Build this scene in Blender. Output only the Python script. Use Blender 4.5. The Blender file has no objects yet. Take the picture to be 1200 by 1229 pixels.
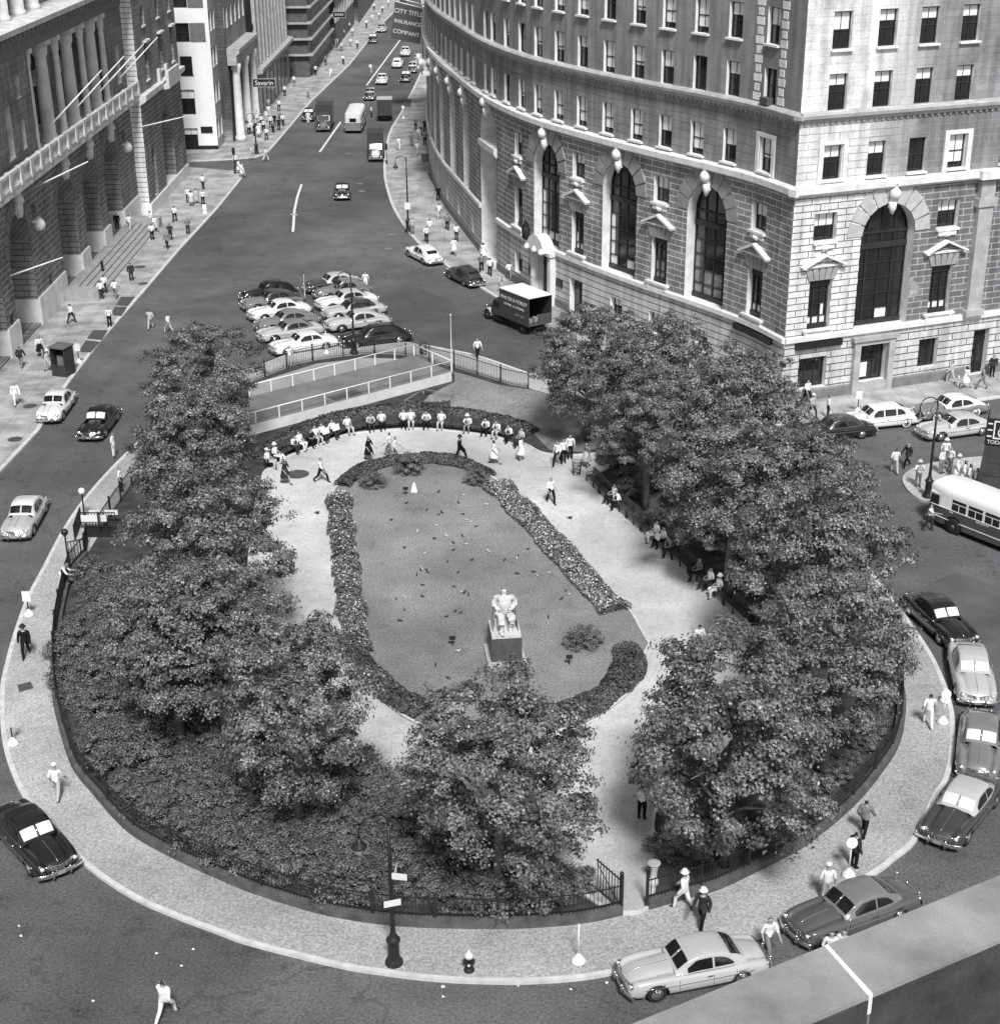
import bpy, bmesh, math, random
from mathutils import Vector, Matrix
R = random.Random(7)
PI = math.pi
S = bpy.context.scene
COL = S.collection
rad = math.radians
# ------------------------------------------------------------------ camera model (pixel -> ground point)
CAMH, FPX, TILT, ROLL = 38.0, 1871.0, rad(23.8), rad(-0.4)
FW = Vector((0, math.cos(TILT), -math.sin(TILT))); RT = Vector((1, 0, 0)); UP = Vector((0, math.sin(TILT), math.cos(TILT)))
def G(px, py, z=0.0):
    x = px - 600; y = 614.5 - py
    c, s = math.cos(ROLL), math.sin(ROLL)
    d = FW * FPX + RT * (x * c - y * s) + UP * (x * s + y * c)
    k = (z - CAMH) / d.z
    return (d.x * k, d.y * k)
cam = bpy.data.cameras.new('camera'); camo = bpy.data.objects.new('camera', cam); COL.objects.link(camo)
cam.sensor_fit = 'HORIZONTAL'; cam.sensor_width = 36; cam.lens = FPX / 1200 * 36; cam.clip_end = 3000; cam.clip_start = 0.5
c, s = math.cos(ROLL), math.sin(ROLL)
rx = RT * c + UP * s; ry = RT * (-s) + UP * c
m = Matrix.Identity(4)
for i in range(3):
    m[i][0] = rx[i]; m[i][1] = ry[i]; m[i][2] = -FW[i]
m[2][3] = CAMH
camo.matrix_world = m
S.camera = camo
# ------------------------------------------------------------------ render look, daylight
S.render.engine = 'CYCLES'
S.view_settings.view_transform = 'Standard'; S.view_settings.look = 'None'; S.view_settings.exposure = 0
W = bpy.data.worlds.new('World'); S.world = W; W.use_nodes = True
nt = W.node_tree; nt.nodes.clear()
sky = nt.nodes.new('ShaderNodeTexSky'); sky.sky_type = 'NISHITA'; sky.sun_disc = False
SUN_EL, SUN_AZ = 50, 172          # azimuth clockwise from +Y: behind the camera, a little right
sky.sun_elevation = rad(SUN_EL); sky.sun_rotation = rad(SUN_AZ)
bw = nt.nodes.new('ShaderNodeRGBToBW'); bg = nt.nodes.new('ShaderNodeBackground'); wo = nt.nodes.new('ShaderNodeOutputWorld')
bg.inputs[1].default_value = 0.14
nt.links.new(sky.outputs[0], bw.inputs[0]); nt.links.new(bw.outputs[0], bg.inputs[0]); nt.links.new(bg.outputs[0], wo.inputs[0])
sl = bpy.data.lights.new('sun', 'SUN'); sl.energy = 4.0; sl.angle = rad(10); sl.color = (1, 0.995, 0.985)
so = bpy.data.objects.new('sun', sl); COL.objects.link(so)
az = rad(SUN_AZ); el = rad(SUN_EL)
sd = Vector((math.sin(az) * math.cos(el), math.cos(az) * math.cos(el), math.sin(el)))
so.rotation_euler = sd.to_track_quat('Z', 'Y').to_euler(); so.location = (0, 0, 60)
# ------------------------------------------------------------------ materials (all grey: the photograph is black and white)
def tint(v):
    k = max(0.0, 1 - v * 2.5)
    return (v * (1 - .015 * k), v * (1 - .035 * k), v * (1 + .05 * k), 1)
MC = {}
def N(t, typ, **kw):
    n = t.nodes.new(typ)
    for k, v in kw.items(): setattr(n, k, v)
    return n
def mat(name, v, rough=.8, var=.2, scale=1.5, metal=0, spec=.4, bump=0, coat=0, fine=0.0, island=0.0, coord='Object', v2=None):
    if name in MC: return MC[name]
    mt = bpy.data.materials.new(name); mt.use_nodes = True; t = mt.node_tree; L = t.links
    b = t.nodes['Principled BSDF']
    b.inputs['Roughness'].default_value = rough; b.inputs['Metallic'].default_value = metal
    b.inputs['Specular IOR Level'].default_value = spec
    if coat: b.inputs['Coat Weight'].default_value = coat; b.inputs['Coat Roughness'].default_value = .08
    tc = N(t, 'ShaderNodeTexCoord'); no = N(t, 'ShaderNodeTexNoise'); no.inputs['Scale'].default_value = scale
    no.inputs['Detail'].default_value = 6; no.inputs['Roughness'].default_value = .62
    L.new(tc.outputs[coord], no.inputs['Vector'])
    mr = N(t, 'ShaderNodeMapRange'); mr.inputs[1].default_value = .28; mr.inputs[2].default_value = .72
    L.new(no.outputs[0], mr.inputs[0])
    mx = N(t, 'ShaderNodeMix', data_type='RGBA')
    lo = v * (1 - var); hi = min(.95, v * (1 + var)) if v2 is None else v2
    mx.inputs[6].default_value = tint(lo); mx.inputs[7].default_value = tint(hi)
    L.new(mr.outputs[0], mx.inputs[0]); out = mx.outputs[2]
    if fine:
        n2 = N(t, 'ShaderNodeTexNoise'); n2.inputs['Scale'].default_value = scale * 40; n2.inputs['Detail'].default_value = 3
        L.new(tc.outputs[coord], n2.inputs['Vector'])
        m2 = N(t, 'ShaderNodeMapRange'); m2.inputs[1].default_value = .3; m2.inputs[2].default_value = .7
        m2.inputs[3].default_value = 1 - fine; m2.inputs[4].default_value = 1 + fine
        L.new(n2.outputs[0], m2.inputs[0])
        vm = N(t, 'ShaderNodeVectorMath', operation='SCALE'); L.new(out, vm.inputs[0]); L.new(m2.outputs[0], vm.inputs[3]); out = vm.outputs[0]
    if island:
        ge = N(t, 'ShaderNodeNewGeometry'); m3 = N(t, 'ShaderNodeMapRange'); m3.inputs[3].default_value = 1 - island; m3.inputs[4].default_value = 1 + island * 1.6
        L.new(ge.outputs['Random Per Island'], m3.inputs[0])
        vm = N(t, 'ShaderNodeVectorMath', operation='SCALE'); L.new(out, vm.inputs[0]); L.new(m3.outputs[0], vm.inputs[3]); out = vm.outputs[0]
    L.new(out, b.inputs['Base Color'])
    if bump:
        bu = N(t, 'ShaderNodeBump'); bu.inputs['Strength'].default_value = bump; bu.inputs['Distance'].default_value = .05
        n3 = N(t, 'ShaderNodeTexNoise'); n3.inputs['Scale'].default_value = scale * 45; n3.inputs['Detail'].default_value = 5
        L.new(tc.outputs[coord], n3.inputs['Vector']); L.new(n3.outputs[0], bu.inputs['Height']); L.new(bu.outputs[0], b.inputs['Normal'])
    MC[name] = mt; return mt
def brick(name, c1, c2, mortar, bw_=1.3, rh=.46, ms=.035, offset=.5, rough=.85, var=.25, blend=None, joint=1.0, big=.35):
    """coursed stone in facade coordinates (UV = metres); blend=(c1,c2,mortar,u0,u1) turns into a second colouring along u"""
    if name in MC: return MC[name]
    mt = bpy.data.materials.new(name); mt.use_nodes = True; t = mt.node_tree; L = t.links
    b = t.nodes['Principled BSDF']; b.inputs['Roughness'].default_value = rough; b.inputs['Specular IOR Level'].default_value = .25
    uv = N(t, 'ShaderNodeUVMap')
    def br(a, b_, m_):
        n = N(t, 'ShaderNodeTexBrick'); n.inputs['Color1'].default_value = tint(a); n.inputs['Color2'].default_value = tint(b_); n.inputs['Mortar'].default_value = tint(m_)
        n.inputs['Scale'].default_value = 1; n.inputs['Brick Width'].default_value = bw_; n.inputs['Row Height'].default_value = rh
        n.inputs['Mortar Size'].default_value = ms; n.inputs['Mortar Smooth'].default_value = .15; n.offset = offset
        L.new(uv.outputs[0], n.inputs['Vector']); return n
    n1 = br(c1, c2, mortar); out = n1.outputs['Color']
    no = N(t, 'ShaderNodeTexNoise'); no.inputs['Scale'].default_value = big; no.inputs['Detail'].default_value = 8; no.inputs['Roughness'].default_value = .65
    L.new(uv.outputs[0], no.inputs['Vector'])
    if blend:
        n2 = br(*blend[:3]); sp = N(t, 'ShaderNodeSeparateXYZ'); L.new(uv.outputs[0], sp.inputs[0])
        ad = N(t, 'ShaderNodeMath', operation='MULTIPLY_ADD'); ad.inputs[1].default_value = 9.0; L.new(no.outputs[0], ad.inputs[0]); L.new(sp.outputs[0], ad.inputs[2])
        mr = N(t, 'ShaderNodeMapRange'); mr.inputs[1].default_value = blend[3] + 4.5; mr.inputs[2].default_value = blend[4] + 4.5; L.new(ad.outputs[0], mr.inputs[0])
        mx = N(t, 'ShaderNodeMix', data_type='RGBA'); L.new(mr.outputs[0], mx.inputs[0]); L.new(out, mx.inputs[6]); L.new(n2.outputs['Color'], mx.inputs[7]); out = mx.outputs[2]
    mr = N(t, 'ShaderNodeMapRange'); mr.inputs[1].default_value = .3; mr.inputs[2].default_value = .7; mr.inputs[3].default_value = 1 - var; mr.inputs[4].default_value = 1 + var
    L.new(no.outputs[0], mr.inputs[0])
    vm = N(t, 'ShaderNodeVectorMath', operation='SCALE'); L.new(out, vm.inputs[0]); L.new(mr.outputs[0], vm.inputs[3])
    nf = N(t, 'ShaderNodeTexNoise'); nf.inputs['Scale'].default_value = 7; nf.inputs['Detail'].default_value = 5; L.new(uv.outputs[0], nf.inputs['Vector'])
    m2 = N(t, 'ShaderNodeMapRange'); m2.inputs[1].default_value = .3; m2.inputs[2].default_value = .7; m2.inputs[3].default_value = .85; m2.inputs[4].default_value = 1.15; L.new(nf.outputs[0], m2.inputs[0])
    v2 = N(t, 'ShaderNodeVectorMath', operation='SCALE'); L.new(vm.outputs[0], v2.inputs[0]); L.new(m2.outputs[0], v2.inputs[3])
    mp = N(t, 'ShaderNodeMapping'); mp.inputs['Scale'].default_value = (1.6, .13, 1) if bw_ != rh else (.5, .5, .5); L.new(uv.outputs[0], mp.inputs[0])
    ns = N(t, 'ShaderNodeTexNoise'); ns.inputs['Scale'].default_value = 1; ns.inputs['Detail'].default_value = 5; L.new(mp.outputs[0], ns.inputs['Vector'])
    m4 = N(t, 'ShaderNodeMapRange'); m4.inputs[1].default_value = .35; m4.inputs[2].default_value = .62; m4.inputs[3].default_value = .72; m4.inputs[4].default_value = 1.08; L.new(ns.outputs[0], m4.inputs[0])
    v3 = N(t, 'ShaderNodeVectorMath', operation='SCALE'); L.new(v2.outputs[0], v3.inputs[0]); L.new(m4.outputs[0], v3.inputs[3])
    L.new(v3.outputs[0], b.inputs['Base Color'])
    bu = N(t, 'ShaderNodeBump'); bu.inputs['Strength'].default_value = .6 * joint; bu.inputs['Distance'].default_value = .04; bu.invert = True
    L.new(n1.outputs['Fac'], bu.inputs['Height']); L.new(bu.outputs[0], b.inputs['Normal'])
    MC[name] = mt; return mt
# ------------------------------------------------------------------ object bookkeeping
def tag(o, label=None, cat=None, group=None, kind=None):
    if label: o['label'] = label
    if cat: o['category'] = cat
    if group: o['group'] = group
    if kind: o['kind'] = kind
    return o
def link(o, parent=None):
    COL.objects.link(o)
    if parent is not None: o.parent = parent
    return o
def empty(name, loc=(0, 0, 0), rz=0, label=None, cat=None, group=None):
    o = bpy.data.objects.new(name, None); o.location = loc; o.rotation_euler = (0, 0, rz); o.empty_display_size = .3
    link(o); tag(o, label, cat, group); return o
def meshobj(name, me, parent=None, loc=(0, 0, 0), rz=0):
    o = bpy.data.objects.new(name, me); o.location = loc; o.rotation_euler = (0, 0, rz); return link(o, parent)
def dup(o, parent=None):
    c = o.copy(); COL.objects.link(c); c.parent = parent
    for ch in o.children: dup(ch, c)
    return c
class MB:
    def __init__(s): s.v = []; s.f = []; s.mi = []; s.uv = {}; s.sm = []
    def face(s, pts, mi=0, uv=None, smooth=False):
        k = len(s.v); s.v.extend([tuple(p) for p in pts]); s.f.append(tuple(range(k, k + len(pts)))); s.mi.append(mi); s.sm.append(smooth)
        if uv: s.uv[len(s.f) - 1] = uv
    def grid(s, rows, mi=0, closed=False, smooth=True, flip=False):
        k = len(s.v); n = len(rows[0])
        for r in rows: s.v.extend([tuple(p) for p in r])
        for i in range(len(rows) - 1):
            for j in range(n if closed else n - 1):
                a = k + i * n + j; b = k + i * n + (j + 1) % n; c = b + n; d = a + n
                s.f.append((a, d, c, b) if flip else (a, b, c, d)); s.mi.append(mi); s.sm.append(smooth)
    def poly(s, idx, mi=0, smooth=False): s.f.append(tuple(idx)); s.mi.append(mi); s.sm.append(smooth)
    def box(s, x0, x1, y0, y1, z0, z1, mi=0, M=None):
        P = [Vector((x, y, z)) for z in (z0, z1) for x, y in ((x0, y0), (x1, y0), (x1, y1), (x0, y1))]
        if M: P = [M @ p for p in P]
        k = len(s.v); s.v.extend([tuple(p) for p in P])
        for q in ((0, 3, 2, 1), (4, 5, 6, 7), (0, 1, 5, 4), (1, 2, 6, 5), (2, 3, 7, 6), (3, 0, 4, 7)):
            s.f.append(tuple(k + i for i in q)); s.mi.append(mi); s.sm.append(False)
    def tube(s, pts, r, n=6, mi=0, caps=True, smooth=True):
        pts = [Vector(p) for p in pts]; rr = r if isinstance(r, (list, tuple)) else [r] * len(pts); rows = []
        for i, p in enumerate(pts):
            d = (pts[min(i + 1, len(pts) - 1)] - pts[max(i - 1, 0)])
            if d.length < 1e-6: d = Vector((0, 0, 1))
            d.normalize(); a = d.cross(Vector((0, 0, 1)) if abs(d.z) < .9 else Vector((1, 0, 0))).normalized(); b = d.cross(a)
            rows.append([p + a * (math.cos(2 * PI * j / n) * rr[i]) + b * (math.sin(2 * PI * j / n) * rr[i]) for j in range(n)])
        k = len(s.v); s.grid(rows, mi, True, smooth)
        if caps:
            s.poly([k + j for j in range(n)][::-1], mi); e = k + (len(rows) - 1) * n; s.poly([e + j for j in range(n)], mi)
    def lathe(s, prof, n=12, mi=0, c=(0, 0, 0), M=None, smooth=True):
        rows = []
        for r, z in prof:
            row = [Vector((c[0] + r * math.cos(2 * PI * j / n), c[1] + r * math.sin(2 * PI * j / n), c[2] + z)) for j in range(n)]
            if M: row = [M @ p for p in row]
            rows.append(row)
        k = len(s.v); s.grid(rows, mi, True, smooth); s.poly([k + j for j in range(n)][::-1], mi); e = k + (len(rows) - 1) * n; s.poly([e + j for j in range(n)], mi)
    def ball(s, c, r, n=8, m_=6, mi=0, sc=(1, 1, 1)):
        rows = []
        for i in range(m_ + 1):
            t = -PI / 2 + PI * i / m_; q = max(.02, math.cos(t))
            rows.append([(c[0] + sc[0] * r * q * math.cos(2 * PI * j / n), c[1] + sc[1] * r * q * math.sin(2 * PI * j / n), c[2] + sc[2] * r * math.sin(t)) for j in range(n)])
        s.grid(rows, mi, True, True)
    def prism(s, poly, z0, z1, mi=0, side=None, bottom=False):
        """vertical prism of a 2-D polygon (counter-clockwise or not); top is an ngon"""
        A = sum(a[0] * b[1] - b[0] * a[1] for a, b in zip(poly, poly[1:] + poly[:1]))
        if A < 0: poly = poly[::-1]
        n = len(poly); k = len(s.v)
        s.v.extend([(p[0], p[1], z0) for p in poly]); s.v.extend([(p[0], p[1], z1) for p in poly])
        s.poly([k + n + i for i in range(n)], mi)
        if bottom: s.poly([k + i for i in range(n)][::-1], mi)
        for i in range(n):
            j = (i + 1) % n; s.poly((k + i, k + j, k + n + j, k + n + i), mi if side is None else side)
    def mesh(s, name, mats):
        me = bpy.data.meshes.new(name); me.from_pydata(s.v, [], s.f)
        for q in (mats if isinstance(mats, (list, tuple)) else [mats]): me.materials.append(q)
        me.polygons.foreach_set('material_index', s.mi); me.polygons.foreach_set('use_smooth', s.sm)
        if s.uv:
            ul = me.uv_layers.new(name='UVMap')
            for i, u in s.uv.items():
                p = me.polygons[i]
                for q, li in enumerate(p.loop_indices): ul.data[li].uv = u[q]
        me.update(); return me
    def build(s, name, mats, parent=None, loc=(0, 0, 0), rz=0): return meshobj(name, s.mesh(name, mats), parent, loc, rz)
def catmull(P, n=6, closed=False):
    out = []; Q = ([P[-1]] + P + P[:2]) if closed else ([P[0]] + P + [P[-1]])
    for i in range(1, len(Q) - 2):
        for k in range(n):
            t = k / n; a, b, c, d = Q[i - 1:i + 3]
            out.append(tuple(.5 * ((2 * b[j]) + (-a[j] + c[j]) * t + (2 * a[j] - 5 * b[j] + 4 * c[j] - d[j]) * t * t + (-a[j] + 3 * b[j] - 3 * c[j] + d[j]) * t ** 3) for j in range(len(b))))
    if not closed: out.append(tuple(P[-1]))
    return out
class Path:
    def __init__(s, pts, side=1):
        s.p = [Vector(q[:2]) for q in pts]; s.side = side; s.c = [0]
        for a, b in zip(s.p, s.p[1:]): s.c.append(s.c[-1] + (b - a).length)
        s.L = s.c[-1]
    def at(s, d, out=0.0):
        d = max(0, min(s.L - 1e-6, d)); i = 0
        while s.c[i + 1] < d: i += 1
        a, b = s.p[i], s.p[i + 1]; t = (b - a).normalized(); q = a + t * (d - s.c[i])
        # smooth normal between segment mid-points
        def nn(j):
            j = max(0, min(len(s.p) - 2, j)); u = (s.p[j + 1] - s.p[j]).normalized(); return Vector((-u.y, u.x)) * s.side
        f = (d - s.c[i]) / max(1e-6, s.c[i + 1] - s.c[i]); n = nn(i)
        if len(s.p) > 2: n = (n * (1 - abs(f - .5)) + nn(i + (1 if f > .5 else -1)) * abs(f - .5)).normalized()
        return (q.x + n.x * out, q.y + n.y * out), n
    def rz(s, d): n = s.at(d)[1]; return math.atan2(n.x, -n.y)
    def seg(s, a, b, step=1.5):
        n = max(1, int(abs(b - a) / step)); return [a + (b - a) * i / n for i in range(n + 1)]
# ================================================================== GROUND, ROADS, PAVEMENTS
ASPH = mat('asphalt', .12, rough=.75, var=.28, scale=.22, fine=.35, bump=.15, spec=.35)
def wear(mt, dark=.55, crack=True):
    t = mt.node_tree; L = t.links; b = t.nodes['Principled BSDF']; src = b.inputs['Base Color'].links[0].from_socket; tc = N(t, 'ShaderNodeTexCoord')
    def ramp(node, sock, a0, a1, b0, b1):
        r_ = N(t, 'ShaderNodeMapRange'); r_.inputs[1].default_value = a0; r_.inputs[2].default_value = a1; r_.inputs[3].default_value = b0; r_.inputs[4].default_value = b1; L.new(sock, r_.inputs[0]); return r_.outputs[0]
    n1 = N(t, 'ShaderNodeTexNoise'); n1.inputs['Scale'].default_value = .9; n1.inputs['Detail'].default_value = 9; n1.inputs['Roughness'].default_value = .75; L.new(tc.outputs['Object'], n1.inputs['Vector'])
    f = [ramp(n1, n1.outputs[0], .53, .68, 1.0, dark)]
    n2 = N(t, 'ShaderNodeTexNoise'); n2.inputs['Scale'].default_value = .045; n2.inputs['Detail'].default_value = 3; L.new(tc.outputs['Object'], n2.inputs['Vector']); f.append(ramp(n2, n2.outputs[0], .35, .65, .78, 1.25))
    if crack:
        vo = N(t, 'ShaderNodeTexVoronoi', feature='DISTANCE_TO_EDGE'); vo.inputs['Scale'].default_value = .085; vo.inputs['Randomness'].default_value = 1
        nd = N(t, 'ShaderNodeTexNoise'); nd.inputs['Scale'].default_value = .6; nd.inputs['Detail'].default_value = 6; L.new(tc.outputs['Object'], nd.inputs['Vector'])
        va = N(t, 'ShaderNodeVectorMath', operation='MULTIPLY_ADD'); va.inputs[1].default_value = (2.5, 2.5, 0); L.new(nd.outputs['Color'], va.inputs[0]); L.new(tc.outputs['Object'], va.inputs[2]); L.new(va.outputs[0], vo.inputs['Vector'])
        f.append(ramp(vo, vo.outputs['Distance'], .0, .004, .7, 1.0))
        v2_ = N(t, 'ShaderNodeTexVoronoi'); v2_.inputs['Scale'].default_value = .06; L.new(tc.outputs['Object'], v2_.inputs['Vector']); sx_ = N(t, 'ShaderNodeSeparateColor'); L.new(v2_.outputs['Color'], sx_.inputs[0]); f.append(ramp(v2_, sx_.outputs[0], .0, 1, .93, 1.07))
    cur = src
    for s_ in f: vm = N(t, 'ShaderNodeVectorMath', operation='SCALE'); L.new(cur, vm.inputs[0]); L.new(s_, vm.inputs[3]); cur = vm.outputs[0]
    L.new(cur, b.inputs['Base Color'])
wear(ASPH)
PAVE = brick('pavement_slabs', .40, .44, .24, bw_=1.8, rh=1.8, ms=.02, offset=0, var=.22, joint=.3, big=.25)
RINGP = mat('block_pavement', .41, rough=.85, var=.2, scale=.24, fine=.34, bump=.1, spec=.2)
CURB = mat('granite_kerb', .62, rough=.8, var=.2, scale=2, fine=.2, spec=.2)
GRAV = mat('pale_gravel', .54, rough=.95, var=.2, scale=.25, fine=.16, bump=.25, spec=.1)
LAWN = mat('mown_lawn', .24, rough=1, var=.25, scale=.25, fine=.38, bump=.5, spec=.05)
wear(RINGP, .8, False); wear(GRAV, .78, False); wear(LAWN, .78, False)
SOIL = mat('planting_soil', .07, rough=1, var=.5, scale=.9, fine=.4, bump=.5, spec=.05)
PAINT = mat('road_paint', .78, rough=.7, var=.12, scale=3, fine=.15)
PATCHM = mat('dark_patch', .1, rough=.8, var=.3, scale=.4, fine=.3)
IRON = mat('black_iron', .022, rough=.45, var=.3, scale=4)
DARKGR = mat('iron_grating', .09, rough=.6, var=.3, scale=6, fine=.4)
def px(lst, z=0): return [G(a, b, z) for a, b in lst]
g = MB(); g.face([(-900, -100, 0), (900, -100, 0), (900, 2500, 0), (-900, 2500, 0)]); o = g.build('road', ASPH); tag(o, 'dark asphalt of the square and the street running away', kind='structure')
def slab(name, poly, z0, z1, top, side, lab, kind='structure'):
    b = MB(); b.prism(poly, z0, z1, 0, 1)
    for i, f in enumerate(b.f):
        b.uv[i] = [(b.v[j][0], b.v[j][1]) for j in f]
    o = b.build(name, [top, side]); tag(o, lab, kind=kind); return o
def strip(name, line, wid, z, th, mt, lab=None, kind=None, closed=False, parent=None):
    """ribbon of width wid along a polyline (to its left), z..z+th"""
    L = [Vector(q[:2]) for q in line]; n = len(L); ins = []
    for i in range(n):
        a = L[(i - 1) % n] if (closed or i > 0) else L[i]; b_ = L[(i + 1) % n] if (closed or i < n - 1) else L[i]
        t = (b_ - a).normalized(); ins.append(L[i] + Vector((-t.y, t.x)) * wid)
    b = MB(); rows = []
    for p, q in zip(L, ins): rows.append([(p.x, p.y, z), (p.x, p.y, z + th), (q.x, q.y, z + th), (q.x, q.y, z)])
    if closed: rows.append(rows[0])
    b.grid(rows, 0, False, False); o = b.build(name, mt, parent); tag(o, lab, kind=kind); return o
K = .13
ringpx = [(147, 547), (120, 575), (95, 605), (72, 640), (50, 682), (32, 716), (17, 757), (5, 800), (0, 830), (2, 885), (14, 929), (35, 968), (70, 1006), (105, 1041), (157, 1076), (210, 1100), (258, 1118), (300, 1133), (400, 1158), (450, 1167), (525, 1176), (600, 1179), (650, 1178), (700, 1174), (750, 1165), (830, 1148), (897, 1129), (924, 1118), (990, 1086), (1053, 1047), (1074, 1031), (1101, 1007), (1125, 956), (1138, 935), (1145, 905), (1146, 867), (1142, 842), (1133, 815), (1117, 782), (1085, 735), (1050, 690), (1000, 630), (930, 565), (860, 520), (800, 492), (740, 472), (660, 455), (580, 428), (540, 419), (480, 409), (430, 409), (380, 415), (340, 426), (302, 441), (262, 455), (225, 478), (185, 512)]
RING = catmull(px(ringpx, K), 4, True)
slab('ring_pavement', RING, 0, K, RINGP, CURB, 'pale blocked pavement encircling the fenced park')
strip('ring_kerb', RING[::-1] if sum(a[0]*b[1]-b[0]*a[1] for a, b in zip(RING, RING[1:]+RING[:1])) < 0 else RING, .22, K + .002, .004, CURB, 'pale granite kerb edging the park pavement', 'structure', True)
# left pavement, far-left pavement, right pavement, small island
p = px([(-150, 740), (0, 566), (47, 516), (82, 460), (120, 410), (175, 347), (215, 300), (261, 250), (290, 214), (293, 208)], K) + [G(288, 205, K), G(225, 200, K)] + [(-60, 188), (-60, 60)]
slab('left_pavement', p, 0, K, PAVE, CURB, 'pale slab pavement along the arcaded stone building on the left')
strip('left_kerb', p[:9], .3, K + .002, .004, CURB, 'light kerb of the left pavement', 'structure')
p2 = px([(225, 193), (270, 191), (307, 188), (320, 184), (331, 172), (375, 120), (420, 77), (455, 32), (482, 5)], K)
d = (Vector(p2[-1]) - Vector(p2[-3])).normalized(); e = Vector(p2[-1]) + d * 250
p2l = p2 + [(e.x, e.y), (-45, e.y), (-52, 200)]
slab('far_left_pavement', p2l, 0, K, PAVE, CURB, 'pavement past the side street running up the avenue')
strip('far_left_kerb', p2 + [(e.x, e.y)], .3, K + .002, .004, CURB, 'kerb of the far left pavement', 'structure')
p3 = px([(515, 60), (502, 92), (480, 135), (466, 160), (460, 200), (465, 232), (477, 260), (500, 290), (535, 318), (585, 350), (640, 384), (700, 416), (770, 448), (840, 478), (890, 500), (925, 510), (971, 510), (1060, 496), (1200, 476), (1320, 458)], K)
d = (Vector(p3[0]) - Vector(p3[1])).normalized(); e0 = Vector(p3[0]) + Vector((-.06, .998)) * 230
p3s = [(e0.x, e0.y)] + catmull(p3, 3)
slab('right_pavement', p3s + [(70, 130), (30, 130), (10, 400), (e0.x + 30, e0.y)], 0, K, PAVE, CURB, 'broad pavement around the curved stone office building')
strip('right_kerb', p3s, .3, K + .002, .004, CURB, 'light kerb of the right pavement', 'structure')
p4 = px([(1083, 572), (1086, 583), (1094, 592), (1108, 601), (1123, 607), (1160, 622), (1230, 652), (1320, 690), (1400, 640), (1300, 560), (1200, 548), (1150, 550), (1115, 556), (1095, 562)], K)
slab('traffic_island', catmull(p4, 3, True), 0, K, RINGP, CURB, 'small kerbed island at the right where people wait')
# --- the park inside the fence
fencepx = [(300, 1067), (262, 1051), (210, 1027), (157, 996), (115, 950), (91, 919), (75, 870), (68, 835), (67, 775), (75, 725), (85, 690), (103, 668)]
FW_W = catmull(px([(745, 1095), (700, 1105), (625, 1111), (550, 1111), (475, 1108), (400, 1097), (345, 1082)] + fencepx, K), 4)
FW_E = catmull(px([(776, 1089), (817, 1077), (857, 1066), (900, 1046), (950, 1021), (967, 1010), (1007, 978), (1034, 951), (1055, 924), (1071, 900), (1080, 870), (1080, 835), (1066, 800), (1040, 755), (1000, 706), (940, 640), (870, 575), (800, 528), (740, 500), (690, 482)], K), 4)
northpx = [(634, 466), (612, 462), (590, 455), (568, 448), (545, 441), (523, 436), (498, 428), (470, 425), (440, 425), (411, 428), (382, 432), (357, 437), (336, 445), (316, 453), (290, 463)]
FW_N = px(northpx, K)
nwest = px([(262, 480), (230, 505), (195, 540), (165, 575), (140, 610), (120, 640)], K)
park = FW_E + FW_N + nwest + FW_W[::-1]
slab('park_soil', park, K - .01, K + .02, SOIL, SOIL, 'dark planted soil of the park beds')
Z1 = K + .026
gravpx = [(318, 568), (330, 561), (345, 549), (380, 536), (410, 524), (440, 519), (500, 515), (560, 520), (600, 526), (630, 534), (650, 544), (684, 547), (727, 545), (740, 556), (706, 574), (725, 592), (757, 620), (800, 660), (845, 700), (895, 748), (905, 790), (895, 850), (860, 905), (815, 940), (788, 966), (782, 984), (782, 999), (790, 1014), (784, 1050), (777, 1088), (746, 1095), (712, 1080), (690, 1058), (670, 1030), (640, 1000), (580, 975), (520, 962), (482, 955), (460, 950), (442, 930), (405, 905), (360, 870), (318, 815), (305, 760), (300, 700), (303, 640), (310, 600)]
gp = catmull(px(gravpx, Z1), 4, True)
slab('gravel_path', gp, K, Z1, GRAV, GRAV, 'pale gravel walk looping around the central lawn')
strip('path_edging', gp if sum(a[0]*b[1]-b[0]*a[1] for a, b in zip(gp, gp[1:]+gp[:1])) < 0 else gp[::-1], .14, K, .1, CURB, 'low stone edging of the gravel walk', 'structure', True)
lawnpx = [(392, 599), (394, 640), (399, 685), (404, 735), (410, 775), (424, 802), (452, 832), (471, 851), (499, 868), (540, 884), (600, 892), (645, 886), (680, 875), (721, 857), (752, 835), (764, 815), (766, 800), (763, 785), (781, 773), (770, 754), (756, 731), (725, 704), (695, 665), (668, 640), (640, 614), (615, 590), (590, 571), (560, 558), (520, 551), (487, 551), (450, 557), (422, 567), (404, 582)]
lp = px(lawnpx, Z1 + .06)
lp = catmull(px(lawnpx[:17], Z1 + .06), 4) + px([(781, 773)], Z1 + .06) + catmull(px(lawnpx[19:] + lawnpx[:1], Z1 + .06), 4)[:-1]
slab('lawn', lp, K + .02, Z1 + .05, LAWN, LAWN, 'mown grass lawn in the middle of the park')
strip('lawn_edging', lp + [lp[0]] if False else (lp if sum(a[0]*b[1]-b[0]*a[1] for a, b in zip(lp, lp[1:]+lp[:1])) > 0 else lp[::-1]), .13, Z1, .09, CURB, 'thin stone edging around the lawn', 'structure', True)
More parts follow.
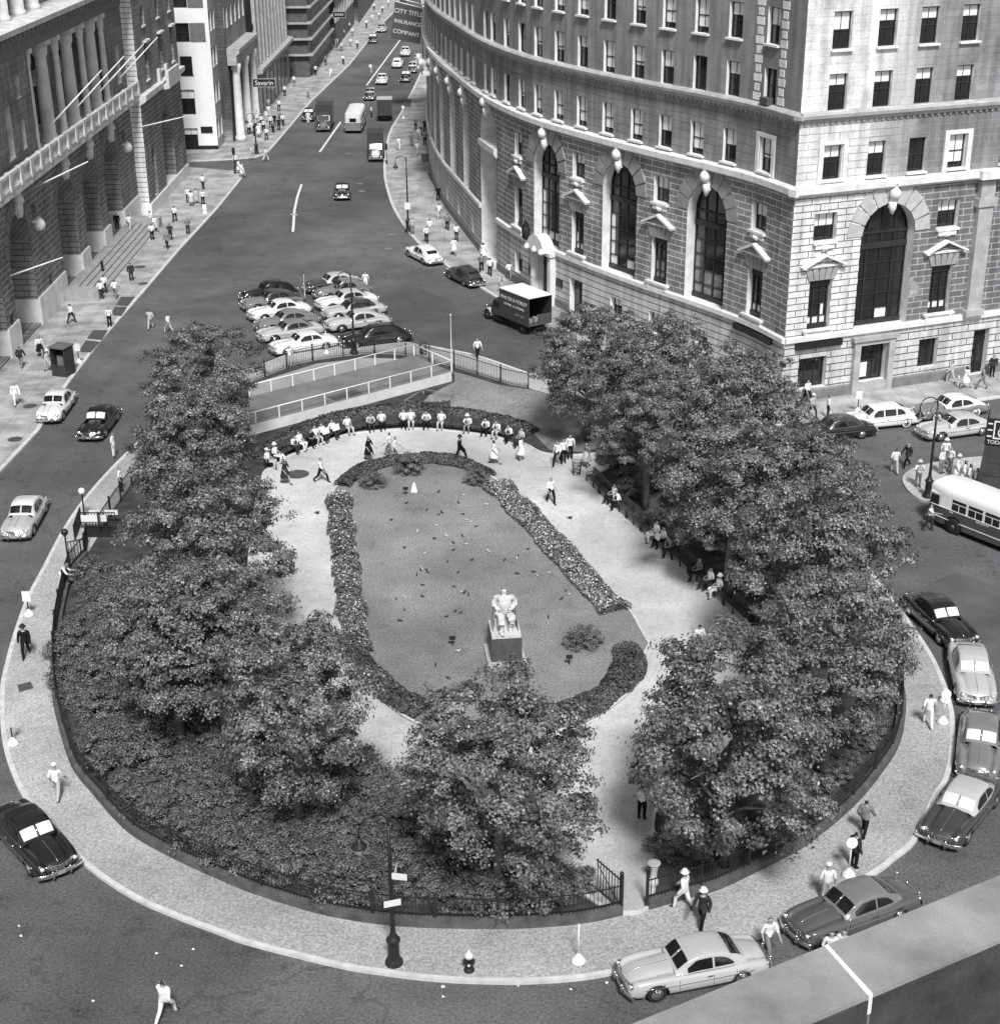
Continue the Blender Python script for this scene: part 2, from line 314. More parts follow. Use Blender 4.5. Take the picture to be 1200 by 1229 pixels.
# north grass behind the benches
slab('north_grass', px([(546, 458), (515, 474), (500, 492), (560, 500), (600, 505), (640, 520), (660, 540), (700, 542), (750, 530), (790, 520), (740, 498), (690, 482), (640, 468), (600, 462), (560, 450), (545, 446)], K + .03), K, K + .028, LAWN, LAWN, 'mown grass behind the curved row of benches')
slab('north_paving', px([(298, 462), (330, 452), (380, 436), (440, 429), (497, 431), (545, 446), (520, 452), (300, 480)], K + .03), K, K + .024, mat('plain_paving', .33, var=.2, scale=.5, fine=.2), RINGP, 'grey paving between the railed court and the curved fence')
# --- painted lines, manholes, gratings, patches: thin sheets
def linepaint(pts, w, lab):
    L = px(pts); strip('painted_line', L, w, .004, .004, PAINT, lab, 'structure')
linepaint([(385, 182), (410, 146)], .28, 'white painted lane line between the parked truck and the pale bus')
linepaint([(441, 102), (485, 42)], .28, 'long white centre line far up the avenue')
linepaint([(360.5, 221), (355.5, 236), (352, 252), (350, 278)], .26, 'curved white painted line in the middle of the open roadway')
linepaint([(348, 257), (356, 258)], .25, 'short cross tick on the curved white line')
def disc(name, x, y, r, z, mt, lab, n=20, grp=None):
    cx, cy = G(x, y, z); b = MB(); k = n
    b.face([(cx + r * math.cos(2 * PI * i / k), cy + r * math.sin(2 * PI * i / k), z) for i in range(k)]); o = b.build(name, mt); tag(o, lab, 'manhole', grp); return o
MANL = mat('worn_cover', .2, var=.25, scale=4, rough=.5)
for x, y, nm in [(418, 184, 'nearest the truck front'), (432, 220, 'right of the black car'), (434, 229, 'just below the other by the black car'), (470, 281, 'by the crook lamp kerb'), (466, 298, 'by the parked white taxi')]:
    disc('manhole_cover', x, y, .42, .006, MANL, 'worn round iron manhole cover in the roadway ' + nm)
for x, y, nm, r in [(168, 320, 'beside the dark suited man on the left pavement', .55), (172, 340, 'lower of two near the left kerb', .45), (36, 487, 'near the white suited man', .5), (18, 527, 'at the bottom of the left pavement', .5), (357, 569, 'in the gravel walk beside the walking man', .75)]:
    disc('manhole_cover', x, y, r, (K + .03 if x == 357 else K + .006), DARKGR, 'dark round cover set ' + nm)
def quadp(name, pts, z, mt, lab, cat):
    P = px(pts, z); b = MB(); b.prism(P, z - .004, z, 0); o = b.build(name, mt); tag(o, lab, cat); return o
for q, nm in [([(139, 366), (145, 356), (162, 356), (154, 367)], 'upper grate of the upper pair on the left pavement'), ([(132, 378), (138, 368), (153, 368), (146, 379)], 'lower grate of the upper pair on the left pavement'),
              ([(104, 406), (112, 396), (130, 396), (122, 408)], 'upper grate of the pair by the phone booth'), ([(94, 422), (103, 408), (120, 410), (109, 423)], 'lower grate of the pair by the phone booth'),
              ([(505, 184), (518, 184), (519, 194), (506, 194)], 'small grate beside the curved building up the avenue'), ([(512, 207), (528, 207), (534, 218), (519, 220)], 'middle grate of three beside the curved building'),
              ([(540, 253), (557, 252), (566, 265), (549, 267)], 'grate at the foot of the tall niche'), ([(486, 118), (494, 118), (493, 128), (482, 128)], 'far grate by the parked dark van'), ([(21, 822), (37, 818), (40, 826), (23, 831)], 'small grate on the ring pavement at the left'), ([(694, 879), (706, 877), (710, 884), (697, 886)], 'small plate in the gravel in front of the lawn')]:
    quadp('pavement_grate', q, K + .036 if q[0][0] == 694 else K + .008, DARKGR, 'dark iron ' + nm, 'grate')
quadp('asphalt_patch', [(1085, 715), (1145, 687), (1230, 715), (1230, 800), (1150, 790), (1110, 750)], .004, PATCHM, 'darker area of asphalt in front of the parked black car', 'road patch').__setitem__('kind', 'structure')  # slightly darker polygon laid on the asphalt
RP = mat('repaired_asphalt', .085, rough=.8, var=.2, scale=.5, fine=.3)
for q_, lab in [([(230, 290), (262, 283), (268, 300), (234, 308)], 'rectangular asphalt repair on the left roadway'), ([(500, 345), (545, 362), (535, 376), (488, 358)], 'rectangular asphalt repair right of the parked cars')]:
    o = quadp('asphalt_patch', q_, .004, RP, lab, 'road patch'); o['kind'] = 'structure'
# litter scraps on the roadway near the kerb
PAPER = mat('paper_scrap', .8, var=.1)
for i, (x, y) in enumerate([(120, 1052), (202, 1097), (232, 1140), (188, 1145), (218, 1160), (23, 1112), (25, 1124), (428, 1166), (532, 1185), (532, 1197), (622, 1184), (594, 1181), (712, 1175), (728, 1180), (1020, 1121), (1064, 1031), (1077, 1048), (8, 906), (112, 1202), (1066, 1030), (685, 1188)]):
    X, Y = G(x, y, .01); b = MB(); a = R.uniform(0, 6); q = R.uniform(.05, .09)
    b.face([(X + q * math.cos(a + k * 1.57 + (k % 2) * .3), Y + q * math.sin(a + k * 1.57), .008 + .03 * (k % 2)) for k in range(4)])
    tag(b.build('litter', PAPER), 'small white paper scrap lying on the asphalt near the ring kerb', 'litter', 'paper scraps on the asphalt')
# ================================================================== BUILDINGS
JW = dict(joint=1.0)
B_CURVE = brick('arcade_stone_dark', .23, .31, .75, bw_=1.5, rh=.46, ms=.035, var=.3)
B_RIGHT = brick('arcade_stone_sun_to_shade', .76, .82, .14, bw_=1.4, rh=.46, ms=.035, var=.12, blend=(.16, .21, .5, 8.6, 10.2))  # sunlit corner giving way to shade, both put into the stone colour
B_BASE = brick('base_stone', .58, .66, .12, bw_=30, rh=.52, ms=.04, var=.15)
B_BASER = brick('base_stone_right', .58, .68, .10, bw_=2.6, rh=.52, ms=.04, var=.2)
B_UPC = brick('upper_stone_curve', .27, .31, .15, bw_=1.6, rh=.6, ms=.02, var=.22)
B_UPR = brick('upper_stone_right', .74, .80, .28, bw_=1.6, rh=.5, ms=.018, var=.22, blend=(.22, .26, .38, 5.5, 9.5))  # painted sun near the corner, painted shade further along
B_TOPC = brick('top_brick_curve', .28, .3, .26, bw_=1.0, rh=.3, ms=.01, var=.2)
B_TOPR = brick('top_brick_right', .78, .82, .68, bw_=1.2, rh=.5, ms=.012, var=.35, blend=(.25, .3, .24, 6, 11), big=.45)  # blotchy sunlight fading to shade, painted into the wall colour
TRIM = mat('pale_trim_stone', .76, var=.2, scale=1.2, fine=.15, bump=.1)
TRIMD = mat('grey_trim_stone', .42, var=.25, scale=1.2, fine=.15)
WOODF = mat('dark_window_frame', .03, rough=.5, var=.3)
GLASS = mat('window_glass', .018, rough=.08, var=.6, scale=.8, spec=.9)
BLIND = mat('pale_roller_blind', .82, rough=.7, var=.12, scale=2)
CURT = mat('curtain', .28, rough=.9, var=.4, scale=3)
DARKS = mat('dark_fascia', .02, rough=.4, var=.3)
def facade(mb, path, s0, s1, zA, zB, cols, mi=0, rev=1, depth=.45, off=0.0, step=1.5):
    """wall from s0..s1, zA..zB; cols = [(a, b, [(z0, z1, arch?)...])] sorted; reveals of the given depth"""
    def P(s, z, o=0): q = path.at(s, off + o)[0]; return (q[0], q[1], z)
    def quad(a, b, z0, z1):
        if b - a < 1e-4 or z1 - z0 < 1e-4: return
        L = path.seg(a, b, step)
        for u, v in zip(L, L[1:]):
            pts = [P(u, z0), P(v, z0), P(v, z1), P(u, z1)]; uv = [(u, z0), (v, z0), (v, z1), (u, z1)]
            if path.side > 0: pts = pts[::-1]; uv = uv[::-1]
            mb.face(pts, mi, uv)
    def rq(p, q, uvs): mb.face(p + q, rev, uvs)
    cur = s0
    for a, b, ops in sorted(cols):
        if b <= s0 or a >= s1: continue
        quad(cur, a, zA, zB); zc = zA
        for op in sorted(ops):
            z0, z1 = op[0], op[1]; arch = len(op) > 2 and op[2]
            quad(a, b, zc, z0); r = (b - a) / 2; top = z1
            if arch:
                zs = z1 - r; n = 12; arc = [(a + r - r * math.cos(PI * k / n), zs + r * math.sin(PI * k / n)) for k in range(n + 1)]
                for (u, zu), (v, zv) in zip(arc, arc[1:]):
                    pts = [P(u, zu), P(v, zv), P(v, z1 + .01), P(u, z1 + .01)]; uv = [(u, zu), (v, zv), (v, z1), (u, z1)]
                    if path.side > 0: pts = pts[::-1]; uv = uv[::-1]
                    mb.face(pts, mi, uv)
                    mb.face([P(u, zu), P(v, zv), P(v, zv, -depth), P(u, zu, -depth)], rev, [(u, zu), (v, zv), (v, zv + depth), (u, zu + depth)])
                top = zs; z1 = z1 + .01
            else: mb.face([P(a, z1), P(b, z1), P(b, z1, -depth), P(a, z1, -depth)], rev, [(a, z1), (b, z1), (b, z1 + depth), (a, z1 + depth)])
            for q in (a, b): mb.face([P(q, z0), P(q, top), P(q, top, -depth), P(q, z0, -depth)], rev, [(q, z0), (q, top), (q + depth, top), (q + depth, z0)])
            mb.face([P(a, z0), P(b, z0), P(b, z0, -depth), P(a, z0, -depth)], rev, [(a, z0), (b, z0), (b, z0 + depth), (a, z0 + depth)])
            zc = z1
        quad(a, b, zc, zB); cur = b
    quad(cur, s1, zA, zB)
def cornice(mb, path, s0, s1, prof, mi=0, step=1.5, off=0.0):
    rows = []
    for q in path.seg(s0, s1, step): rows.append([(*path.at(q, off + o)[0], z) for o, z in prof])
    mb.grid(rows, mi, False, False)
    for row in (rows[0], rows[-1]): mb.face(row, mi)
WM = {}
def sash(w, h, blindf=.0, mx=2, deep=.0):
    """window meshes (frame, pane, blind) with the opening's lower middle at the origin, outside towards -Y"""
    key = (round(w, 2), round(h, 2), round(blindf, 2), mx)
    if key in WM: return WM[key]
    f = MB(); t = .09; f.box(-w / 2, -w / 2 + t, -.03, .05, 0, h); f.box(w / 2 - t, w / 2, -.03, .05, 0, h); f.box(-w / 2 + t, w / 2 - t, -.03, .05, h - t, h); f.box(-w / 2 + t, w / 2 - t, -.03, .05, 0, t)
    f.box(-w / 2 + t, w / 2 - t, -.02, .04, h * .5 - .04, h * .5 + .04)
    for i in range(1, mx): x = -w / 2 + w * i / mx; f.box(x - .02, x + .02, 0, .03, t, h - t)
    s = MB(); s.box(-w / 2 - .12, w / 2 + .12, -.52, -.031, -.12, .015)
    p = MB(); p.face([(-w / 2 + t, .045, t), (w / 2 - t, .045, t), (w / 2 - t, .045, h - t), (-w / 2 + t, .045, h - t)])
    b = None
    if blindf > 0: b = MB(); b.face([(-w / 2 + t, .035, h - t - (h - 2 * t) * blindf), (w / 2 - t, .035, h - t - (h - 2 * t) * blindf), (w / 2 - t, .035, h - t), (-w / 2 + t, .035, h - t)])
    WM[key] = (f.mesh('window', WOODF), s.mesh('sill', TRIM), p.mesh('pane', GLASS), b and b.mesh('blind', BLIND)); return WM[key]
def put_sash(parent, path, s, z, w, h, blindf=0, mx=2, depth=.3, off=0, sill=True, name='window'):
    A = sash(w, h, blindf, mx); q, n = path.at(s, off - depth); o = meshobj(name, A[0], parent, (q[0], q[1], z), path.rz(s))
    if sill: meshobj('sill', A[1], o)
    meshobj('pane', A[2], o)
    if A[3]: meshobj('blind', A[3], o)
    return o
def arched(w, h, key, cols_=4, rows_=6, arch=True):
    """big dark gridded window with an arched head"""
    k = ('arch', round(w, 2), round(h, 2), key)
    if k in WM: return WM[k]
    r = w / 2; zs = h - r if arch else h; f = MB(); p = MB(); c_ = MB()
    for i in range(cols_ + 1):
        x = -r + w * i / cols_; x = max(-r + .07, min(r - .07, x)); ht = zs + (math.sqrt(max(0, r * r - x * x)) if arch else 0)
        wd = .11 if i in (0, cols_) else (.1 if abs(x) > .2 else .05); f.box(x - wd / 2, x + wd / 2, -.04, .04, 0, max(ht, zs * .98))
    for j in range(rows_ + 1):
        z = zs * j / rows_; f.box(-r + .1, r - .1, -.03, .035, z, z + .07)
    f.box(-r, r, -.1, .036, zs * .8 + .2, zs * .8 + .62); f.box(-r, r, -.12, .037, 0.02, .36)
    if arch:
        n = 14; rr = []
        for q in (r, r - .13): rr.append([(-q * math.cos(PI * i / n), -.04, zs + q * math.sin(PI * i / n)) for i in range(n + 1)])
        f.grid(rr, 0, False, False); f.box(-r, r, -.06, .05, zs - .06, zs + .1)
        p.face([(-r, .05, 0), (r, .05, 0)] + [(r * math.cos(PI * i / n), .05, zs + r * math.sin(PI * i / n)) for i in range(n + 1)])
    else: p.face([(-r, .05, 0), (r, .05, 0), (r, .05, h), (-r, .05, h)])
    q = R.Random if False else random.Random(key)
    for i in range(cols_):
        for j in range(rows_):
            edge = i in (0, cols_ - 1)
            if (edge and j < rows_ - 2 and (key + i) % 3) or (j < 1 and q.random() < .7) or (j < 2 and key % 2 and not edge):
                x0 = -r + w * i / cols_ + .09; x1 = x0 + (w / cols_ - .18) * (.55 if edge and j > 0 else 1); z0 = zs * j / rows_ + (.4 if j == 0 else .0); z1 = zs * (j + 1) / rows_
                c_.face([(x0, .042, z0), (x1, .042, z0), (x1, .042, z1), (x0, .042, z1)])
    WM[k] = (f.mesh('arched_window', WOODF), p.mesh('pane', GLASS), c_.mesh('curtain', CURT if key % 2 else BLIND)); return WM[k]
def put_arch(parent, path, s, z, w, h, key, depth=.9, name='arched_window', cols_=4, rows_=6, arch=True, off=0):
    A = arched(w, h, key, cols_, rows_, arch); q, n = path.at(s, off - depth); o = meshobj(name, A[0], parent, (q[0], q[1], z), path.rz(s)); meshobj('pane', A[1], o)
    if len(A[2].polygons): meshobj('curtain', A[2], o)
    return o
_pc = {}
def placed(parent, name, builder, mats, path, s, z, out=0):
    k = builder
    if k not in _pc:
        b = MB(); builder(b); _pc[k] = b.mesh(name, mats)
    q, n = path.at(s, out); return meshobj(name, _pc[k], parent, (q[0], q[1], z), path.rz(s))
def b_pediment(b):     # gable hood on voussoirs over a window 1.9 wide; origin at the window head middle
    w = 1.75
    b.box(-w + .1, w - .1, -.22, 0.02, .95, 1.1)
    for sg in (-1, 1):
        M_ = Matrix.Translation((sg * w * .5, -.2, 1.42)) @ Matrix.Rotation(sg * rad(24), 4, 'Y'); b.box(-w * .56, w * .56, -.28, .18, -.07, .09, 0, M_)
        b.box(sg * (w - .18) - .16, sg * (w - .18) + .16, -.42, 0, .93, 1.06)
    for i in range(5):
        a = (i - 2) * .36; x0 = (i - 2.5) * .42; x1 = x0 + .38; t = .32 * (i - 2)
        pts = [(x0, -.12, .03), (x1, -.12, .03), (x1 + t * .5 + .05, -.12, .93 + (.12 if i == 2 else 0)), (x0 + t * .5 - .02, -.12, .93 + (.12 if i == 2 else 0))]
        b.face(pts, 1); bk = [(p[0], .02, p[2]) for p in pts]
        for j in range(4): b.face([pts[j], pts[(j + 1) % 4], bk[(j + 1) % 4], bk[j]], 1)
def b_sillshelf(b):
    b.box(-1.3, 1.3, -.3, 0.02, -.02, .14); b.box(-1.1, 1.1, -.16, 0.02, -.38, -.02)
    for x in (-1.15, .9): b.box(x, x + .25, -.24, .02, -.42, -.021)
def b_keystone(b):
    b.box(-.22, .22, -.25, .05, -.6, .25); b.ball((0, -.38, .45), .42, 10, 8); b.box(-.12, .12, -.5, 0, .8, 1.15); b.lathe([(.1, -1.0), (.26, -.6), (.3, -.1)], 8, 0, (0, -.2, 0))
    b.box(-.3, .3, -.42, .02, .98, 1.1)
def b_sqsill(b): b.box(-.95, .95, -.28, .02, -.16, 0); b.box(-.75, .75, -.2, .02, -.5, -.16); b.lathe([(.12, -.62), (.3, -.5), (.3, -.3)], 8, 0, (0, -.12, 0))
def voussoir(b, r, n=9, s0=.02, L=1.15, d=.07):
    for i in range(n):
        a0 = PI * i / n + s0; a1 = PI * (i + 1) / n - s0; r1 = r + L * (1.0 + .12 * math.sin(PI * (i + .5) / n))
        P = [(r * math.cos(a0), r * math.sin(a0)), (r1 * math.cos(a0), r1 * math.sin(a0)), (r1 * math.cos(a1), r1 * math.sin(a1)), (r * math.cos(a1), r * math.sin(a1))]
        f = [(x, -d, z) for x, z in P]; k = [(x, .02, z) for x, z in P]; b.face(f, 0)
        for j in range(4): b.face([f[j], f[(j + 1) % 4], k[(j + 1) % 4], k[j]], 0)
# ------------------------------------------------ curved stone office building (right)
CP = catmull([(20, 104.6), (18.1, 109.1), (15.2, 113.8), (11.5, 119.1), (6.8, 126.5), (2.6, 134.5), (-0.9, 145), (-3.8, 158.8), (-5.8, 169), (-7.2, 179), (-8.2, 190), (-9, 205), (-9.8, 235)], 6)
PC = Path(CP, 1); PR = Path([(20, 104.6), (48, 115.6)], -1)
ob = empty('curved_office_building', (20, 104.6, 0), 0, 'tall curved stone office building with arched windows and pale corner, right of the avenue', 'building')
ob.location = (0, 0, 0)
LEN = 122
arcC = [(10.1, 4.4), (20.4, 4.4), (31.2, 4.4)]; far = [56.2, 63.8, 71.2, 78.2, 85.5]
pedC = [4.3, 15.3, 26.1, 36.8]; arcR = [(7.8, 4.4)]; pedR = [2.6, 12.7]
def acols(arcs, peds, fars=()):
    c = [(a - w / 2, a + w / 2, [(4.95, 13.85, True)]) for a, w in arcs]
    c += [(p - .9, p + .9, [(5.3, 8.9), (11.65, 13.6)]) for p in peds]
    c += [(p - 1.6, p + 1.6, [(5.0, 13.5, True)]) for p in fars]
    return c
colC = acols(arcC, pedC, far) + [(42.6, 48.6, [(.5, 14.6, True)]), (98, 100, [(5.3, 8.9)]), (104, 106, [(5.3, 8.9)])]
gC = [(3.4, 5.2, [(.14, 2.9)]), (9.4, 10.9, [(1.2, 2.9)]), (14.6, 16.3, [(1.2, 2.95)]), (19.7, 21.3, [(1.2, 2.95)]), (25.3, 27.2, [(.14, 3.1)]), (30.0, 32.4, [(.14, 4.1)]), (35.9, 37.7, [(1.2, 3.1)]), (52, 53.5, [(1.2, 3)]), (60, 61.5, [(1.2, 3)]), (67, 68.5, [(1.2, 3)])]
gR = [(1.3, 3.6, [(1.0, 3.3)]), (6.2, 8.6, [(.9, 3.75)]), (11.4, 13.1, [(1.3, 3.5)]), (16.2, 17.6, [(.14, 3.6)])]
rowsC = [3.95, 8.05, 11.6, 15.1, 18.5, 22.15, 25.75, 29.2, 32.7, 36.0, 39.6, 43.6, 46.1, 51.4, 54.4, 58, 61, 64, 67, 70, 74, 77.5, 81, 84.5, 88, 92, 96]
rowsR = [2.75, 6.25, 9.55, 12.85, 17.3]
rowz = [(15.85, 18.2), (20.45, 22.85), (24.4, 26.8)]
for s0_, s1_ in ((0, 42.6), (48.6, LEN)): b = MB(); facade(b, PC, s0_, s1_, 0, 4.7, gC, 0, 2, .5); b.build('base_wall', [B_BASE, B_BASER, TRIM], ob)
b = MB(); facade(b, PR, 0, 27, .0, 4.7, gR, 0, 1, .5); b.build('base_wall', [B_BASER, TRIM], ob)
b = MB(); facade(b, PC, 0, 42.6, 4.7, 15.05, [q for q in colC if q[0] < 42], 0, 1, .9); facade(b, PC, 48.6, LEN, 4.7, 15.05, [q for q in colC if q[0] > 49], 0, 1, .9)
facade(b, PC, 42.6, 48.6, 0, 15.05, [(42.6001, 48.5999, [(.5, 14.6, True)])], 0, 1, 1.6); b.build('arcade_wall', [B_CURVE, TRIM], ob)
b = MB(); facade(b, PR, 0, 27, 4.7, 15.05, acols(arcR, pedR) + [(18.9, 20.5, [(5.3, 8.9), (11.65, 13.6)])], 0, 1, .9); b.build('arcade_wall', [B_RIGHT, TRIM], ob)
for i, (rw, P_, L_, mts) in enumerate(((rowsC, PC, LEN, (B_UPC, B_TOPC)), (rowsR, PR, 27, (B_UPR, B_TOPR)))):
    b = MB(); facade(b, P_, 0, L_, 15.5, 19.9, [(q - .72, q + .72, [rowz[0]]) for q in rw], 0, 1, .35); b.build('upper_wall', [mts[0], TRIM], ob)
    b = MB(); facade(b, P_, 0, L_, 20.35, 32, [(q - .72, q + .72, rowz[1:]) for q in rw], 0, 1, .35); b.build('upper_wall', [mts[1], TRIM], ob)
b = MB()
PROF1 = [(0, 14.85), (.12, 14.9), (.3, 15.0), (.5, 15.1), (.5, 15.5), (.42, 15.55), (0, 15.62)]
cornice(b, PC, 0, LEN, PROF1); cornice(b, PR, 0, 27, PROF1); 
# mitre fill at the corner
b.prism([(20, 104.6), (PC.at(0, .5)[0]), (20 - .05, 104.6 - .62), (PR.at(0, .5)[0])], 15.0, 15.5)
b.build('string_course', TRIM, ob)
b = MB(); PROF2 = [(0, 19.75), (.15, 19.8), (.2, 20.0), (.45, 20.08), (.5, 20.3), (.4, 20.4), (0, 20.5)]
cornice(b, PC, 0, LEN, PROF2); cornice(b, PR, 0, 27, PROF2); b.prism([(20, 104.6), (PC.at(0, .5)[0]), (20 - .05, 104.6 - .62), (PR.at(0, .5)[0])], 20.05, 20.32)
for P_, L_ in ((PC, 90), (PR, 27)):
    q = .4
    while q < L_:
        (x, y), n = P_.at(q, .22); a = P_.rz(q); b.box(-.08, .08, .1, .22, 19.62, 19.8, 0, Matrix.Translation((x, y, 0)) @ Matrix.Rotation(a, 4, 'Z')); q += .5
b.build('dentil_course', TRIMD, ob)
b = MB(); PB = [(0, 4.55), (.22, 4.62), (.22, 4.95), (.1, 5.0), (0, 5.02)]
cornice(b, PC, 0, 42.6, PB); cornice(b, PC, 48.6, LEN, PB); cornice(b, PR, 0, 27, PB); b.build('belt_course', TRIM, ob)
b = MB(); PB = [(.12, 0), (.12, .8), (.04, .9), (0, .9)]
for s0, s1 in ((0, 3.4), (5.2, 25.3), (27.2, 30), (32.4, 42.6), (48.6, 90)): cornice(b, PC, s0, s1, PB)
for s0, s1 in ((0, 6.0), (9.0, 16.2), (17.6, 27)): cornice(b, PR, s0, s1, PB)
b.build('plinth', mat('plinth_granite', .2, var=.25, fine=.2), ob)
# corner quoin pier, flat pilaster on the right face
b = MB(); b.prism([PR.at(15.0, 0)[0], PR.at(16.2, 0)[0], PR.at(16.2, .45)[0], PR.at(15.0, .45)[0]], 4.9, 14.8); b.prism([PR.at(14.8, 0)[0], PR.at(16.4, 0)[0], PR.at(16.4, .6)[0], PR.at(14.8, .6)[0]], 13.0, 13.6)
b.prism([PR.at(14.8, 0)[0], PR.at(16.4, 0)[0], PR.at(16.4, .6)[0], PR.at(14.8, .6)[0]], 4.95, 5.4); b.build('pilaster', TRIMD, ob)
b = MB(); b.prism([PR.at(14.6, 0)[0], PR.at(27, 0)[0], PR.at(27, .9)[0], PR.at(14.6, .9)[0]], 15.0, 15.62); b.build('balcony_ledge', TRIM, ob)
blr = random.Random(5)
for P_, rw in ((PC, rowsC), (PR, rowsR)):
    for j, (z0, z1) in enumerate(rowz):
        for q in rw:
            if j == 2 and P_ is PC and q > 47: continue
            if j == 1 and q > 75: continue
            dark = P_ is PR and (j > 0)
            bf = 0 if (q > 60) else blr.choice([0, .35, .5, .6, .6, .85, .85] if not dark else [0, .3, .5, .6])
            put_sash(ob, P_, q, z0, 1.44, z1 - z0, bf, 2, .28)
for P_, arcs, peds in ((PC, arcC, pedC), (PR, arcR, pedR + [19.7])):
    for i, (a, w) in enumerate(arcs):
        put_arch(ob, P_, a, 4.96, w, 8.88, int(a * 3) + 1, .85)
        def vb(b_, r=w / 2): voussoir(b_, r)
        q, n = P_.at(a, .0); v = MB(); voussoir(v, w / 2, 9, .025, 1.2, .09)
        me = v.mesh('voussoirs', mat('voussoir_stone_pale', .5, var=.2) if P_ is PR else mat('voussoir_stone_grey', .3, var=.2)); meshobj('voussoirs', me, ob, (q[0], q[1], 13.85 - w / 2), P_.rz(a))
        placed(ob, 'keystone', b_keystone, TRIM, P_, a, 14.1)
    for i, a in enumerate(peds):
        put_arch(ob, P_, a, 5.31, 1.8, 3.58, int(a * 7), .42, 'casement_window', 3, 4, False)
        put_sash(ob, P_, a, 11.66, 1.8, 1.93, blr.choice([.4, .5, .7]), 3, .42, 0, False)
        placed(ob, 'pediment', b_pediment, [TRIM, mat('voussoir_stone_mid', .33, var=.2)], P_, a, 8.92); placed(ob, 'sill_shelf', b_sillshelf, TRIM, P_, a, 5.3); placed(ob, 'window_sill', b_sqsill, TRIM, P_, a, 11.64)
for i, a in enumerate(far[:4]):
    put_arch(ob, PC, a, 5.0, 3.2, 8.5, 40 + i, .8, 'arched_window', 3, 5); placed(ob, 'keystone', b_keystone, TRIM, PC, a, 13.8)
placed(ob, 'keystone', b_keystone, TRIM, PC, 45.6, 14.5)
# tall entrance niche
b = MB()
rows = []
for q in (42.7, 44, 45.6, 47.2, 48.5): rows.append([(*PC.at(q, -1.5)[0], z) for z in (0.13, 14.6)])
b.grid(rows, 0, False, False); b.build('niche_back', mat('niche_stone', .4, var=.3, scale=.6), ob)
b = MB(); cornice(b, PC, 42.6, 48.6, [(-1.5, 10.4), (.1, 10.4), (.3, 10.7), (.3, 11.2), (-1.5, 11.3)]); b.build('niche_beam', TRIM, ob)
b = MB(); rows = [[(*PC.at(q, -1.35)[0], z) for z in (.2, 10.2)] for q in (43.6, 45.6, 47.6)]; b.grid(rows, 0, False, False); b.build('niche_screen', mat('niche_screen_m', .5, var=.15), ob)
b = MB(); cornice(b, PC, 42.9, 48.3, [(-1.5, .7), (.3, .7), (.3, 0), (0.3, 0)]); b.build('niche_step', TRIM, ob)
# ground floor openings
for a, w, z, h, n_ in [(10.15, 1.5, 1.2, 1.7, 0), (15.45, 1.7, 1.2, 1.75, 0), (20.5, 1.6, 1.2, 1.75, 0), (36.8, 1.8, 1.2, 1.9, 0), (52.7, 1.5, 1.2, 1.8, 0), (60.7, 1.5, 1.2, 1.8, 0)]:
    put_sash(ob, PC, a, z, w, h, .4, 3, .45, 0, False, 'ground_window')
for a, w, z, h in [(2.45, 2.3, 1.0, 2.3), (12.25, 1.7, 1.3, 2.2), (7.4, 2.4, .9, 2.85)]: put_sash(ob, PR, a, z, w, h, 0, 3, .45, 0, False, 'ground_window')
for P_, a, w, h in [(PC, 4.3, 1.8, 2.76), (PC, 26.25, 1.9, 2.95), (PC, 31.2, 2.4, 3.95), (PR, 16.9, 1.4, 3.45)]:
    b = MB(); b.box(-w / 2, w / 2, 0, .06, 0, h); b.box(-.04, .04, -.04, 0, 0, h); b.box(-w / 2, w / 2, -.06, 0, h * .75, h * .8); q, n = P_.at(a, -.48); o = b.build('door', mat('door_dark', .02, rough=.3), ob, (q[0], q[1], .14), P_.rz(a))
    for x in (-w / 4, w / 4): c2 = MB(); c2.box(x - w * .17, x + w * .17, -.01, 0, h * .25, h * .7); c2.build('door_glass', GLASS, o)
# framed show window with a notice on the right face
b = MB(); 
for x0, x1, z0, z1 in ((5.7, 6.2, .13, 4.1), (8.6, 9.1, .13, 4.1)): b.prism([PR.at(x0)[0], PR.at(x1)[0], PR.at(x1, .35)[0], PR.at(x0, .35)[0]], z0, z1)
b.prism([PR.at(6.2)[0], PR.at(8.6)[0], PR.at(8.6, .32)[0], PR.at(6.2, .32)[0]], 3.75, 4.1); b.prism([PR.at(5.5)[0], PR.at(9.3)[0], PR.at(9.3, .5)[0], PR.at(5.5, .5)[0]], 4.1, 4.4); b.prism([PR.at(6.2)[0], PR.at(8.6)[0], PR.at(8.6, .3)[0], PR.at(6.2, .3)[0]], .13, .88); b.build('show_window_surround', TRIMD, ob)
b = MB(); (x, y), n = PR.at(7.0, -.38); b.box(-.28, .28, -.02, 0, 0, 1.1); b.build('notice', PAPER, ob, (x, y, 1.15), PR.rz(7))
# dark fascias at the corner
for P_, a0, a1, z in ((PR, .85, 4.6, 4.05), (PC, 1.6, 6.3, 4.05)):
    b = MB(); cornice(b, P_, a0, a1, [(0, z), (.3, z), (.3, z + .45), (0, z + .45)]); b.build('fascia_sign', DARKS, ob)
for a, z, w in ((33.9, 2.1, .9), (28.8, 2.3, 1.0)):
    b = MB(); b.box(-w / 2, w / 2, -.08, 0, -.35, .35); q, n = PC.at(a); b.build('wall_plaque', DARKS, ob, (q[0], q[1], z), PC.rz(a))
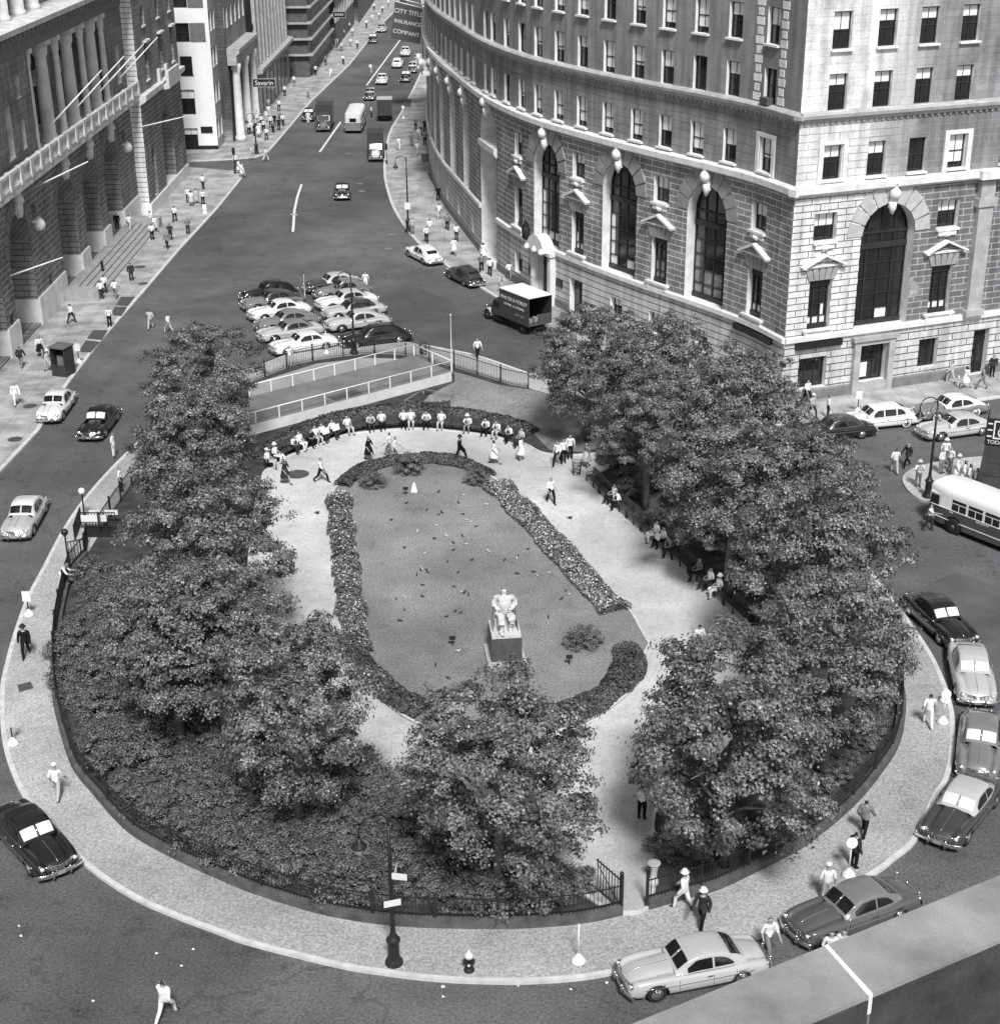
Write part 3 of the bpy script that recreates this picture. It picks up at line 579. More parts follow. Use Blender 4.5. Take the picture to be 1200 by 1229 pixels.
# portal with arched canopy and lantern
b = MB()
for x in (-1.75, 1.25): b.box(x, x + .5, -.55, 0, 0, 4.3)
for i in range(3):
    b.box(-1.66, -1.34, -.6, -.551, .9 + i * 1.0, 1.6 + i * 1.0)
b.box(-1.9, 1.9, -.7, 0, 4.3, 4.6)
rows = []
for q in range(9):
    t = PI * q / 8; rows.append([(-1.5 * math.cos(t), y, 4.6 + 1.35 * math.sin(t)) for y in (-1.1, 0)])
b.grid(rows, 0, False, True); b.face([(-1.5 * math.cos(PI * q / 8), -1.1, 4.6 + 1.35 * math.sin(PI * q / 8)) for q in range(9)])
for x in (-1.3, 0, 1.2): b.lathe([(.2, 0), (.3, .2), (.1, .5)], 8, 0, (x, -1.15, 4.45))
q, n = PC.at(31.2); b.build('portal', TRIM, ob, (q[0], q[1], .13), PC.rz(31.2))
b = MB(); b.lathe([(.1, 0), (.35, .25), (.4, 1.1), (.25, 1.25), (.3, 1.3), (.08, 1.7), (.03, 2.0)], 8); b.tube([(0, 0, .2), (0, .5, 0), (0, 1.1, 0)], .05); q, n = PC.at(32.6, 1.2); b.build('lantern', IRON, ob, (q[0], q[1], 5.3), PC.rz(33.4))
# flag staffs and bunting figures far up the avenue
b = MB()
for z in (0, .35):
    b.tube([(0, 0, 0), (-.9 + z, -3.6, 3.3)], .05)
q, n = PC.at(53, .4); b.build('flagpole', TRIM, ob, (q[0], q[1], 15.6), PC.rz(53))
b = MB()
for i in range(6): b.ball((i * .9 - 2.3, -.7 - .25 * (i % 2), .4 + .5 * math.sin(i * 1.7)), .55, 7, 5, 0, (1.3, .6, .8))
b.box(-3, 3, -.8, 0, -.5, -.2); q, n = PC.at(80, .5); b.build('carved_cartouche', TRIM, ob, (q[0], q[1], 13.4), PC.rz(80))
# roof and back walls (plain)
pts = [PC.at(q)[0] for q in PC.seg(0, LEN, 4)]; b = MB(); b.prism([PR.at(27)[0]] + pts + [(46, 225)], 31.9, 32); b.build('roof', mat('roof_tar', .08), ob)
b = MB(); e0, e1 = PR.at(27)[0], (46, 225); e2 = PC.at(LEN)[0]; b.face([(*e0, 0), (*e1, 0), (*e1, 32), (*e0, 32)]); b.face([(*e1, 0), (*e2, 0), (*e2, 32), (*e1, 32)]); b.build('rear_wall', B_TOPC, ob)
# quoins beside the last window bay, curved side
b = MB()
for zc in range(16):
    for sg in (2.35, 5.2):
        w = .55 if zc % 2 else .8; a0 = sg + .2 - w / 2; cornice(b, PC, a0, a0 + w, [(0, 20.6 + zc * .62), (.06, 20.6 + zc * .62), (.06, 21.1 + zc * .62), (0, 21.1 + zc * .62)])
b.build('quoins', TRIM, ob)
for P_, a in ((PC, 3.95), (PR, 2.75), (PR, 12.85)):
    b = MB()
    for x0, x1, z0, z1 in ((-1.15, -.78, -.15, 2.7), (.78, 1.15, -.15, 2.7), (-.78, .78, 2.42, 2.7)): b.box(x0, x1, -.12, .02, z0, z1)
    q, n = P_.at(a); b.build('window_surround', TRIM, ob, (q[0], q[1], 15.8), P_.rz(a))
b = MB(); b.box(-.45, .45, -.5, 0, 0, .45); q, n = PC.at(3.95); b.build('air_conditioner', DARKGR, ob, (q[0], q[1], 20.5), PC.rz(3.95))
# ------------------------------------------------ arcaded stone building (left)
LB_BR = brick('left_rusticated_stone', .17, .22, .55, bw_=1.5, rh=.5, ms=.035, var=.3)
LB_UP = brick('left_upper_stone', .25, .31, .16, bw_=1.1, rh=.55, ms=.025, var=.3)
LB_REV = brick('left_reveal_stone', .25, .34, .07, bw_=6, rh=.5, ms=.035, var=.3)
LTR = mat('left_trim_stone', .66, var=.3, scale=1, fine=.2)
PALE = mat('pier_base_stone', .78, var=.2, scale=1, fine=.15)
PL = Path([(-37.5, 60), (-37.5, 187)], -1)      # s = Y-60
PV = Path([(-36.4, 60), (-36.4, 187)], -1)
lb = empty('arcaded_stone_building', (-.6, 0, 0), 0, 'long dark stone building with arcade, column loggia and pale balcony, at the left edge', 'building')
O = 30                                           # my survey measured from Y=90
arcs = [5.5, 14.4, 23.4, 32.3, 46.9, 55.8, 64.5]
cl = [(O + a - 3, O + a + 3, [(.3, 10.3, True)]) for a in arcs]
cl += [(O + a - .6, O + a + .6, [(8.6, 9.9)]) for a in (37.2, 70.8)] + [(O + a - .55, O + a + .55, [(.14, 3.2)]) for a in (39.6, 28, 19)]
cl = [q for q in cl]
# ground arcade up to the balcony
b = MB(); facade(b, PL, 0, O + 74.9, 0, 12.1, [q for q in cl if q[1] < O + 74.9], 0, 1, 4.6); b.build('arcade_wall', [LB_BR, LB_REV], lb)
edges = [0] + sorted(sum([[q[0], q[1]] for q in cl if q[1] - q[0] > 2], [])) + [O + 74.9]
for u, v in zip(edges[::2], edges[1::2]):
    if v - u > .3:
        b = MB(); b.prism([PL.at(u)[0], PL.at(v)[0], PL.at(v, .18)[0], PL.at(u, .18)[0]], 0, 2.4); b.prism([PL.at(u - .08, -4.5)[0], PL.at(u - .01, -4.5)[0], PL.at(u - .01, .17)[0], PL.at(u - .08, .17)[0]], 0, 2.3); b.prism([PL.at(v + .01, -4.5)[0], PL.at(v + .08, -4.5)[0], PL.at(v + .08, .17)[0], PL.at(v + .01, .17)[0]], 0, 2.3); b.build('pier_base', PALE, lb)
for i, a in enumerate(arcs):
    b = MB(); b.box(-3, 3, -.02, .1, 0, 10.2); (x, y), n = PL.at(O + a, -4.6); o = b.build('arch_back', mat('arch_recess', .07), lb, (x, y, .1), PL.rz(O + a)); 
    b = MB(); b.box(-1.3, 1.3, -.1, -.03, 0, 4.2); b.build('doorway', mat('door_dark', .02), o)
    b = MB(); b_keystone(b); b.lathe([(.2, -.9), (.3, -.5), (.35, .6), (.22, 1.5)], 8, 0, (0, -.35, 0)); (x, y), n = PL.at(O + a); b.build('carved_keystone', mat('carved_pale_stone', .8, var=.25), lb, (x, y, 10.75), PL.rz(O + a))
    v = MB(); voussoir(v, 3.0, 11, .02, 1.0, .08); v.build('voussoirs', LB_V if False else mat('left_voussoir', .22, var=.3), lb, (x, y, 7.3), PL.rz(O + a))
for a in (37.2, 70.8):
    (x, y), n = PL.at(O + a, -.5); b = MB(); b.box(-.6, .6, 0, .05, 0, 1.3); b.build('small_window', GLASS, lb, (x, y, 8.6), PL.rz(O + a)); b = MB(); b.ball((0, -.3, -.5), .55, 8, 6); b.box(-.8, .8, -.3, 0, -.2, -.02); (x, y), n = PL.at(O + a); b.build('carved_bracket', mat('carved_pale_stone', .8), lb, (x, y, 8.6), PL.rz(O + a))
# steps in front of the three arches
b = MB()
for i in range(5): b.prism([PL.at(O + 43.4)[0], PL.at(O + 69)[0], PL.at(O + 69, 3.0 - i * .5)[0], PL.at(O + 43.4, 3.0 - i * .5)[0]], K + .16 * i, K + .16 * (i + 1))
b.prism([PL.at(O + 42.2)[0], PL.at(O + 43.4)[0], PL.at(O + 43.4, 3.2)[0], PL.at(O + 42.2, 3.2)[0]], K, K + 1.0); b.prism([PL.at(O + 69)[0], PL.at(O + 70.4)[0], PL.at(O + 70.4, 3.2)[0], PL.at(O + 69, 3.2)[0]], K, K + 1.0); b.build('entrance_steps', mat('step_stone', .34, var=.25), lb)
# balcony
b = MB(); s0, s1 = O + 27, O + 74.9
cornice(b, PL, O - 20, s1, [(0, 11.7), (.35, 11.8), (1.1, 12.15), (1.1, 12.6), (0, 12.6)]); b.build('balcony_slab', LTR, lb)
b = MB(); cornice(b, PL, O - 20, s1, [(.75, 13.75), (1.1, 13.75), (1.1, 14.0), (.75, 14.0), (.75, 13.75)]); cornice(b, PL, O - 20, s1, [(.75, 12.55), (1.1, 12.55), (1.1, 12.85), (.75, 12.85)])
q = O - 18
while q < s1:
    b.prism([PL.at(q)[0] if False else PL.at(q, .72)[0], PL.at(q + .7)[0] if False else PL.at(q + .7, .72)[0], PL.at(q + .7, 1.16)[0], PL.at(q, 1.16)[0]], 12.6, 14.05)
    for k in range(1, 6):
        u = q + .7 + k * .36; c_ = PL.at(u, .93)[0]; b.lathe([(.08, 12.8), (.13, 13.0), (.06, 13.3), (.11, 13.75)], 6, 0, (c_[0], c_[1], 0))
    q += 2.9
b.build('balustrade', LTR, lb)
# upper storey: plain ends, recessed loggia
ucols = [(O + a - .8, O + a + .8, [(14.2, 18.2)]) for a in (-14, -5, 4, 33.5)] + [(O + a - .5, O + a + .5, [(14.4, 16.6), (18.4, 20)]) for a in (37.2,)]
b = MB(); facade(b, PL, 0, O + 40.6, 12.5, 21.6, ucols, 0, 1, .6); facade(b, PL, O + 68.6, O + 74.9, 12.5, 21.6, [(O + 71, O + 72.6, [(14.4, 18)])], 0, 1, .6)
for s_, in ((O + 40.6,), (O + 68.6,)):
    b.face([(*PL.at(s_)[0], 12.5), (*PL.at(s_, -3.5)[0], 12.5), (*PL.at(s_, -3.5)[0], 21.6), (*PL.at(s_)[0], 21.6)], 0, [(0, 12.5), (3.5, 12.5), (3.5, 21.6), (0, 21.6)])
b.build('upper_wall', [LB_UP, LTR], lb)
b = MB(); PLR = Path([(-41, 60), (-41, 187)], -1); facade(b, PLR, O + 40.6, O + 68.6, 12.5, 21.6, [(O + a - 1.3, O + a + 1.3, [(13.2, 16.8), (18, 20.4)]) for a in (45.5, 54.5, 63.5)], 0, 1, .4); b.build('loggia_wall', [LB_UP, LTR], lb)
b = MB(); b.prism([PL.at(O + 40.6)[0], PL.at(O + 68.6)[0], PL.at(O + 68.6, -3.5)[0], PL.at(O + 40.6, -3.5)[0]], 12.4, 12.6); b.build('loggia_floor', LTR, lb)
for a in (45.5, 54.5, 63.5):
    put_sash(lb, PLR, O + a, 13.2, 2.6, 3.6, 0, 3, .3, 0, False); put_sash(lb, PLR, O + a, 18, 2.6, 2.4, 0, 3, .3, 0, False)
    (x, y), n = PLR.at(O + a); b = MB(); b.box(-1.7, 1.7, -.6, 0, 0, .25); M_ = Matrix.Translation((0, -.3, .3)) @ Matrix.Rotation(0, 4, 'Y'); b.face([(-1.7, -.6, .25), (1.7, -.6, .25), (0, -.6, 1.0)]); b.face([(-1.7, -.6, .25), (0, -.6, 1.0), (0, 0, 1.0), (-1.7, 0, .25)]); b.face([(1.7, -.6, .25), (0, -.6, 1.0), (0, 0, 1.0), (1.7, 0, .25)]); b.build('pediment', LTR, lb, (x, y, 16.9), PLR.rz(O + a))
for q in ucols:
    for z0, z1 in q[2]: put_sash(lb, PL, (q[0] + q[1]) / 2, z0, q[1] - q[0], z1 - z0, 0, 2, .5)
put_sash(lb, PL, O + 71.8, 14.4, 1.6, 3.6, 0, 2, .5)
for a, r in ((47.6, .6), (56.2, .6), (65.0, .6), (42.0, .33), (51.0, .33), (59.8, .33), (68.0, .33)):
    b = MB(); b.box(-r * 1.5, r * 1.5, -r * 1.5, r * 1.5, 0, .35); b.lathe([(r * 1.4, .35), (r * 1.4, .6), (r * 1.15, .75), (r * 1.2, .95), (r, 1.05), (r * 1.0, 3.5), (r * .85, 7.4), (r * .85, 7.5), (r * 1.05, 7.7), (r * 1.15, 8.5)], 18); b.box(-r * 1.4, r * 1.4, -r * 1.4, r * 1.4, 8.5, 8.98)
    (x, y), n = PL.at(O + a, -.9 if r > .5 else -.5); b.build('column', mat('column_stone', .72, var=.3, scale=.5), lb, (x, y, 12.6), 0)
b = MB(); cornice(b, PL, 0, O + 74.9, [(-1, 21.6), (.1, 21.6), (.15, 22.1), (.2, 22.1), (.2, 23.1), (.5, 23.3)]); b.build('entablature', mat('entab_dark', .2, var=.3), lb)
b = MB(); cornice(b, PL, 0, O + 76, [(.3, 23.2), (1.5, 23.6), (1.6, 24.05), (-1.2, 24.2)])
b.build('cornice', LTR, lb)
b = MB(); q = 1
while q < O + 75: (x, y), n = PL.at(q, .8); b.box(-.35, .35, -.4, .4, 23.05, 23.4, 0, Matrix.Translation((x, y, 0))); q += 1.2
b.build('modillions', mat('entab_dark', .2), lb)
# attic storey set back
PA = Path([(-38.8, 60), (-38.8, 187)], -1); b = MB(); acl = [(q - 1.1, q + 1.1, [(24.8, 28)]) for q in [x * 4.4 + 4 for x in range(23)]]; facade(b, PA, 0, O + 74.9, 24, 32, acl, 0, 1, .4); b.build('attic_wall', [LB_UP, LTR], lb)
for q in acl[:]: 
    if q[0] < O + 60: put_sash(lb, PA, (q[0] + q[1]) / 2, 24.8, 2.2, 3.2, 0, 3, .3, 0, False, 'attic_window')
for q in range(4, 20):
    (x, y), n = PA.at(q * 4.4 + 1.8, .5); b = MB(); b.lathe([(.75, 0), (.75, .35), (.62, .5), (.6, 7)], 14); b.build('attic_column', LTR, lb, (x, y, 24.12)) if q < 18 else None
# end pavilion, one metre proud, its return coloured pale to stand for sunlight
T = O + 75
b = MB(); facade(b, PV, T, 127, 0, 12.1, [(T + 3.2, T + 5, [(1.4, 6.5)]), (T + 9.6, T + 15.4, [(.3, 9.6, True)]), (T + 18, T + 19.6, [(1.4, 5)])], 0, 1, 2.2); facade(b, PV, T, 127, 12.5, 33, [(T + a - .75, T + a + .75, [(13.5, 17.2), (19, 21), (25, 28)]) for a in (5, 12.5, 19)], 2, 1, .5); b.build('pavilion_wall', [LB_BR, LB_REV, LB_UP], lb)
b = MB(); b.face([(-37.6, 135 + .0, 0), (-36.4, 135, 0), (-36.4, 135, 33), (-37.6, 135, 33)], 0, [(0, 0), (1.2, 0), (1.2, 33), (0, 33)]); o = b.build('pavilion_return', brick('return_stone_sun_painted', .82, .9, .25, bw_=5, rh=.52, ms=.04, var=.15), lb); o.location = (0, 30, 0)
b = MB(); b.prism([(-37.5, 165), (-36.2, 164.9), (-36.2, 187.1), (-37.5, 187.1)], 0, 1.3); b.build('pavilion_base', PALE, lb)
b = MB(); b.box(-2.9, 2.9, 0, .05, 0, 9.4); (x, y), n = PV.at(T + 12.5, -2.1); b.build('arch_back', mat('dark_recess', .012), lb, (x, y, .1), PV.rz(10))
b = MB(); cornice(b, PV, T, 127, [(0, 11.6), (.4, 11.8), (.7, 12.1), (.7, 12.6), (0, 12.6)])
for a in (10.5, 14.5): b.box(-.3, .3, -.9, .1, 12.6, 13.9, 0, Matrix.Translation((*PV.at(T + a)[0], 0)))
cornice(b, PV, T + 9.4, T + 15.6, [(.2, 11.7), (1.3, 11.9), (1.3, 12.6), (1.2, 12.6), (1.3, 12.6), (1.3, 13.7), (1.0, 13.7), (1.0, 12.6)]); b.build('pavilion_balcony', LTR, lb)
for a in (5, 12.5, 19):
    for z0, z1 in ((13.5, 17.2), (19, 21), (25, 28)): put_sash(lb, PV, T + a, z0, 1.5, z1 - z0, 0, 2, .4)
    (x, y), n = PV.at(T + a); b = MB(); b.box(-1.1, 1.1, -.4, 0, 0, .2); b.build('window_hood', LTR, lb, (x, y, 17.4), PV.rz(5))
put_sash(lb, PV, T + 4.1, 1.4, 1.8, 5.1, 0, 2, .6)
b = MB(); b.face([(-36.4, 187, 0), (-60, 187, 0), (-60, 187, 33), (-36.4, 187, 33)], 0, [(0, 0), (24, 0), (24, 33), (0, 33)]); b.face([(-36.4, 187, 32.9), (-60, 187, 32.9), (-60, 60, 32.9), (-38.8, 60, 32.9)]); b.face([(-37.5, 60, 0), (-60, 60, 0), (-60, 60, 33), (-37.5, 60, 33)], 0, [(0, 0), (24, 0), (24, 33), (0, 33)]); b.build('rear_wall', LB_UP, lb)
# sloping white flag staffs on the balcony
for a, dz, L_, w in ((43.6, 15.8, 7.2, .09), (52.3, 15.8, 7.2, .09), (60.9, 15.8, 7.2, .09), (69.5, 15.8, 6.5, .09)):
    p0 = Vector((*PL.at(O + a, .6)[0], 15.2)); b = MB(); b.tube([p0, p0 + Vector((3.6, 2.4, 3.6)) * (L_ / 6.5)], [.09, .05], 8); b.build('flagpole', mat('white_staff', .75), lb)
for p0, v in ((Vector((*PL.at(O + 37.5, 0)[0], 11.0)), Vector((4.6, .9, 2.0))), (Vector((*PL.at(O + 29, 0)[0], 6)), Vector((4.0, .9, 1.2))), (Vector((*PV.at(T - .4, 0)[0], 9.5)), Vector((5.2, 1.2, 1.0)))):
    b = MB(); b.tube([p0, p0 + v], [.08, .05], 8); b.build('flagpole', mat('white_staff', .75), lb)
# ------------------------------------------------ buildings up the avenue, left side
def simple_building(name, label, x, y0, y1, h, wallm, rows_, cols_, w, hh, z0, dz, deep=30, trim=None, side_rows=(), extra=None, bl=(0, 0, .4)):
    e_ = empty(name, (0, 0, 0), 0, label, 'building')
    P_ = Path([(x, y0), (x, y1)], -1); n = cols_; L_ = y1 - y0
    cs = [(L_ * (i + .5) / n - w / 2, L_ * (i + .5) / n + w / 2, [(z0 + k * dz, z0 + k * dz + hh) for k in range(rows_)]) for i in range(n)]
    b = MB(); facade(b, P_, 0, L_, 0, h, cs, 0, 1, .3)
    b.build('front_wall', [wallm, trim or LTR], e_)
    for c_ in cs:
        for z, z1 in c_[2]: put_sash(e_, P_, (c_[0] + c_[1]) / 2, z, w, hh, blr.choice(bl), 2, .25, 0, False)
    b = MB(); b.face([(x, y0, h), (x, y1, h), (x - deep, y1, h), (x - deep, y0, h)]); b.build('roof', mat('roof_tar', .08), e_)
    b = MB(); b.face([(x, y1, 0), (x - deep, y1, 0), (x - deep, y1, h), (x, y1, h)], 0, [(0, 0), (deep, 0), (deep, h), (0, h)]); b.build('rear_wall', wallm, e_)
    return e_, P_
WHT = mat('white_render', .86, var=.06, scale=.5); WDK = mat('spandrel_grey', .16, var=.2)
fx = -35.8
e_, P_ = simple_building('white_corner_building', 'tall white rendered corner building with wide dark windows, across the side street', fx, 202, 206.5, 34, mat('side_render', .42, var=.25, scale=.4, fine=.1), 7, 2, 1.6, 2.4, 1.4, 4.4, 14)
PW = Path([(fx, 202), (fx - 14, 202)], 1)
b = MB(); wins = [(2.2, 8.6, [(1.6, 3.6), (5.6, 8.6), (18.0, 20.6), (22.6, 25.6), (27.5, 30)]), (4.2, 6.2, [(12.2, 15)])]
facade(b, PW, 0, 14, 0, 34, [(2.5, 8.5, [(.5, 2.8), (4.5, 7.6), (13.4, 15.7), (17.5, 20.0), (22, 24.6)])], 0, 0, .3); b.build('south_wall', WHT, e_)
for z, h_ in ((.5, 2.3), (4.5, 3.1), (13.4, 2.3), (17.5, 2.5), (22, 2.6)): put_sash(e_, PW, 5.5, z, 6.0, h_, .35 if z < 8 else 0, 7, .25, 0, False)
b = MB(); 
for z, h_ in ((13.4, 2.3), (17.5, 2.5), (22, 2.6)): cornice(b, PW, .5, 2.45, [(0, z), (.03, z), (.03, z + h_), (0, z + h_)])
b.build('spandrel', WDK, e_)
(x, y), n = PW.at(3.2, .02); b = MB(); b.box(-.75, .75, -.03, 0, 0, 2.3); b.build('small_window', GLASS, e_, (x, y, 9.4), PW.rz(2)); b = MB(); b.box(-.75, .75, -.06, -.031, 1.1, 1.22); b.box(-.85, .85, -.06, -.031, -.1, 0); b.build('window_bar', WOODF, e_, (x, y, 9.4), PW.rz(2))
(x, y), n = PW.at(1.3, .02); b = MB(); b.box(-.75, .75, -.06, 0, 0, .8); b.build('name_plate', DARKS, e_, (x, y, 2.2), PW.rz(2))
b = MB(); cornice(b, PW, 0, 14, [(0, 0), (.12, 0), (.12, .6), (0, .6)]); b.build('plinth', DARKS, e_)
e_, P_ = simple_building('colonnaded_bank_building', 'grey bank building with two tall columns and ledge, next to the white building', fx + 1.2, 206.6, 224, 36, brick('bank_stone', .28, .34, .2, bw_=1.5, rh=.5, var=.25), 5, 5, 1.5, 2.5, 14.4, 3.8, 20)
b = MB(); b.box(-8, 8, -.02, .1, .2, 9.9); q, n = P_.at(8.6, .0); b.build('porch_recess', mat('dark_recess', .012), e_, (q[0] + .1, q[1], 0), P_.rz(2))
for a in (1.4, 8.6, 15.8):
    (x, y), n = P_.at(a, .8); b = MB(); b.lathe([(.75, 0), (.75, .5), (.58, .8), (.5, 8.6), (.7, 9.4), (.7, 9.9)], 14); b.build('column', mat('bank_column', .75, var=.2), e_, (x, y, .1))
b = MB(); cornice(b, P_, 0, 17.4, [(0, 9.9), (1.2, 9.9), (1.2, 11.1), (1.6, 11.4), (1.6, 11.9), (0, 12.0)]); b.build('ledge', TRIMD, e_)
e_, P_ = simple_building('pier_fronted_office', 'dark grey office with tall vertical piers and sloping ledge, beyond the bank', fx + 2.2, 224.1, 260, 38, brick('office_stone', .2, .25, .3, bw_=1.2, rh=.5, var=.25), 6, 10, 2.0, 3.6, 8.4, 4.6, 20)
b = MB(); cornice(b, P_, 0, 35.9, [(0, 6.2), (.9, 6.4), (1.0, 7.0), (0, 7.3)]); b.build('ledge', TRIMD, e_)
b = MB()
for i in range(10): b.prism([P_.at(i * 3.6)[0], P_.at(i * 3.6 + .9)[0], P_.at(i * 3.6 + .9, .35)[0], P_.at(i * 3.6, .35)[0]], 7.3, 38)
b.build('pier', TRIMD, e_)
b = MB()
for i in range(8): b.box(-1.3, 1.3, -.04, .05, .2, 5.4 - (i % 2)*.6, 0, Matrix.Translation((*P_.at(2.4 + i * 4.1, .02)[0], 0)) @ Matrix.Rotation(P_.rz(2), 4, 'Z'))
b.build('shop_front', mat('shop_glass', .03, rough=.2), e_)
e_, P_ = simple_building('iron_galleried_building', 'narrow dark building with stacked ledges wrapped round its corner', fx + 5, 264, 300, 36, mat('sooty_front', .11, var=.4), 12, 14, 1.3, 1.7, 1.4, 2.5, 20)
b = MB(); b2 = MB(); fg = fx + 5
for k in range(11): cornice(b2, P_, 0, 36, [(0, 3.6 + k * 2.5), (.8, 3.6 + k * 2.5), (.8, 3.85 + k * 2.5), (0, 3.9 + k * 2.5)]); b2.box(fg - 12, fg + .8, 263.2, 264, 3.6 + k * 2.5, 3.85 + k * 2.5)
b2.build('ledge', TRIMD, e_); b.face([(fg - 12, 264, 0), (fg, 264, 0), (fg, 264, 36), (fg - 12, 264, 36)]); b.build('south_wall', mat('sooty_front', .06), e_)
e_, P_ = simple_building('far_brick_building', 'dim far building on the left of the avenue', fx + 6, 300.1, 340, 36, mat('far_front', .12, var=.4), 7, 12, 1.7, 2.6, 4.6, 4.2, 20)
e_, P_ = simple_building('farthest_building', 'dim building at the far end of the left pavement', fx + 7, 340.1, 460, 36, mat('far_front', .12, var=.4), 5, 20, 1.7, 2.6, 4.6, 4.2, 20)
# ------------------------------------------------ parapet close to the camera (bottom right)
def zp(x, y, z): return G(x, y, z)
pz = 29.0
A0, A1 = Vector(zp(765, 1229, pz)), Vector(zp(1200, 1053, pz)); B0, B1 = Vector(zp(967, 1229, pz)), Vector(zp(1200, 1131, pz))
d = (A1 - A0).normalized(); a0 = A0 - d * 22; a1 = A1 + d * 22; b0 = B0 - d * 22; b1 = B1 + d * 22
pe = empty('roof_parapet', (a0.x, a0.y, 0), 0, 'broad weathered stone parapet coping crossing the bottom right corner', 'parapet'); pe.location = (0, 0, 0)
COPE = mat('weathered_coping', .28, var=.3, scale=1.6, fine=.16, bump=.06); INW = mat('dark_parapet_wall', .055, var=.5, scale=2, fine=.4)  # wall much darker than the coping above it
s0 = Vector(zp(991, 1135, pz)); s1 = Vector(zp(1044, 1194, pz)); gp_ = .02
def cop(p0, p1, q0, q1, nm='coping'):
    b = MB(); b.prism([tuple(p0), tuple(p1), tuple(q1), tuple(q0)], pz - .05, pz, 0, 0, True); return b.build(nm, COPE, pe)
jl = s0 - a0; cop(a0, s0 - d * gp_, b0, s1 - d * gp_); cop(s0 + d * gp_, a1, s1 + d * gp_, b1)
nn_ = Vector((d.y, -d.x)); b = MB(); b.prism([tuple(s0 - d * .02), tuple(s0 + d * .02), tuple(s1 + d * .026), tuple(s1 - d * .026)], pz - .04, pz + .006); b.prism([tuple(s1 - d * .02), tuple(s1 + d * .02), tuple(s1 + d * .02 + nn_ * .014), tuple(s1 - d * .02 + nn_ * .014)], pz - .2, pz + .01); b.build('mortar_seam', PAINT, pe)
w0, w1 = a0 + nn_ * .05, a1 + nn_ * .05; v0, v1 = b0 - nn_ * .012, b1 - nn_ * .012
b = MB(); b.prism([tuple(w0), tuple(w1), tuple(v1), tuple(v0)], 0, pz - .055, 0); b.build('parapet_wall', INW, pe)
b = MB(); b.prism([tuple(v0), tuple(v1), tuple(v1 + nn_ * 8), tuple(v0 + nn_ * 8)], 26.5, 27.2); b.build('roof_deck', mat('roof_tar', .05), pe)
b = MB()
c0 = Vector(zp(1120, 1229, 28.3))
for i in range(5): q = c0 + d * (.0 + i * .14); b.tube([(q.x, q.y, 27.2), (q.x + .02, q.y, 28.25)], .03, 6)
q = s1 + nn_ * .0; b.tube([(q.x, q.y, pz - .2), (q.x, q.y, 27.2)], .02, 6)
b.build('pipe', mat('lead_pipe', .12), pe)
# ================================================================== TREES, SHRUBS, HEDGES
LEAF = mat('tree_leaves', .14, rough=.4, var=.5, scale=.9, spec=.6, island=.55)
LEAFD = mat('shrub_leaves', .125, rough=.6, var=.4, scale=.6, spec=.3, island=.6)
LEAFH = mat('hedge_leaves', .08, rough=.7, var=.4, scale=.8, spec=.2, island=.6)
FLOW = mat('bed_flowers', .2, rough=.7, var=.5, scale=3, spec=.2, island=.9, v2=.5)
BARK = mat('plane_bark', .12, rough=.9, var=.5, scale=3, fine=.2)
def leafquad(V, F, p, n, L, w, rnd):
    n = n.normalized(); a = n.orthogonal().normalized(); th = rnd.uniform(0, 6.28); a = (a * math.cos(th) + n.cross(a) * math.sin(th)); b = n.cross(a); k = len(V)
    V += [p - a * L * .5, p + b * w * .5 + n * w * .12, p + a * L * .5, p - b * w * .5 + n * w * .12]; F.append((k, k + 1, k + 2, k + 3))
def crown_mesh(seed, rx, rz, nl, size, nclump=80, name='crown', m_=None, nsub=9, spread=.21):
    rnd = random.Random(seed); V = []; F = []; cl = []
    ph = [rnd.uniform(0, 6.28) for _ in range(6)]
    for i in range(nclump):
        z = -.8 + 1.75 * (i + .5) / nclump; z = min(z, .98); t = i * 2.399963 + rnd.uniform(-.3, .3)
        lob = 1 + .17 * math.sin(2 * t + ph[0]) + .13 * math.sin(5 * t + ph[1] + z * 3)
        q = math.sqrt(max(.02, 1 - z * z)) * lob * rnd.uniform(.72, 1.08)
        cl.append((Vector((rx * q * math.cos(t), rx * q * math.sin(t), rz * z * rnd.uniform(.85, 1.08))), rnd.uniform(.14, .3) * rx))
    for i in range(nclump // 4): cl.append((Vector((rnd.uniform(-.5, .5) * rx, rnd.uniform(-.5, .5) * rx, rnd.uniform(-.3, .6) * rz)), .25 * rx))
    per = nl // len(cl)
    for c_, r in cl:
        out = c_.normalized()
        subs = []
        for _ in range(nsub):
            d = Vector((rnd.gauss(0, 1), rnd.gauss(0, 1), rnd.gauss(.35, .8))).normalized(); subs.append((c_ + Vector((d.x, d.y, d.z * .6)) * r * rnd.uniform(.55, 1.0), d))
        for j in range(per):
            sp, sd_ = subs[j % nsub]
            o = Vector((rnd.gauss(0, 1), rnd.gauss(0, 1), rnd.gauss(0, .6))) * r * spread
            n = (sd_ * .8 + out * .35 + o.normalized() * .5 + Vector((0, 0, .35)) + Vector((rnd.gauss(0, .4), rnd.gauss(0, .4), rnd.gauss(0, .35))))
            s_ = size * rnd.uniform(.65, 1.25); leafquad(V, F, sp + o, n, s_, s_ * .72, rnd)
    me = bpy.data.meshes.new(name); me.from_pydata(V, [], F); me.materials.append(m_ or LEAF); me.update(); return me
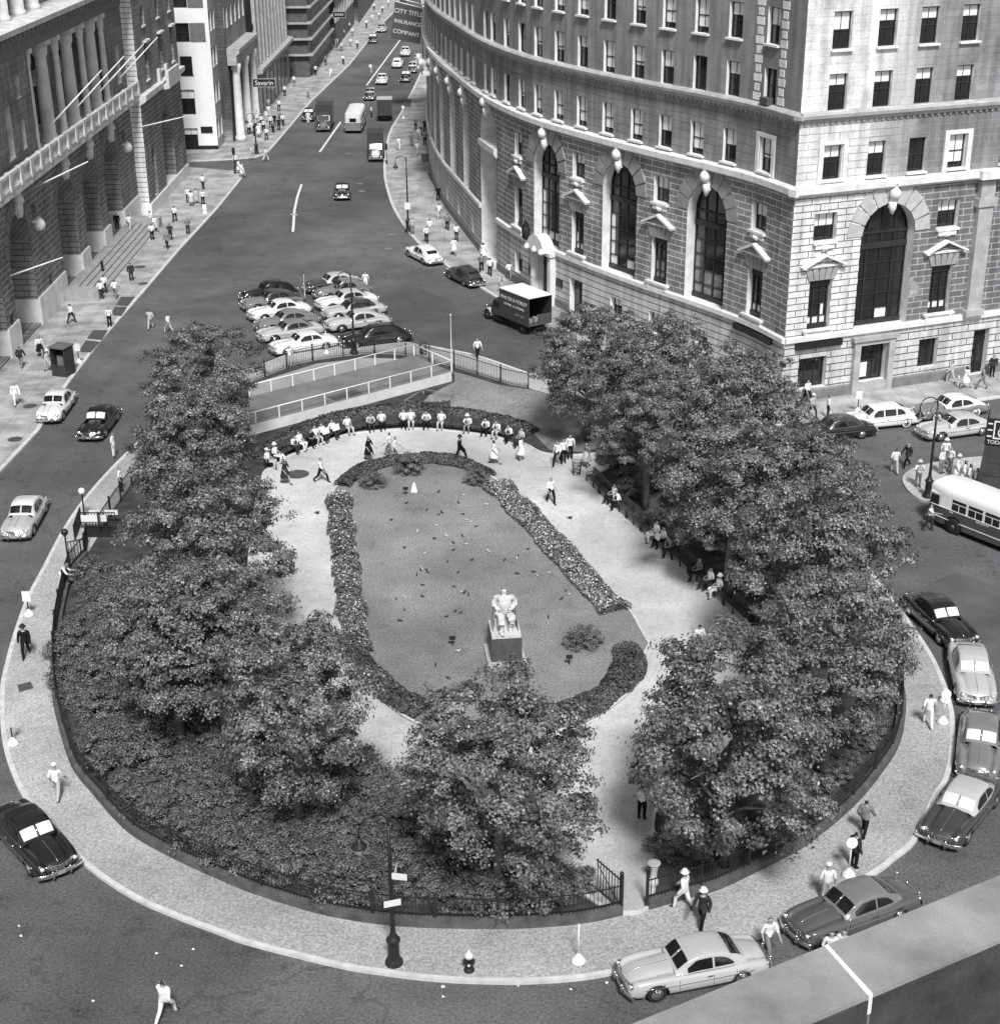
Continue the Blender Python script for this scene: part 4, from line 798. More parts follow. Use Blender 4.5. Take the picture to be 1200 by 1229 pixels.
def trunk_mesh(seed, h, r):
    rnd = random.Random(seed); b = MB(); b.tube([(0, 0, -.1), (.05, .02, h * .3), (-.05, .05, h * .62), (0, 0, h * .95)], [r * 1.25, r, r * .8, r * .45], 8)
    for i in range(8):
        a = i * .9 + rnd.uniform(-.3, .3); z0 = h * rnd.uniform(.38, .7); L = rnd.uniform(1.8, 3.3)
        p = Vector((0, 0, z0)); q = Vector((math.cos(a) * L * .5, math.sin(a) * L * .5, z0 + L * .42)); w = Vector((math.cos(a + .2) * L, math.sin(a + .2) * L, z0 + L * .62))
        b.tube([p, q, w], [r * .5, r * .32, r * .12], 6)
        b.tube([q, q + Vector((math.cos(a + 1) * 1.1, math.sin(a + 1) * 1.1, .9))], [r * .22, r * .07], 5)
    return b.mesh('trunk', BARK)
CRV = [crown_mesh(11 + i, 4.0, 4.15, 42000, .17, 60 + 7 * i) for i in range(5)]
TRV = [trunk_mesh(3 + i, 6.2, .2) for i in range(3)]
trees = [ # crown centre px x,y, z of crown centre, horizontal radius, vertical factor, label
 (242, 455, 6.2, 4.3, 'northmost tree of the left group, nearest the parked cars'),
 (230, 545, 6.2, 4.6, 'second tree from the north in the left group, overhanging the pavement by the roadway'),
 (248, 655, 6.2, 4.7, 'broad plane tree beside the subway entrance'),
 (206, 768, 5.8, 3.9, 'tree standing nearest the left fence, above the low shrubs'),
 (262, 765, 6.2, 4.0, 'tree between the wide left tree and the lower left tree, edging the gravel walk'),
 (350, 852, 5.9, 4.1, 'rounded tree at lower left whose crown covers the bend of the gravel walk'),
 (597, 925, 6.0, 4.5, 'rounded tree in front of the statue at bottom centre'),
 (878, 885, 6.1, 4.9, 'large tree right of the south gate path'),
 (1000, 785, 6.3, 4.3, 'tree overhanging the right pavement by the pale parked sedan'),
 (978, 672, 6.3, 4.7, 'tall leafy tree right of the long bench row'),
 (880, 590, 6.2, 4.6, 'tree behind the middle of the long bench row'),
 (966, 594, 6.2, 4.1, 'rightmost tree, by the pedestrians crossing to the island'),
 (778, 502, 6.0, 3.6, 'tree at the north end of the long bench row with its trunk visible'),
 (890, 500, 6.3, 4.7, 'tree before the corner of the curved building'),
 (788, 450, 6.0, 4.5, 'tree in front of the arched window wall'),
 (706, 436, 5.6, 4.4, 'northmost tree of the right group, behind the box truck'),
]
for i, (x, y, z, r, lab) in enumerate(trees):
    X, Y = G(x, y, z); t = empty('plane_tree', (X, Y, K), R.uniform(0, 6.28), lab, 'tree', 'plane trees of the park')
    hs = (z - K) / 6.1; tr = meshobj('trunk', TRV[i % 3], t); tr.scale = (1, 1, hs)
    cr_ = meshobj('crown', CRV[i % 5], t, (0, 0, z - K)); k = r / 5.25; cr_.scale = (k, k, k * (1.05 if i % 2 else .97))
    cr_.rotation_euler = (0, 0, i * 1.3)
# --- low shrubs
def bush_mesh(seed, rx, rz, nl, size, m_): return crown_mesh(seed, rx, rz, nl, size, 26, 'foliage', m_, 30, .45)
SHM = [bush_mesh(60 + i, 1.0, .75, 5200, .095, LEAFD) for i in range(4)]
stem = MB(); [stem.tube([(0, 0, -.1), (.3 * math.cos(i * 1.6), .3 * math.sin(i * 1.6), .6)], [.04, .02], 5) for i in range(4)]; STM = stem.mesh('stem', BARK)
def inside(p, poly):
    c_ = False; n = len(poly)
    for i in range(n):
        a, b_ = poly[i], poly[i - 1]
        if (a[1] > p[1]) != (b_[1] > p[1]) and p[0] < (b_[0] - a[0]) * (p[1] - a[1]) / (b_[1] - a[1]) + a[0]: c_ = not c_
    return c_
def bush(name, x, y, r, lab, cat, grp, me, h=1.0, z=K):
    t = empty(name, (x, y, z), R.uniform(0, 6), lab, cat, grp); f = meshobj('foliage', me, t, (0, 0, .55 * r * h)); f.scale = (r, r, r * h); s_ = meshobj('stem', STM, t); s_.scale = (r, r, r)
    return t
shp = px([(85, 700), (150, 690), (160, 780), (200, 850), (260, 900), (330, 950), (430, 940), (470, 960), (560, 985), (640, 1010), (685, 1062), (700, 1085), (625, 1093), (550, 1093), (475, 1090), (400, 1080), (300, 1050), (262, 1035), (210, 1008), (162, 978), (122, 935), (98, 905), (84, 865), (78, 830), (77, 775)])
pts = []; rr = random.Random(3); tries = 0
xs = [q[0] for q in shp]; ys = [q[1] for q in shp]
while len(pts) < 135 and tries < 12000:
    tries += 1; p = (rr.uniform(min(xs), max(xs)), rr.uniform(min(ys), max(ys)))
    if inside(p, shp) and all((p[0] - q[0]) ** 2 + (p[1] - q[1]) ** 2 > 1.25 for q in FW_W[::2]) and all((p[0] - q[0]) ** 2 + (p[1] - q[1]) ** 2 > 1.0 ** 2 for q in pts): pts.append(p)
for i, p in enumerate(pts): bush('shrub', p[0], p[1], rr.uniform(.6, 1.35), 'low rounded dark shrub in the planting inside the left and front fence', 'shrub', 'low shrubs behind the park fence', SHM[i % 4], rr.uniform(.6, 1.1))
shp2 = px([(800, 975), (850, 985), (900, 1000), (960, 980), (1010, 930), (1050, 880), (1050, 840), (1030, 890), (990, 950), (930, 1000), (870, 1035), (815, 1050), (795, 1030)])
xs = [q[0] for q in shp2]; ys = [q[1] for q in shp2]; pts2 = []; tries = 0
while len(pts2) < 16 and tries < 5000:
    tries += 1; p = (rr.uniform(min(xs), max(xs)), rr.uniform(min(ys), max(ys)))
    if inside(p, shp2) and all((p[0] - q[0]) ** 2 + (p[1] - q[1]) ** 2 > 1.2 ** 2 for q in pts2): pts2.append(p)
for i, p in enumerate(pts2): bush('shrub', p[0], p[1], rr.uniform(.5, .8), 'small dark shrub in the bed right of the south gate', 'shrub', 'shrubs right of the south gate', SHM[i % 4], .9)
for i, q in enumerate([(715, 560), (738, 572), (762, 590), (790, 612), (735, 600), (815, 640), (845, 665), (775, 635), (875, 690), (900, 715), (860, 640), (820, 600), (925, 745)]):
    p = G(*q); bush('shrub', p[0] + .9, p[1] + .3, rr.uniform(.8, 1.1), 'leafy shrub in the bed behind the long bench row', 'shrub', 'shrubs behind the long bench row', SHM[i % 4])
# --- beds and hedges: leaves strewn through a band
def band(name, lab, cat, line, w, h, n, size, m_, seed, z=K, flowers=0, h1=None):
    rnd = random.Random(seed); L = [Vector(q[:2]) for q in line]; cum = [0]
    for a, b_ in zip(L, L[1:]): cum.append(cum[-1] + (b_ - a).length)
    V = []; F = []; V2 = []; F2 = []; T = cum[-1]
    lum = [rnd.uniform(.88, 1.1) for _ in range(int(T / .7) + 3)]
    for i in range(n):
        d = rnd.uniform(0, T); j = 0
        while j < len(cum) - 2 and cum[j + 1] < d: j += 1
        t = (L[j + 1] - L[j]).normalized(); nn = Vector((-t.y, t.x)); s_ = rnd.uniform(-1, 1); ww = w * (.95 + .1 * math.sin(d * 1.3 + seed)) * lum[int(d / .7)]
        p = L[j] + t * (d - cum[j]) + nn * s_ * ww / 2; hh = h * lum[int(d / .7)] * math.sqrt(max(0.05, 1 - s_ * s_ * .85)); zz = z + hh * rnd.random() ** .5
        f = flowers and rnd.random() < flowers and zz > z + hh * .7
        n_ = Vector((nn.x * s_ + rnd.gauss(0, .4), nn.y * s_ + rnd.gauss(0, .4), .9)); s2 = size * rnd.uniform(.6, 1.3)
        leafquad(V2 if f else V, F2 if f else F, Vector((p.x, p.y, zz + (.05 if f else 0))), n_, s2 * (.8 if f else 1), s2 * .75, rnd)
    t = empty(name, (L[0].x, L[0].y, 0), 0, lab, cat); t.location = (0, 0, 0)
    me = bpy.data.meshes.new('foliage'); me.from_pydata(V, [], F); me.materials.append(m_); me.update(); meshobj('foliage', me, t)
    if F2: me = bpy.data.meshes.new('flowers'); me.from_pydata(V2, [], F2); me.materials.append(FLOW); me.update(); meshobj('flowers', me, t)
    return t
ZL = Z1 + .05
band('flower_bed', 'long bed of dark leaves dotted with pale flowers down the left side of the lawn', 'flower bed', catmull(px([(407, 600), (410, 640), (416, 690), (422, 740), (430, 790)])), 1.6, .5, 15000, .14, LEAFD, 1, ZL, .22)
band('flower_bed', 'bright flowering hedge slanting down the right side of the lawn', 'flower bed', catmull(px([(597, 588), (640, 632), (680, 676), (715, 716), (740, 740)])), 1.8, .55, 18000, .14, LEAF, 2, ZL, .42)
band('hedge', 'low dark hedge curving over the top of the lawn', 'hedge', catmull(px([(410, 588), (428, 573), (455, 562), (490, 557), (525, 556), (560, 563), (585, 577)])), 1.3, .5, 9000, .15, LEAFH, 3, ZL)
band('hedge', 'dark clipped hedge at the lower left corner of the lawn', 'hedge', catmull(px([(420, 775), (430, 800), (450, 822), (475, 844), (510, 862)])), 1.5, .6, 7000, .13, LEAFH, 4, ZL)
band('hedge', 'dark clipped hedge at the lower right corner of the lawn', 'hedge', catmull(px([(750, 786), (756, 800), (751, 816), (736, 834), (708, 854), (672, 869)])), 1.6, .65, 8500, .13, LEAFH, 5, ZL)
band('hedge', 'dark hedge rising behind the curved row of benches', 'hedge', catmull(px([(312, 556), (330, 542), (360, 524), (395, 509), (440, 500), (500, 496), (560, 503), (600, 510), (640, 524)])), 1.7, .6, 16000, .17, LEAFH, 6)
band('hedge', 'bushy dark growth between the railed court wall and the bench hedge', 'hedge', catmull(px([(325, 541), (352, 529), (400, 512), (450, 501), (505, 494), (540, 494)])), 1.5, .55, 9000, .17, LEAFH, 7)
for x, y, r, lab, me in [(447, 583, .8, 'pale round shrub at the top left corner of the lawn', SHM[0]), (492, 566, 1.0, 'wide dark evergreen shrub at the top of the lawn', SHM[1]), (573, 580, .75, 'dark shrub at the top right of the lawn', SHM[2]), (700, 775, .85, 'lone round shrub on the lawn right of the statue', SHM[3])]:
    p = G(x, y, ZL); bush('shrub', p[0], p[1], r, lab, 'shrub', None, me, .9, ZL)
# ================================================================== PEOPLE
SKIN = mat('skin', .38, rough=.6, var=.1, scale=8); HAIRM = mat('dark_hair', .025, rough=.6, var=.3, scale=20); HAIRG = mat('grey_hair', .3, var=.2)
CL = {k: mat('cloth_' + n, v, rough=.9, var=.14, scale=6, spec=.1) for k, n, v in (('w', 'white', .82), ('l', 'light_grey', .5), ('m', 'mid_grey', .22), ('d', 'dark', .04), ('k', 'black', .015))}
CLN = {'w': 'white', 'l': 'light grey', 'm': 'grey', 'd': 'dark', 'k': 'black'}
SHOE = mat('shoe_leather', .02, rough=.4)
def skel(pose):
    """joints (name -> pos, radius) facing -Y, metres"""
    J = {'pel': ((0, 0, .96), .125), 'sp': ((0, .01, 1.12), .115), 'ch': ((0, 0, 1.33), .135), 'nk': ((0, 0, 1.485), .055), 'h0': ((0, -.01, 1.58), .075), 'h1': ((0, -.015, 1.68), .088)}
    B = [('pel', 'sp'), ('sp', 'ch'), ('ch', 'nk'), ('nk', 'h0'), ('h0', 'h1')]
    P = {'walk': dict(k=(-.26, .12), a=(-.30, .36), el=(.06, -.12), wr=(-.10, -.32), lz=(.52, .50), az=(.09, .15)),
         'stride': dict(k=(-.30, .16), a=(-.40, .46), el=(.14, -.16), wr=(.02, -.38), lz=(.53, .48), az=(.09, .19)),
         'stand': dict(k=(-.02, .0), a=(0, .02), el=(.03, .03), wr=(-.05, -.05), lz=(.5, .5), az=(.09, .09)),
         'hips': dict(k=(-.02, .0), a=(0, .02), el=(.10, .10), wr=(-.05, -.05), lz=(.5, .5), az=(.09, .09)),
         'camera': dict(k=(-.02, .02), a=(0, .05), el=(-.12, -.12), wr=(-.30, -.30), lz=(.5, .5), az=(.09, .09)),
         'reach': dict(k=(-.15, .12), a=(-.12, .3), el=(-.05, -.2), wr=(-.1, -.55), lz=(.52, .5), az=(.09, .12)),
         'sit': dict(), 'sitlean': dict(), 'lean': dict(k=(-.02, .08), a=(0, .12), el=(-.2, -.2), wr=(-.38, -.38), lz=(.5, .5), az=(.09, .09))}
    p = P[pose]
    if pose.startswith('sit'):
        ly = -.16 if pose == 'sitlean' else .05
        J = {'pel': ((0, 0, .53), .135), 'sp': ((0, ly * .3, .70), .12), 'ch': ((0, ly, .92), .135), 'nk': ((0, ly * 1.3, 1.07), .055), 'h0': ((0, ly * 1.5 - .01, 1.16), .075), 'h1': ((0, ly * 1.6 - .02, 1.26), .088)}
        for i, sg in enumerate((-1, 1)):
            J['hp%d' % i] = ((sg * .09, -.02, .52), .10); J['kn%d' % i] = ((sg * (.12 + .03 * i), -.46, .55), .065); J['an%d' % i] = ((sg * .12, -.46 + (.12 if i else -.04), .10), .042); J['to%d' % i] = ((sg * .13, -.62 + (.12 if i else -.04), .05), .035)
            J['sh%d' % i] = ((sg * .18, ly, 1.0), .06); J['el%d' % i] = ((sg * .25, ly + (.02 if pose == 'sit' else -.1), .75), .042); J['wr%d' % i] = ((sg * .13, -.26 + ly * .3, .68), .03); J['ha%d' % i] = ((sg * .07, -.33 + ly * .3, .66), .034)
    else:
        ly = -.16 if pose == 'lean' else 0
        if ly:
            for n, f in (('ch', 1), ('nk', 1.5), ('h0', 1.7), ('h1', 1.8)): q = J[n]; J[n] = ((q[0][0], q[0][1] + ly * f, q[0][2] - .03), q[1])
        for i, sg in enumerate((-1, 1)):
            J['hp%d' % i] = ((sg * .085, 0, .92), .10); J['kn%d' % i] = ((sg * .1, p['k'][i], p['lz'][i]), .062); J['an%d' % i] = ((sg * .1, p['a'][i], p['az'][i]), .042); J['to%d' % i] = ((sg * .115, p['a'][i] - .16, .04 + max(0, p['az'][i] - .1) * .2), .034)
            wide = .34 if pose == 'hips' else .245; up = .2 if (pose == 'reach' and i) else 0
            J['sh%d' % i] = ((sg * .185, ly, 1.41), .06); J['el%d' % i] = ((sg * wide, p['el'][i] + ly, 1.12 + up), .042)
            wz = {'hips': 1.03, 'camera': 1.42, 'lean': 1.1}.get(pose, .88) + up * 2.2
            J['wr%d' % i] = ((sg * {'hips': .2, 'camera': .1}.get(pose, .26), p['wr'][i] + ly, wz), .028)
            v = Vector(J['wr%d' % i][0]) - Vector(J['el%d' % i][0]); v.normalize(); q = Vector(J['wr%d' % i][0]) + v * .08; J['ha%d' % i] = (tuple(q), .032)
    for i in (0, 1): B += [('pel', 'hp%d' % i), ('hp%d' % i, 'kn%d' % i), ('kn%d' % i, 'an%d' % i), ('an%d' % i, 'to%d' % i), ('ch', 'sh%d' % i), ('sh%d' % i, 'el%d' % i), ('el%d' % i, 'wr%d' % i), ('wr%d' % i, 'ha%d' % i)]
    return J, B
def region(a, b):
    s_ = a[:2] + b[:2]
    if s_ in ('nkh0', 'h0h1'): return 'head'
    if s_ == 'chnk': return 'neck'
    if s_ in ('pelpe',) or a == 'pel' and b.startswith('hp') or a[:2] in ('hp', 'kn'): return 'leg'
    if a[:2] == 'an': return 'foot'
    if a[:2] == 'sh' or b[:2] == 'sh': return 'uarm'
    if a[:2] == 'el': return 'farm'
    if a[:2] == 'wr': return 'hand'
    return 'torso'
PM = {}
def person_meshes(pose, mirror=False):
    key = (pose, mirror)
    if key in PM: return PM[key]
    J, B = skel(pose); names = list(J); me = bpy.data.meshes.new('sk'); sx = -1 if mirror else 1
    me.from_pydata([(sx * J[n][0][0], J[n][0][1], J[n][0][2]) for n in names], [(names.index(a), names.index(b)) for a, b in B], [])
    ob_ = bpy.data.objects.new('sk', me); COL.objects.link(ob_); md = ob_.modifiers.new('s', 'SKIN'); md.use_smooth_shade = True
    for i, n in enumerate(names):
        sv = me.skin_vertices[0].data[i]; r = J[n][1]; sv.radius = (r, r); sv.use_root = (n == 'pel')
        if n in ('ch', 'sp', 'pel'): sv.radius = (r * 1.12, r * .82)
    ob_.modifiers.new('u', 'SUBSURF').levels = 1; ob_.modifiers['u'].render_levels = 1
    dg = bpy.context.evaluated_depsgraph_get(); ev = ob_.evaluated_get(dg); em = bpy.data.meshes.new_from_object(ev)
    bpy.data.objects.remove(ob_)
    segs = [(Vector((sx * J[a][0][0], *J[a][0][1:])), Vector((sx * J[b][0][0], *J[b][0][1:])), region(a, b), (J[a][1] + J[b][1]) / 2) for a, b in B]
    def reg(p):
        best = None
        for a, b, r_, w in segs:
            d = b - a; t = max(0, min(1, (p - a).dot(d) / d.length_squared)); q = (p - (a + d * t)).length - w * .8
            if best is None or q < best[0]: best = (q, r_, t)
        return best
    # head detail: nose, ears and fingers joined into the one body mesh
    bm = bmesh.new(); bm.from_mesh(em); h1 = Vector((0, J['h1'][0][1], J['h1'][0][2])); h0 = Vector((0, J['h0'][0][1], J['h0'][0][2]))
    hc = (h0 + h1) / 2
    def cone(a, b, r0, r1, n=5):
        d = (b - a).normalized(); u = d.orthogonal().normalized(); v = d.cross(u); A_ = [bm.verts.new(a + (u * math.cos(6.283 * k / n) + v * math.sin(6.283 * k / n)) * r0) for k in range(n)]; B_ = [bm.verts.new(b + (u * math.cos(6.283 * k / n) + v * math.sin(6.283 * k / n)) * r1) for k in range(n)]
        for k in range(n): bm.faces.new((A_[k], A_[(k + 1) % n], B_[(k + 1) % n], B_[k]))
        bm.faces.new(B_)
    base_faces = len(bm.faces)
    cone(hc + Vector((0, -.075, .015)), hc + Vector((0, -.115, -.02)), .013, .012)
    for sg in (-1, 1):
        cone(hc + Vector((sg * .08, 0, -.01)), hc + Vector((sg * .1, .01, .0)), .025, .02)
    for i, sg in enumerate((-1, 1)):
        w_ = Vector((sx * J['wr%d' % i][0][0], *J['wr%d' % i][0][1:])); ha = Vector((sx * J['ha%d' % i][0][0], *J['ha%d' % i][0][1:])); d = (ha - w_).normalized(); u = d.cross(Vector((1, 0, 0))).normalized()
        for k in range(4):
            L = (.065, .08, .075, .06)[k]; st = ha + u * (k - 1.5) * .017 + d * .012; md_ = st + d * L * .55; inn = Vector((-sg * sx, 0, 0)); cone(st, md_, .009, .008); cone(md_, md_ + (d + inn * .6).normalized() * L * .5, .008, .006)
        cone(ha - d * .04 + u * .02, ha + u * .05 + d * .01, .011, .008)
    bm.faces.ensure_lookup_table(); bm.normal_update()
    body = bpy.data.meshes.new('person'); bm.to_mesh(body); body.materials.append(SKIN)
    body.polygons.foreach_set('use_smooth', [True] * len(body.polygons))
    fr = {}
    for f in list(bm.faces)[:base_faces]:
        fr[f.index] = reg(f.calc_center_median())
    def shell(name, test, off):
        V = []; F = []; idx = {}
        for f in list(bm.faces)[:base_faces]:
            if test(fr[f.index], f.calc_center_median()):
                q = []
                for v in f.verts:
                    if v.index not in idx: idx[v.index] = len(V); V.append(v.co + v.normal * off)
                    q.append(idx[v.index])
                F.append(q)
        m_ = bpy.data.meshes.new(name); m_.from_pydata(V, [], F); m_.materials.append(CL['w']); m_.polygons.foreach_set('use_smooth', [True] * len(F)); m_.update(); return m_
    D = {'body': body}
    D['shirt'] = shell('shirt', lambda r, c_: r[1] in ('torso', 'neck') and c_.z > (J['pel'][0][2] - .02) and not (r[1] == 'neck' and r[2] > .75) or r[1] == 'uarm', .014)
    D['jacket'] = shell('jacket', lambda r, c_: (r[1] in ('torso', 'neck') and not (r[1] == 'neck' and r[2] > .75)) or r[1] in ('uarm', 'farm') or (r[1] == 'leg' and c_.z > J['pel'][0][2] - .14), .026)
    D['trousers'] = shell('trousers', lambda r, c_: r[1] == 'leg' or (r[1] == 'torso' and c_.z <= J['pel'][0][2] + .04), .012)
    D['shoes'] = shell('shoes', lambda r, c_: r[1] == 'foot', .008); D['shoes'].materials.clear(); D['shoes'].materials.append(SHOE)
    D['hair'] = shell('hair', lambda r, c_: r[1] == 'head' and (c_.z > hc.z + .055 or (c_.y > hc.y - .005 and c_.z > hc.z - .04)), .014); D['hair'].materials.clear(); D['hair'].materials.append(HAIRM)
    D['longhair'] = shell('hair', lambda r, c_: r[1] in ('head', 'neck') and (c_.z > hc.z + .05 or (c_.y > hc.y - .02 and c_.z > hc.z - .13)), .028); D['longhair'].materials.clear(); D['longhair'].materials.append(HAIRM)
    bm.free()
    hb = MB(); ht = h1 + Vector((0, .0, .03)); hb.lathe([(.16, -.01), (.165, .0), (.10, .015), (.098, .09), (.08, .12), (.02, .115)], 14, 0, tuple(ht)); D['hat'] = hb.mesh('hat', CL['w'])
    hb = MB(); ht = h1 + Vector((0, 0, .0)); hb.lathe([(.105, -.02), (.108, .05), (.09, .1), (.02, .125)], 12, 0, tuple(ht)); hb.box(-.07, .07, -.18, -.08, ht.z + .0, ht.z + .015); D['cap'] = hb.mesh('cap', CL['w'])
    sb = MB()
    if pose.startswith('sit'):
        rows = []
        for t, w, z, y in ((0, .15, .62, .05), (.3, .2, .63, -.12), (1, .24, .6, -.5), (1.4, .24, .35, -.56)): rows.append([(w * math.cos(a), y + .06 * math.sin(a), z + .06 * math.sin(a)) for a in [PI * 2 * k / 12 for k in range(12)]])
        sb.grid(rows, 0, True, True)
    else: sb.lathe([(.13, 1.12), (.15, 1.0), (.2, .9), (.25, .7), (.29, .5), (.285, .49), (.1, .6)], 18)
    D['skirt'] = sb.mesh('skirt', CL['w'])
    PM[key] = D; return D
def setmat(o, m_):
    o.material_slots[0].link = 'OBJECT'; o.material_slots[0].material = m_
def person(x, y, pose, d, top, bot, extra, label, z=None, grp=None, small=False, scale=1.0, X=None):
    if X is None: X = G(x, y, K if z is None else z)
    D = person_meshes(pose, (int(x) + int(y)) % 2 == 1)
    if not label.startswith('person'): label = 'person in ' + label
    label = label.replace(' ; ', ' ')
    o = meshobj('person', D['body'], None, (X[0], X[1], K if z is None else z), rad(d)); o.scale = (scale * 1.12, scale * 1.1, scale); tag(o, label, 'person', grp)
    if pose.startswith('sit') and z is None: o.location.z = K
    w = 'D' in extra
    t = meshobj('jacket' if 'J' in extra else 'shirt' if not w else 'dress_top', D['jacket' if 'J' in extra else 'shirt'], o); setmat(t, CL[top])
    if w: k = meshobj('skirt', D['skirt'], o); setmat(k, CL[bot])
    else: k = meshobj('trousers', D['trousers'], o); setmat(k, CL[bot])
    meshobj('shoes', D['shoes'], o)
    if 'H' in extra: h = meshobj('hat', D['hat'], o); setmat(h, CL['w'])
    elif 'h' in extra: h = meshobj('hat', D['hat'], o); setmat(h, CL['d'])
    elif 'C' in extra: h = meshobj('cap', D['cap'], o); setmat(h, CL['w'])
    else: meshobj('hair', D['longhair' if w else 'hair'], o)
    return o
# x, y (feet), pose, heading, top, bottom, extras (J jacket, D dress, H pale hat, h dark hat, C cap), where
PEOPLE = """
200 1224 stride 160 w w J|all white suit striding over the asphalt at bottom left
70 959 walk 175 w l C|white shirt and pale cap on the ring pavement near the black parked car
32 788 walk 10 k k Jh|black suit and hat walking down the left ring pavement
76 709 lean 90 w l|white shirt leaning on the left fence below the subway railing
770 984 camera 150 w k|white shirt and dark trousers under the tree on the south gate path
820 1091 walk 240 w w JH|pale suit and panama hat walking just outside the south gate
842 1113 walk 330 d k JH|dark jacket and white hat standing behind the silver coupe
921 1147 walk 20 w m|white shirt stepping through the gap between the silver coupe and the dark sedan
1009 1162 stand 330 w m|white shirt standing beside the dark sedan at the parapet edge, taller of two
994 1164 stand 0 w d|white shirt beside the front wheel of the dark sedan, nearer its bumper
1036 1003 walk 150 m k J|grey jacket and dark trousers on the right ring pavement
1024 1042 stand 120 d k J|dark suit beside the round topped sign on the right ring pavement
991 1082 stand 180 w l C|white shirt and cap on the pavement behind the dark sedan
1113 872 walk 175 w w|white clothes walking by the two round topped stands at right
1114 637 reach 60 w d|white shirt and dark trousers leaning into the front of the bus
1101 584 camera 0 w m H|white shirt holding something to the face at the island tip
1088 561 walk 300 d k J|dark suit stepping off the island kerb
1073 568 walk 180 w l|pale clothes crossing the road just left of the island
1129 568 stand 40 w m|white shirt on the island, left of the tall lamp post
1139 566 stand 300 w m|white shirt on the island, right behind the lamp post
1133 557 stand 0 w d H|white shirt and pale hat at the back of the island group
1148 577 stand 60 w w DH|long white dress at the head of the line waiting for the bus
1156 583 stand 60 w w D|white dress second in the line waiting for the bus
1162 587 stand 60 w l D|white blouse third in the line waiting for the bus
1170 592 stand 60 w m|white shirt last in the line waiting for the bus
968 483 walk 30 w k|white shirt and black trousers close to the corner shop window
974 501 walk 30 l d C|pale shirt and cap on the corner pavement, nearest the kerb
993 502 stand 90 w d|white shirt on the corner pavement behind the white sedan
1141 459 walk 250 l l J|light suit walking at right by the stone wall
1158 466 walk 120 w w D|white dress holding a child by the stone wall at right
1178 467 walk 250 m m|grey clothes bending by the wall at the far right
1190 452 stand 0 d k J|dark suit under the wall at the far right
661 604 walk 20 w k|white shirt and dark trousers alone on the gravel walk right of the lawn
386 579 stride 70 w k|white shirt and dark trousers striding over the gravel at the left
343 581 walk 80 d d D|dark dress beside the round cover in the gravel
443 553 walk 70 k k D|black dress on the gravel above the lawn
468 548 walk 250 w m|white shirt, left of a pair in the upper gravel walk
475 553 walk 80 w l|white shirt, right of a pair in the upper gravel walk
552 553 stride 80 k k Jh|dark suit and hat striding on the upper gravel walk
593 557 walk 90 w w D|white dress on the gravel walk, left of two near the bench end
625 553 stand 250 w w D|white dress on the gravel walk by the white edging stones
669 559 walk 330 w k|white shirt, left of three by the wire basket
676 556 stand 20 w k|white shirt, middle of three by the wire basket
684 551 stand 0 w k|white shirt, right of three by the wire basket
704 561 stand 300 m l D|grey dress standing right of the wire basket
838 786 stand 200 w w|white shirt on the gravel at the edge of the big right tree
86 388 walk 150 w d|white shirt and dark trousers near the stone piers on the left pavement
122 359 stand 180 w d|white shirt, left of two on the left pavement
126 352 stand 180 w d|white shirt just behind the left one of two on the left pavement
139 358 walk 180 w m|white shirt and grey trousers, right of two on the left pavement
132 392 stand 0 w k|white shirt and black trousers between the two pairs of grates
158 337 stand 200 d d J|dark suit beside the round cover on the left pavement
124 331 stand 100 d k J|dark suit at the near end of the entrance steps
49 428 walk 20 w k D|white blouse and dark skirt left of the phone booth
59 446 walk 60 l l JH|light coat and hat beside the phone booth
26 441 walk 180 d m J|dark jacket close to the wall at left
20 486 walk 20 w w J|white suit at the lower left of the left pavement
183 288 stand 180 w k|white shirt and dark trousers, left one by the steps
181 272 walk 330 w l D|white dress near the foot of the steps
187 278 walk 40 w l D|white dress a pace right of the other near the steps
201 298 walk 0 m d J|grey jacket and dark trousers in the middle of the left pavement
205 288 stand 180 d d|dark clothes just behind the grey jacketed walker
226 281 stand 20 m d|grey shirt near the kerb of the left pavement
210 266 walk 180 w k|white shirt beyond the steps on the left pavement
141 275 stand 0 k k J|black clothes on the entrance steps
156 277 walk 180 w l|pale clothes on the entrance steps
226 243 stand 0 w d|white shirt at the left of the group before the side street
230 247 stand 200 w l D|white dress second in the group before the side street
236 244 walk 100 w l D|white dress third in the group before the side street
244 246 stand 0 w k|white shirt at the right of the group before the side street
244 227 walk 180 w d|white shirt standing alone beyond the group before the side street
283 201 stand 0 w d|white shirt by the corner signal, left
287 208 walk 60 w w D|white dress at the kerb corner, left one
291 212 walk 60 w w D|white dress at the kerb corner, right one
""".strip().split('\n')
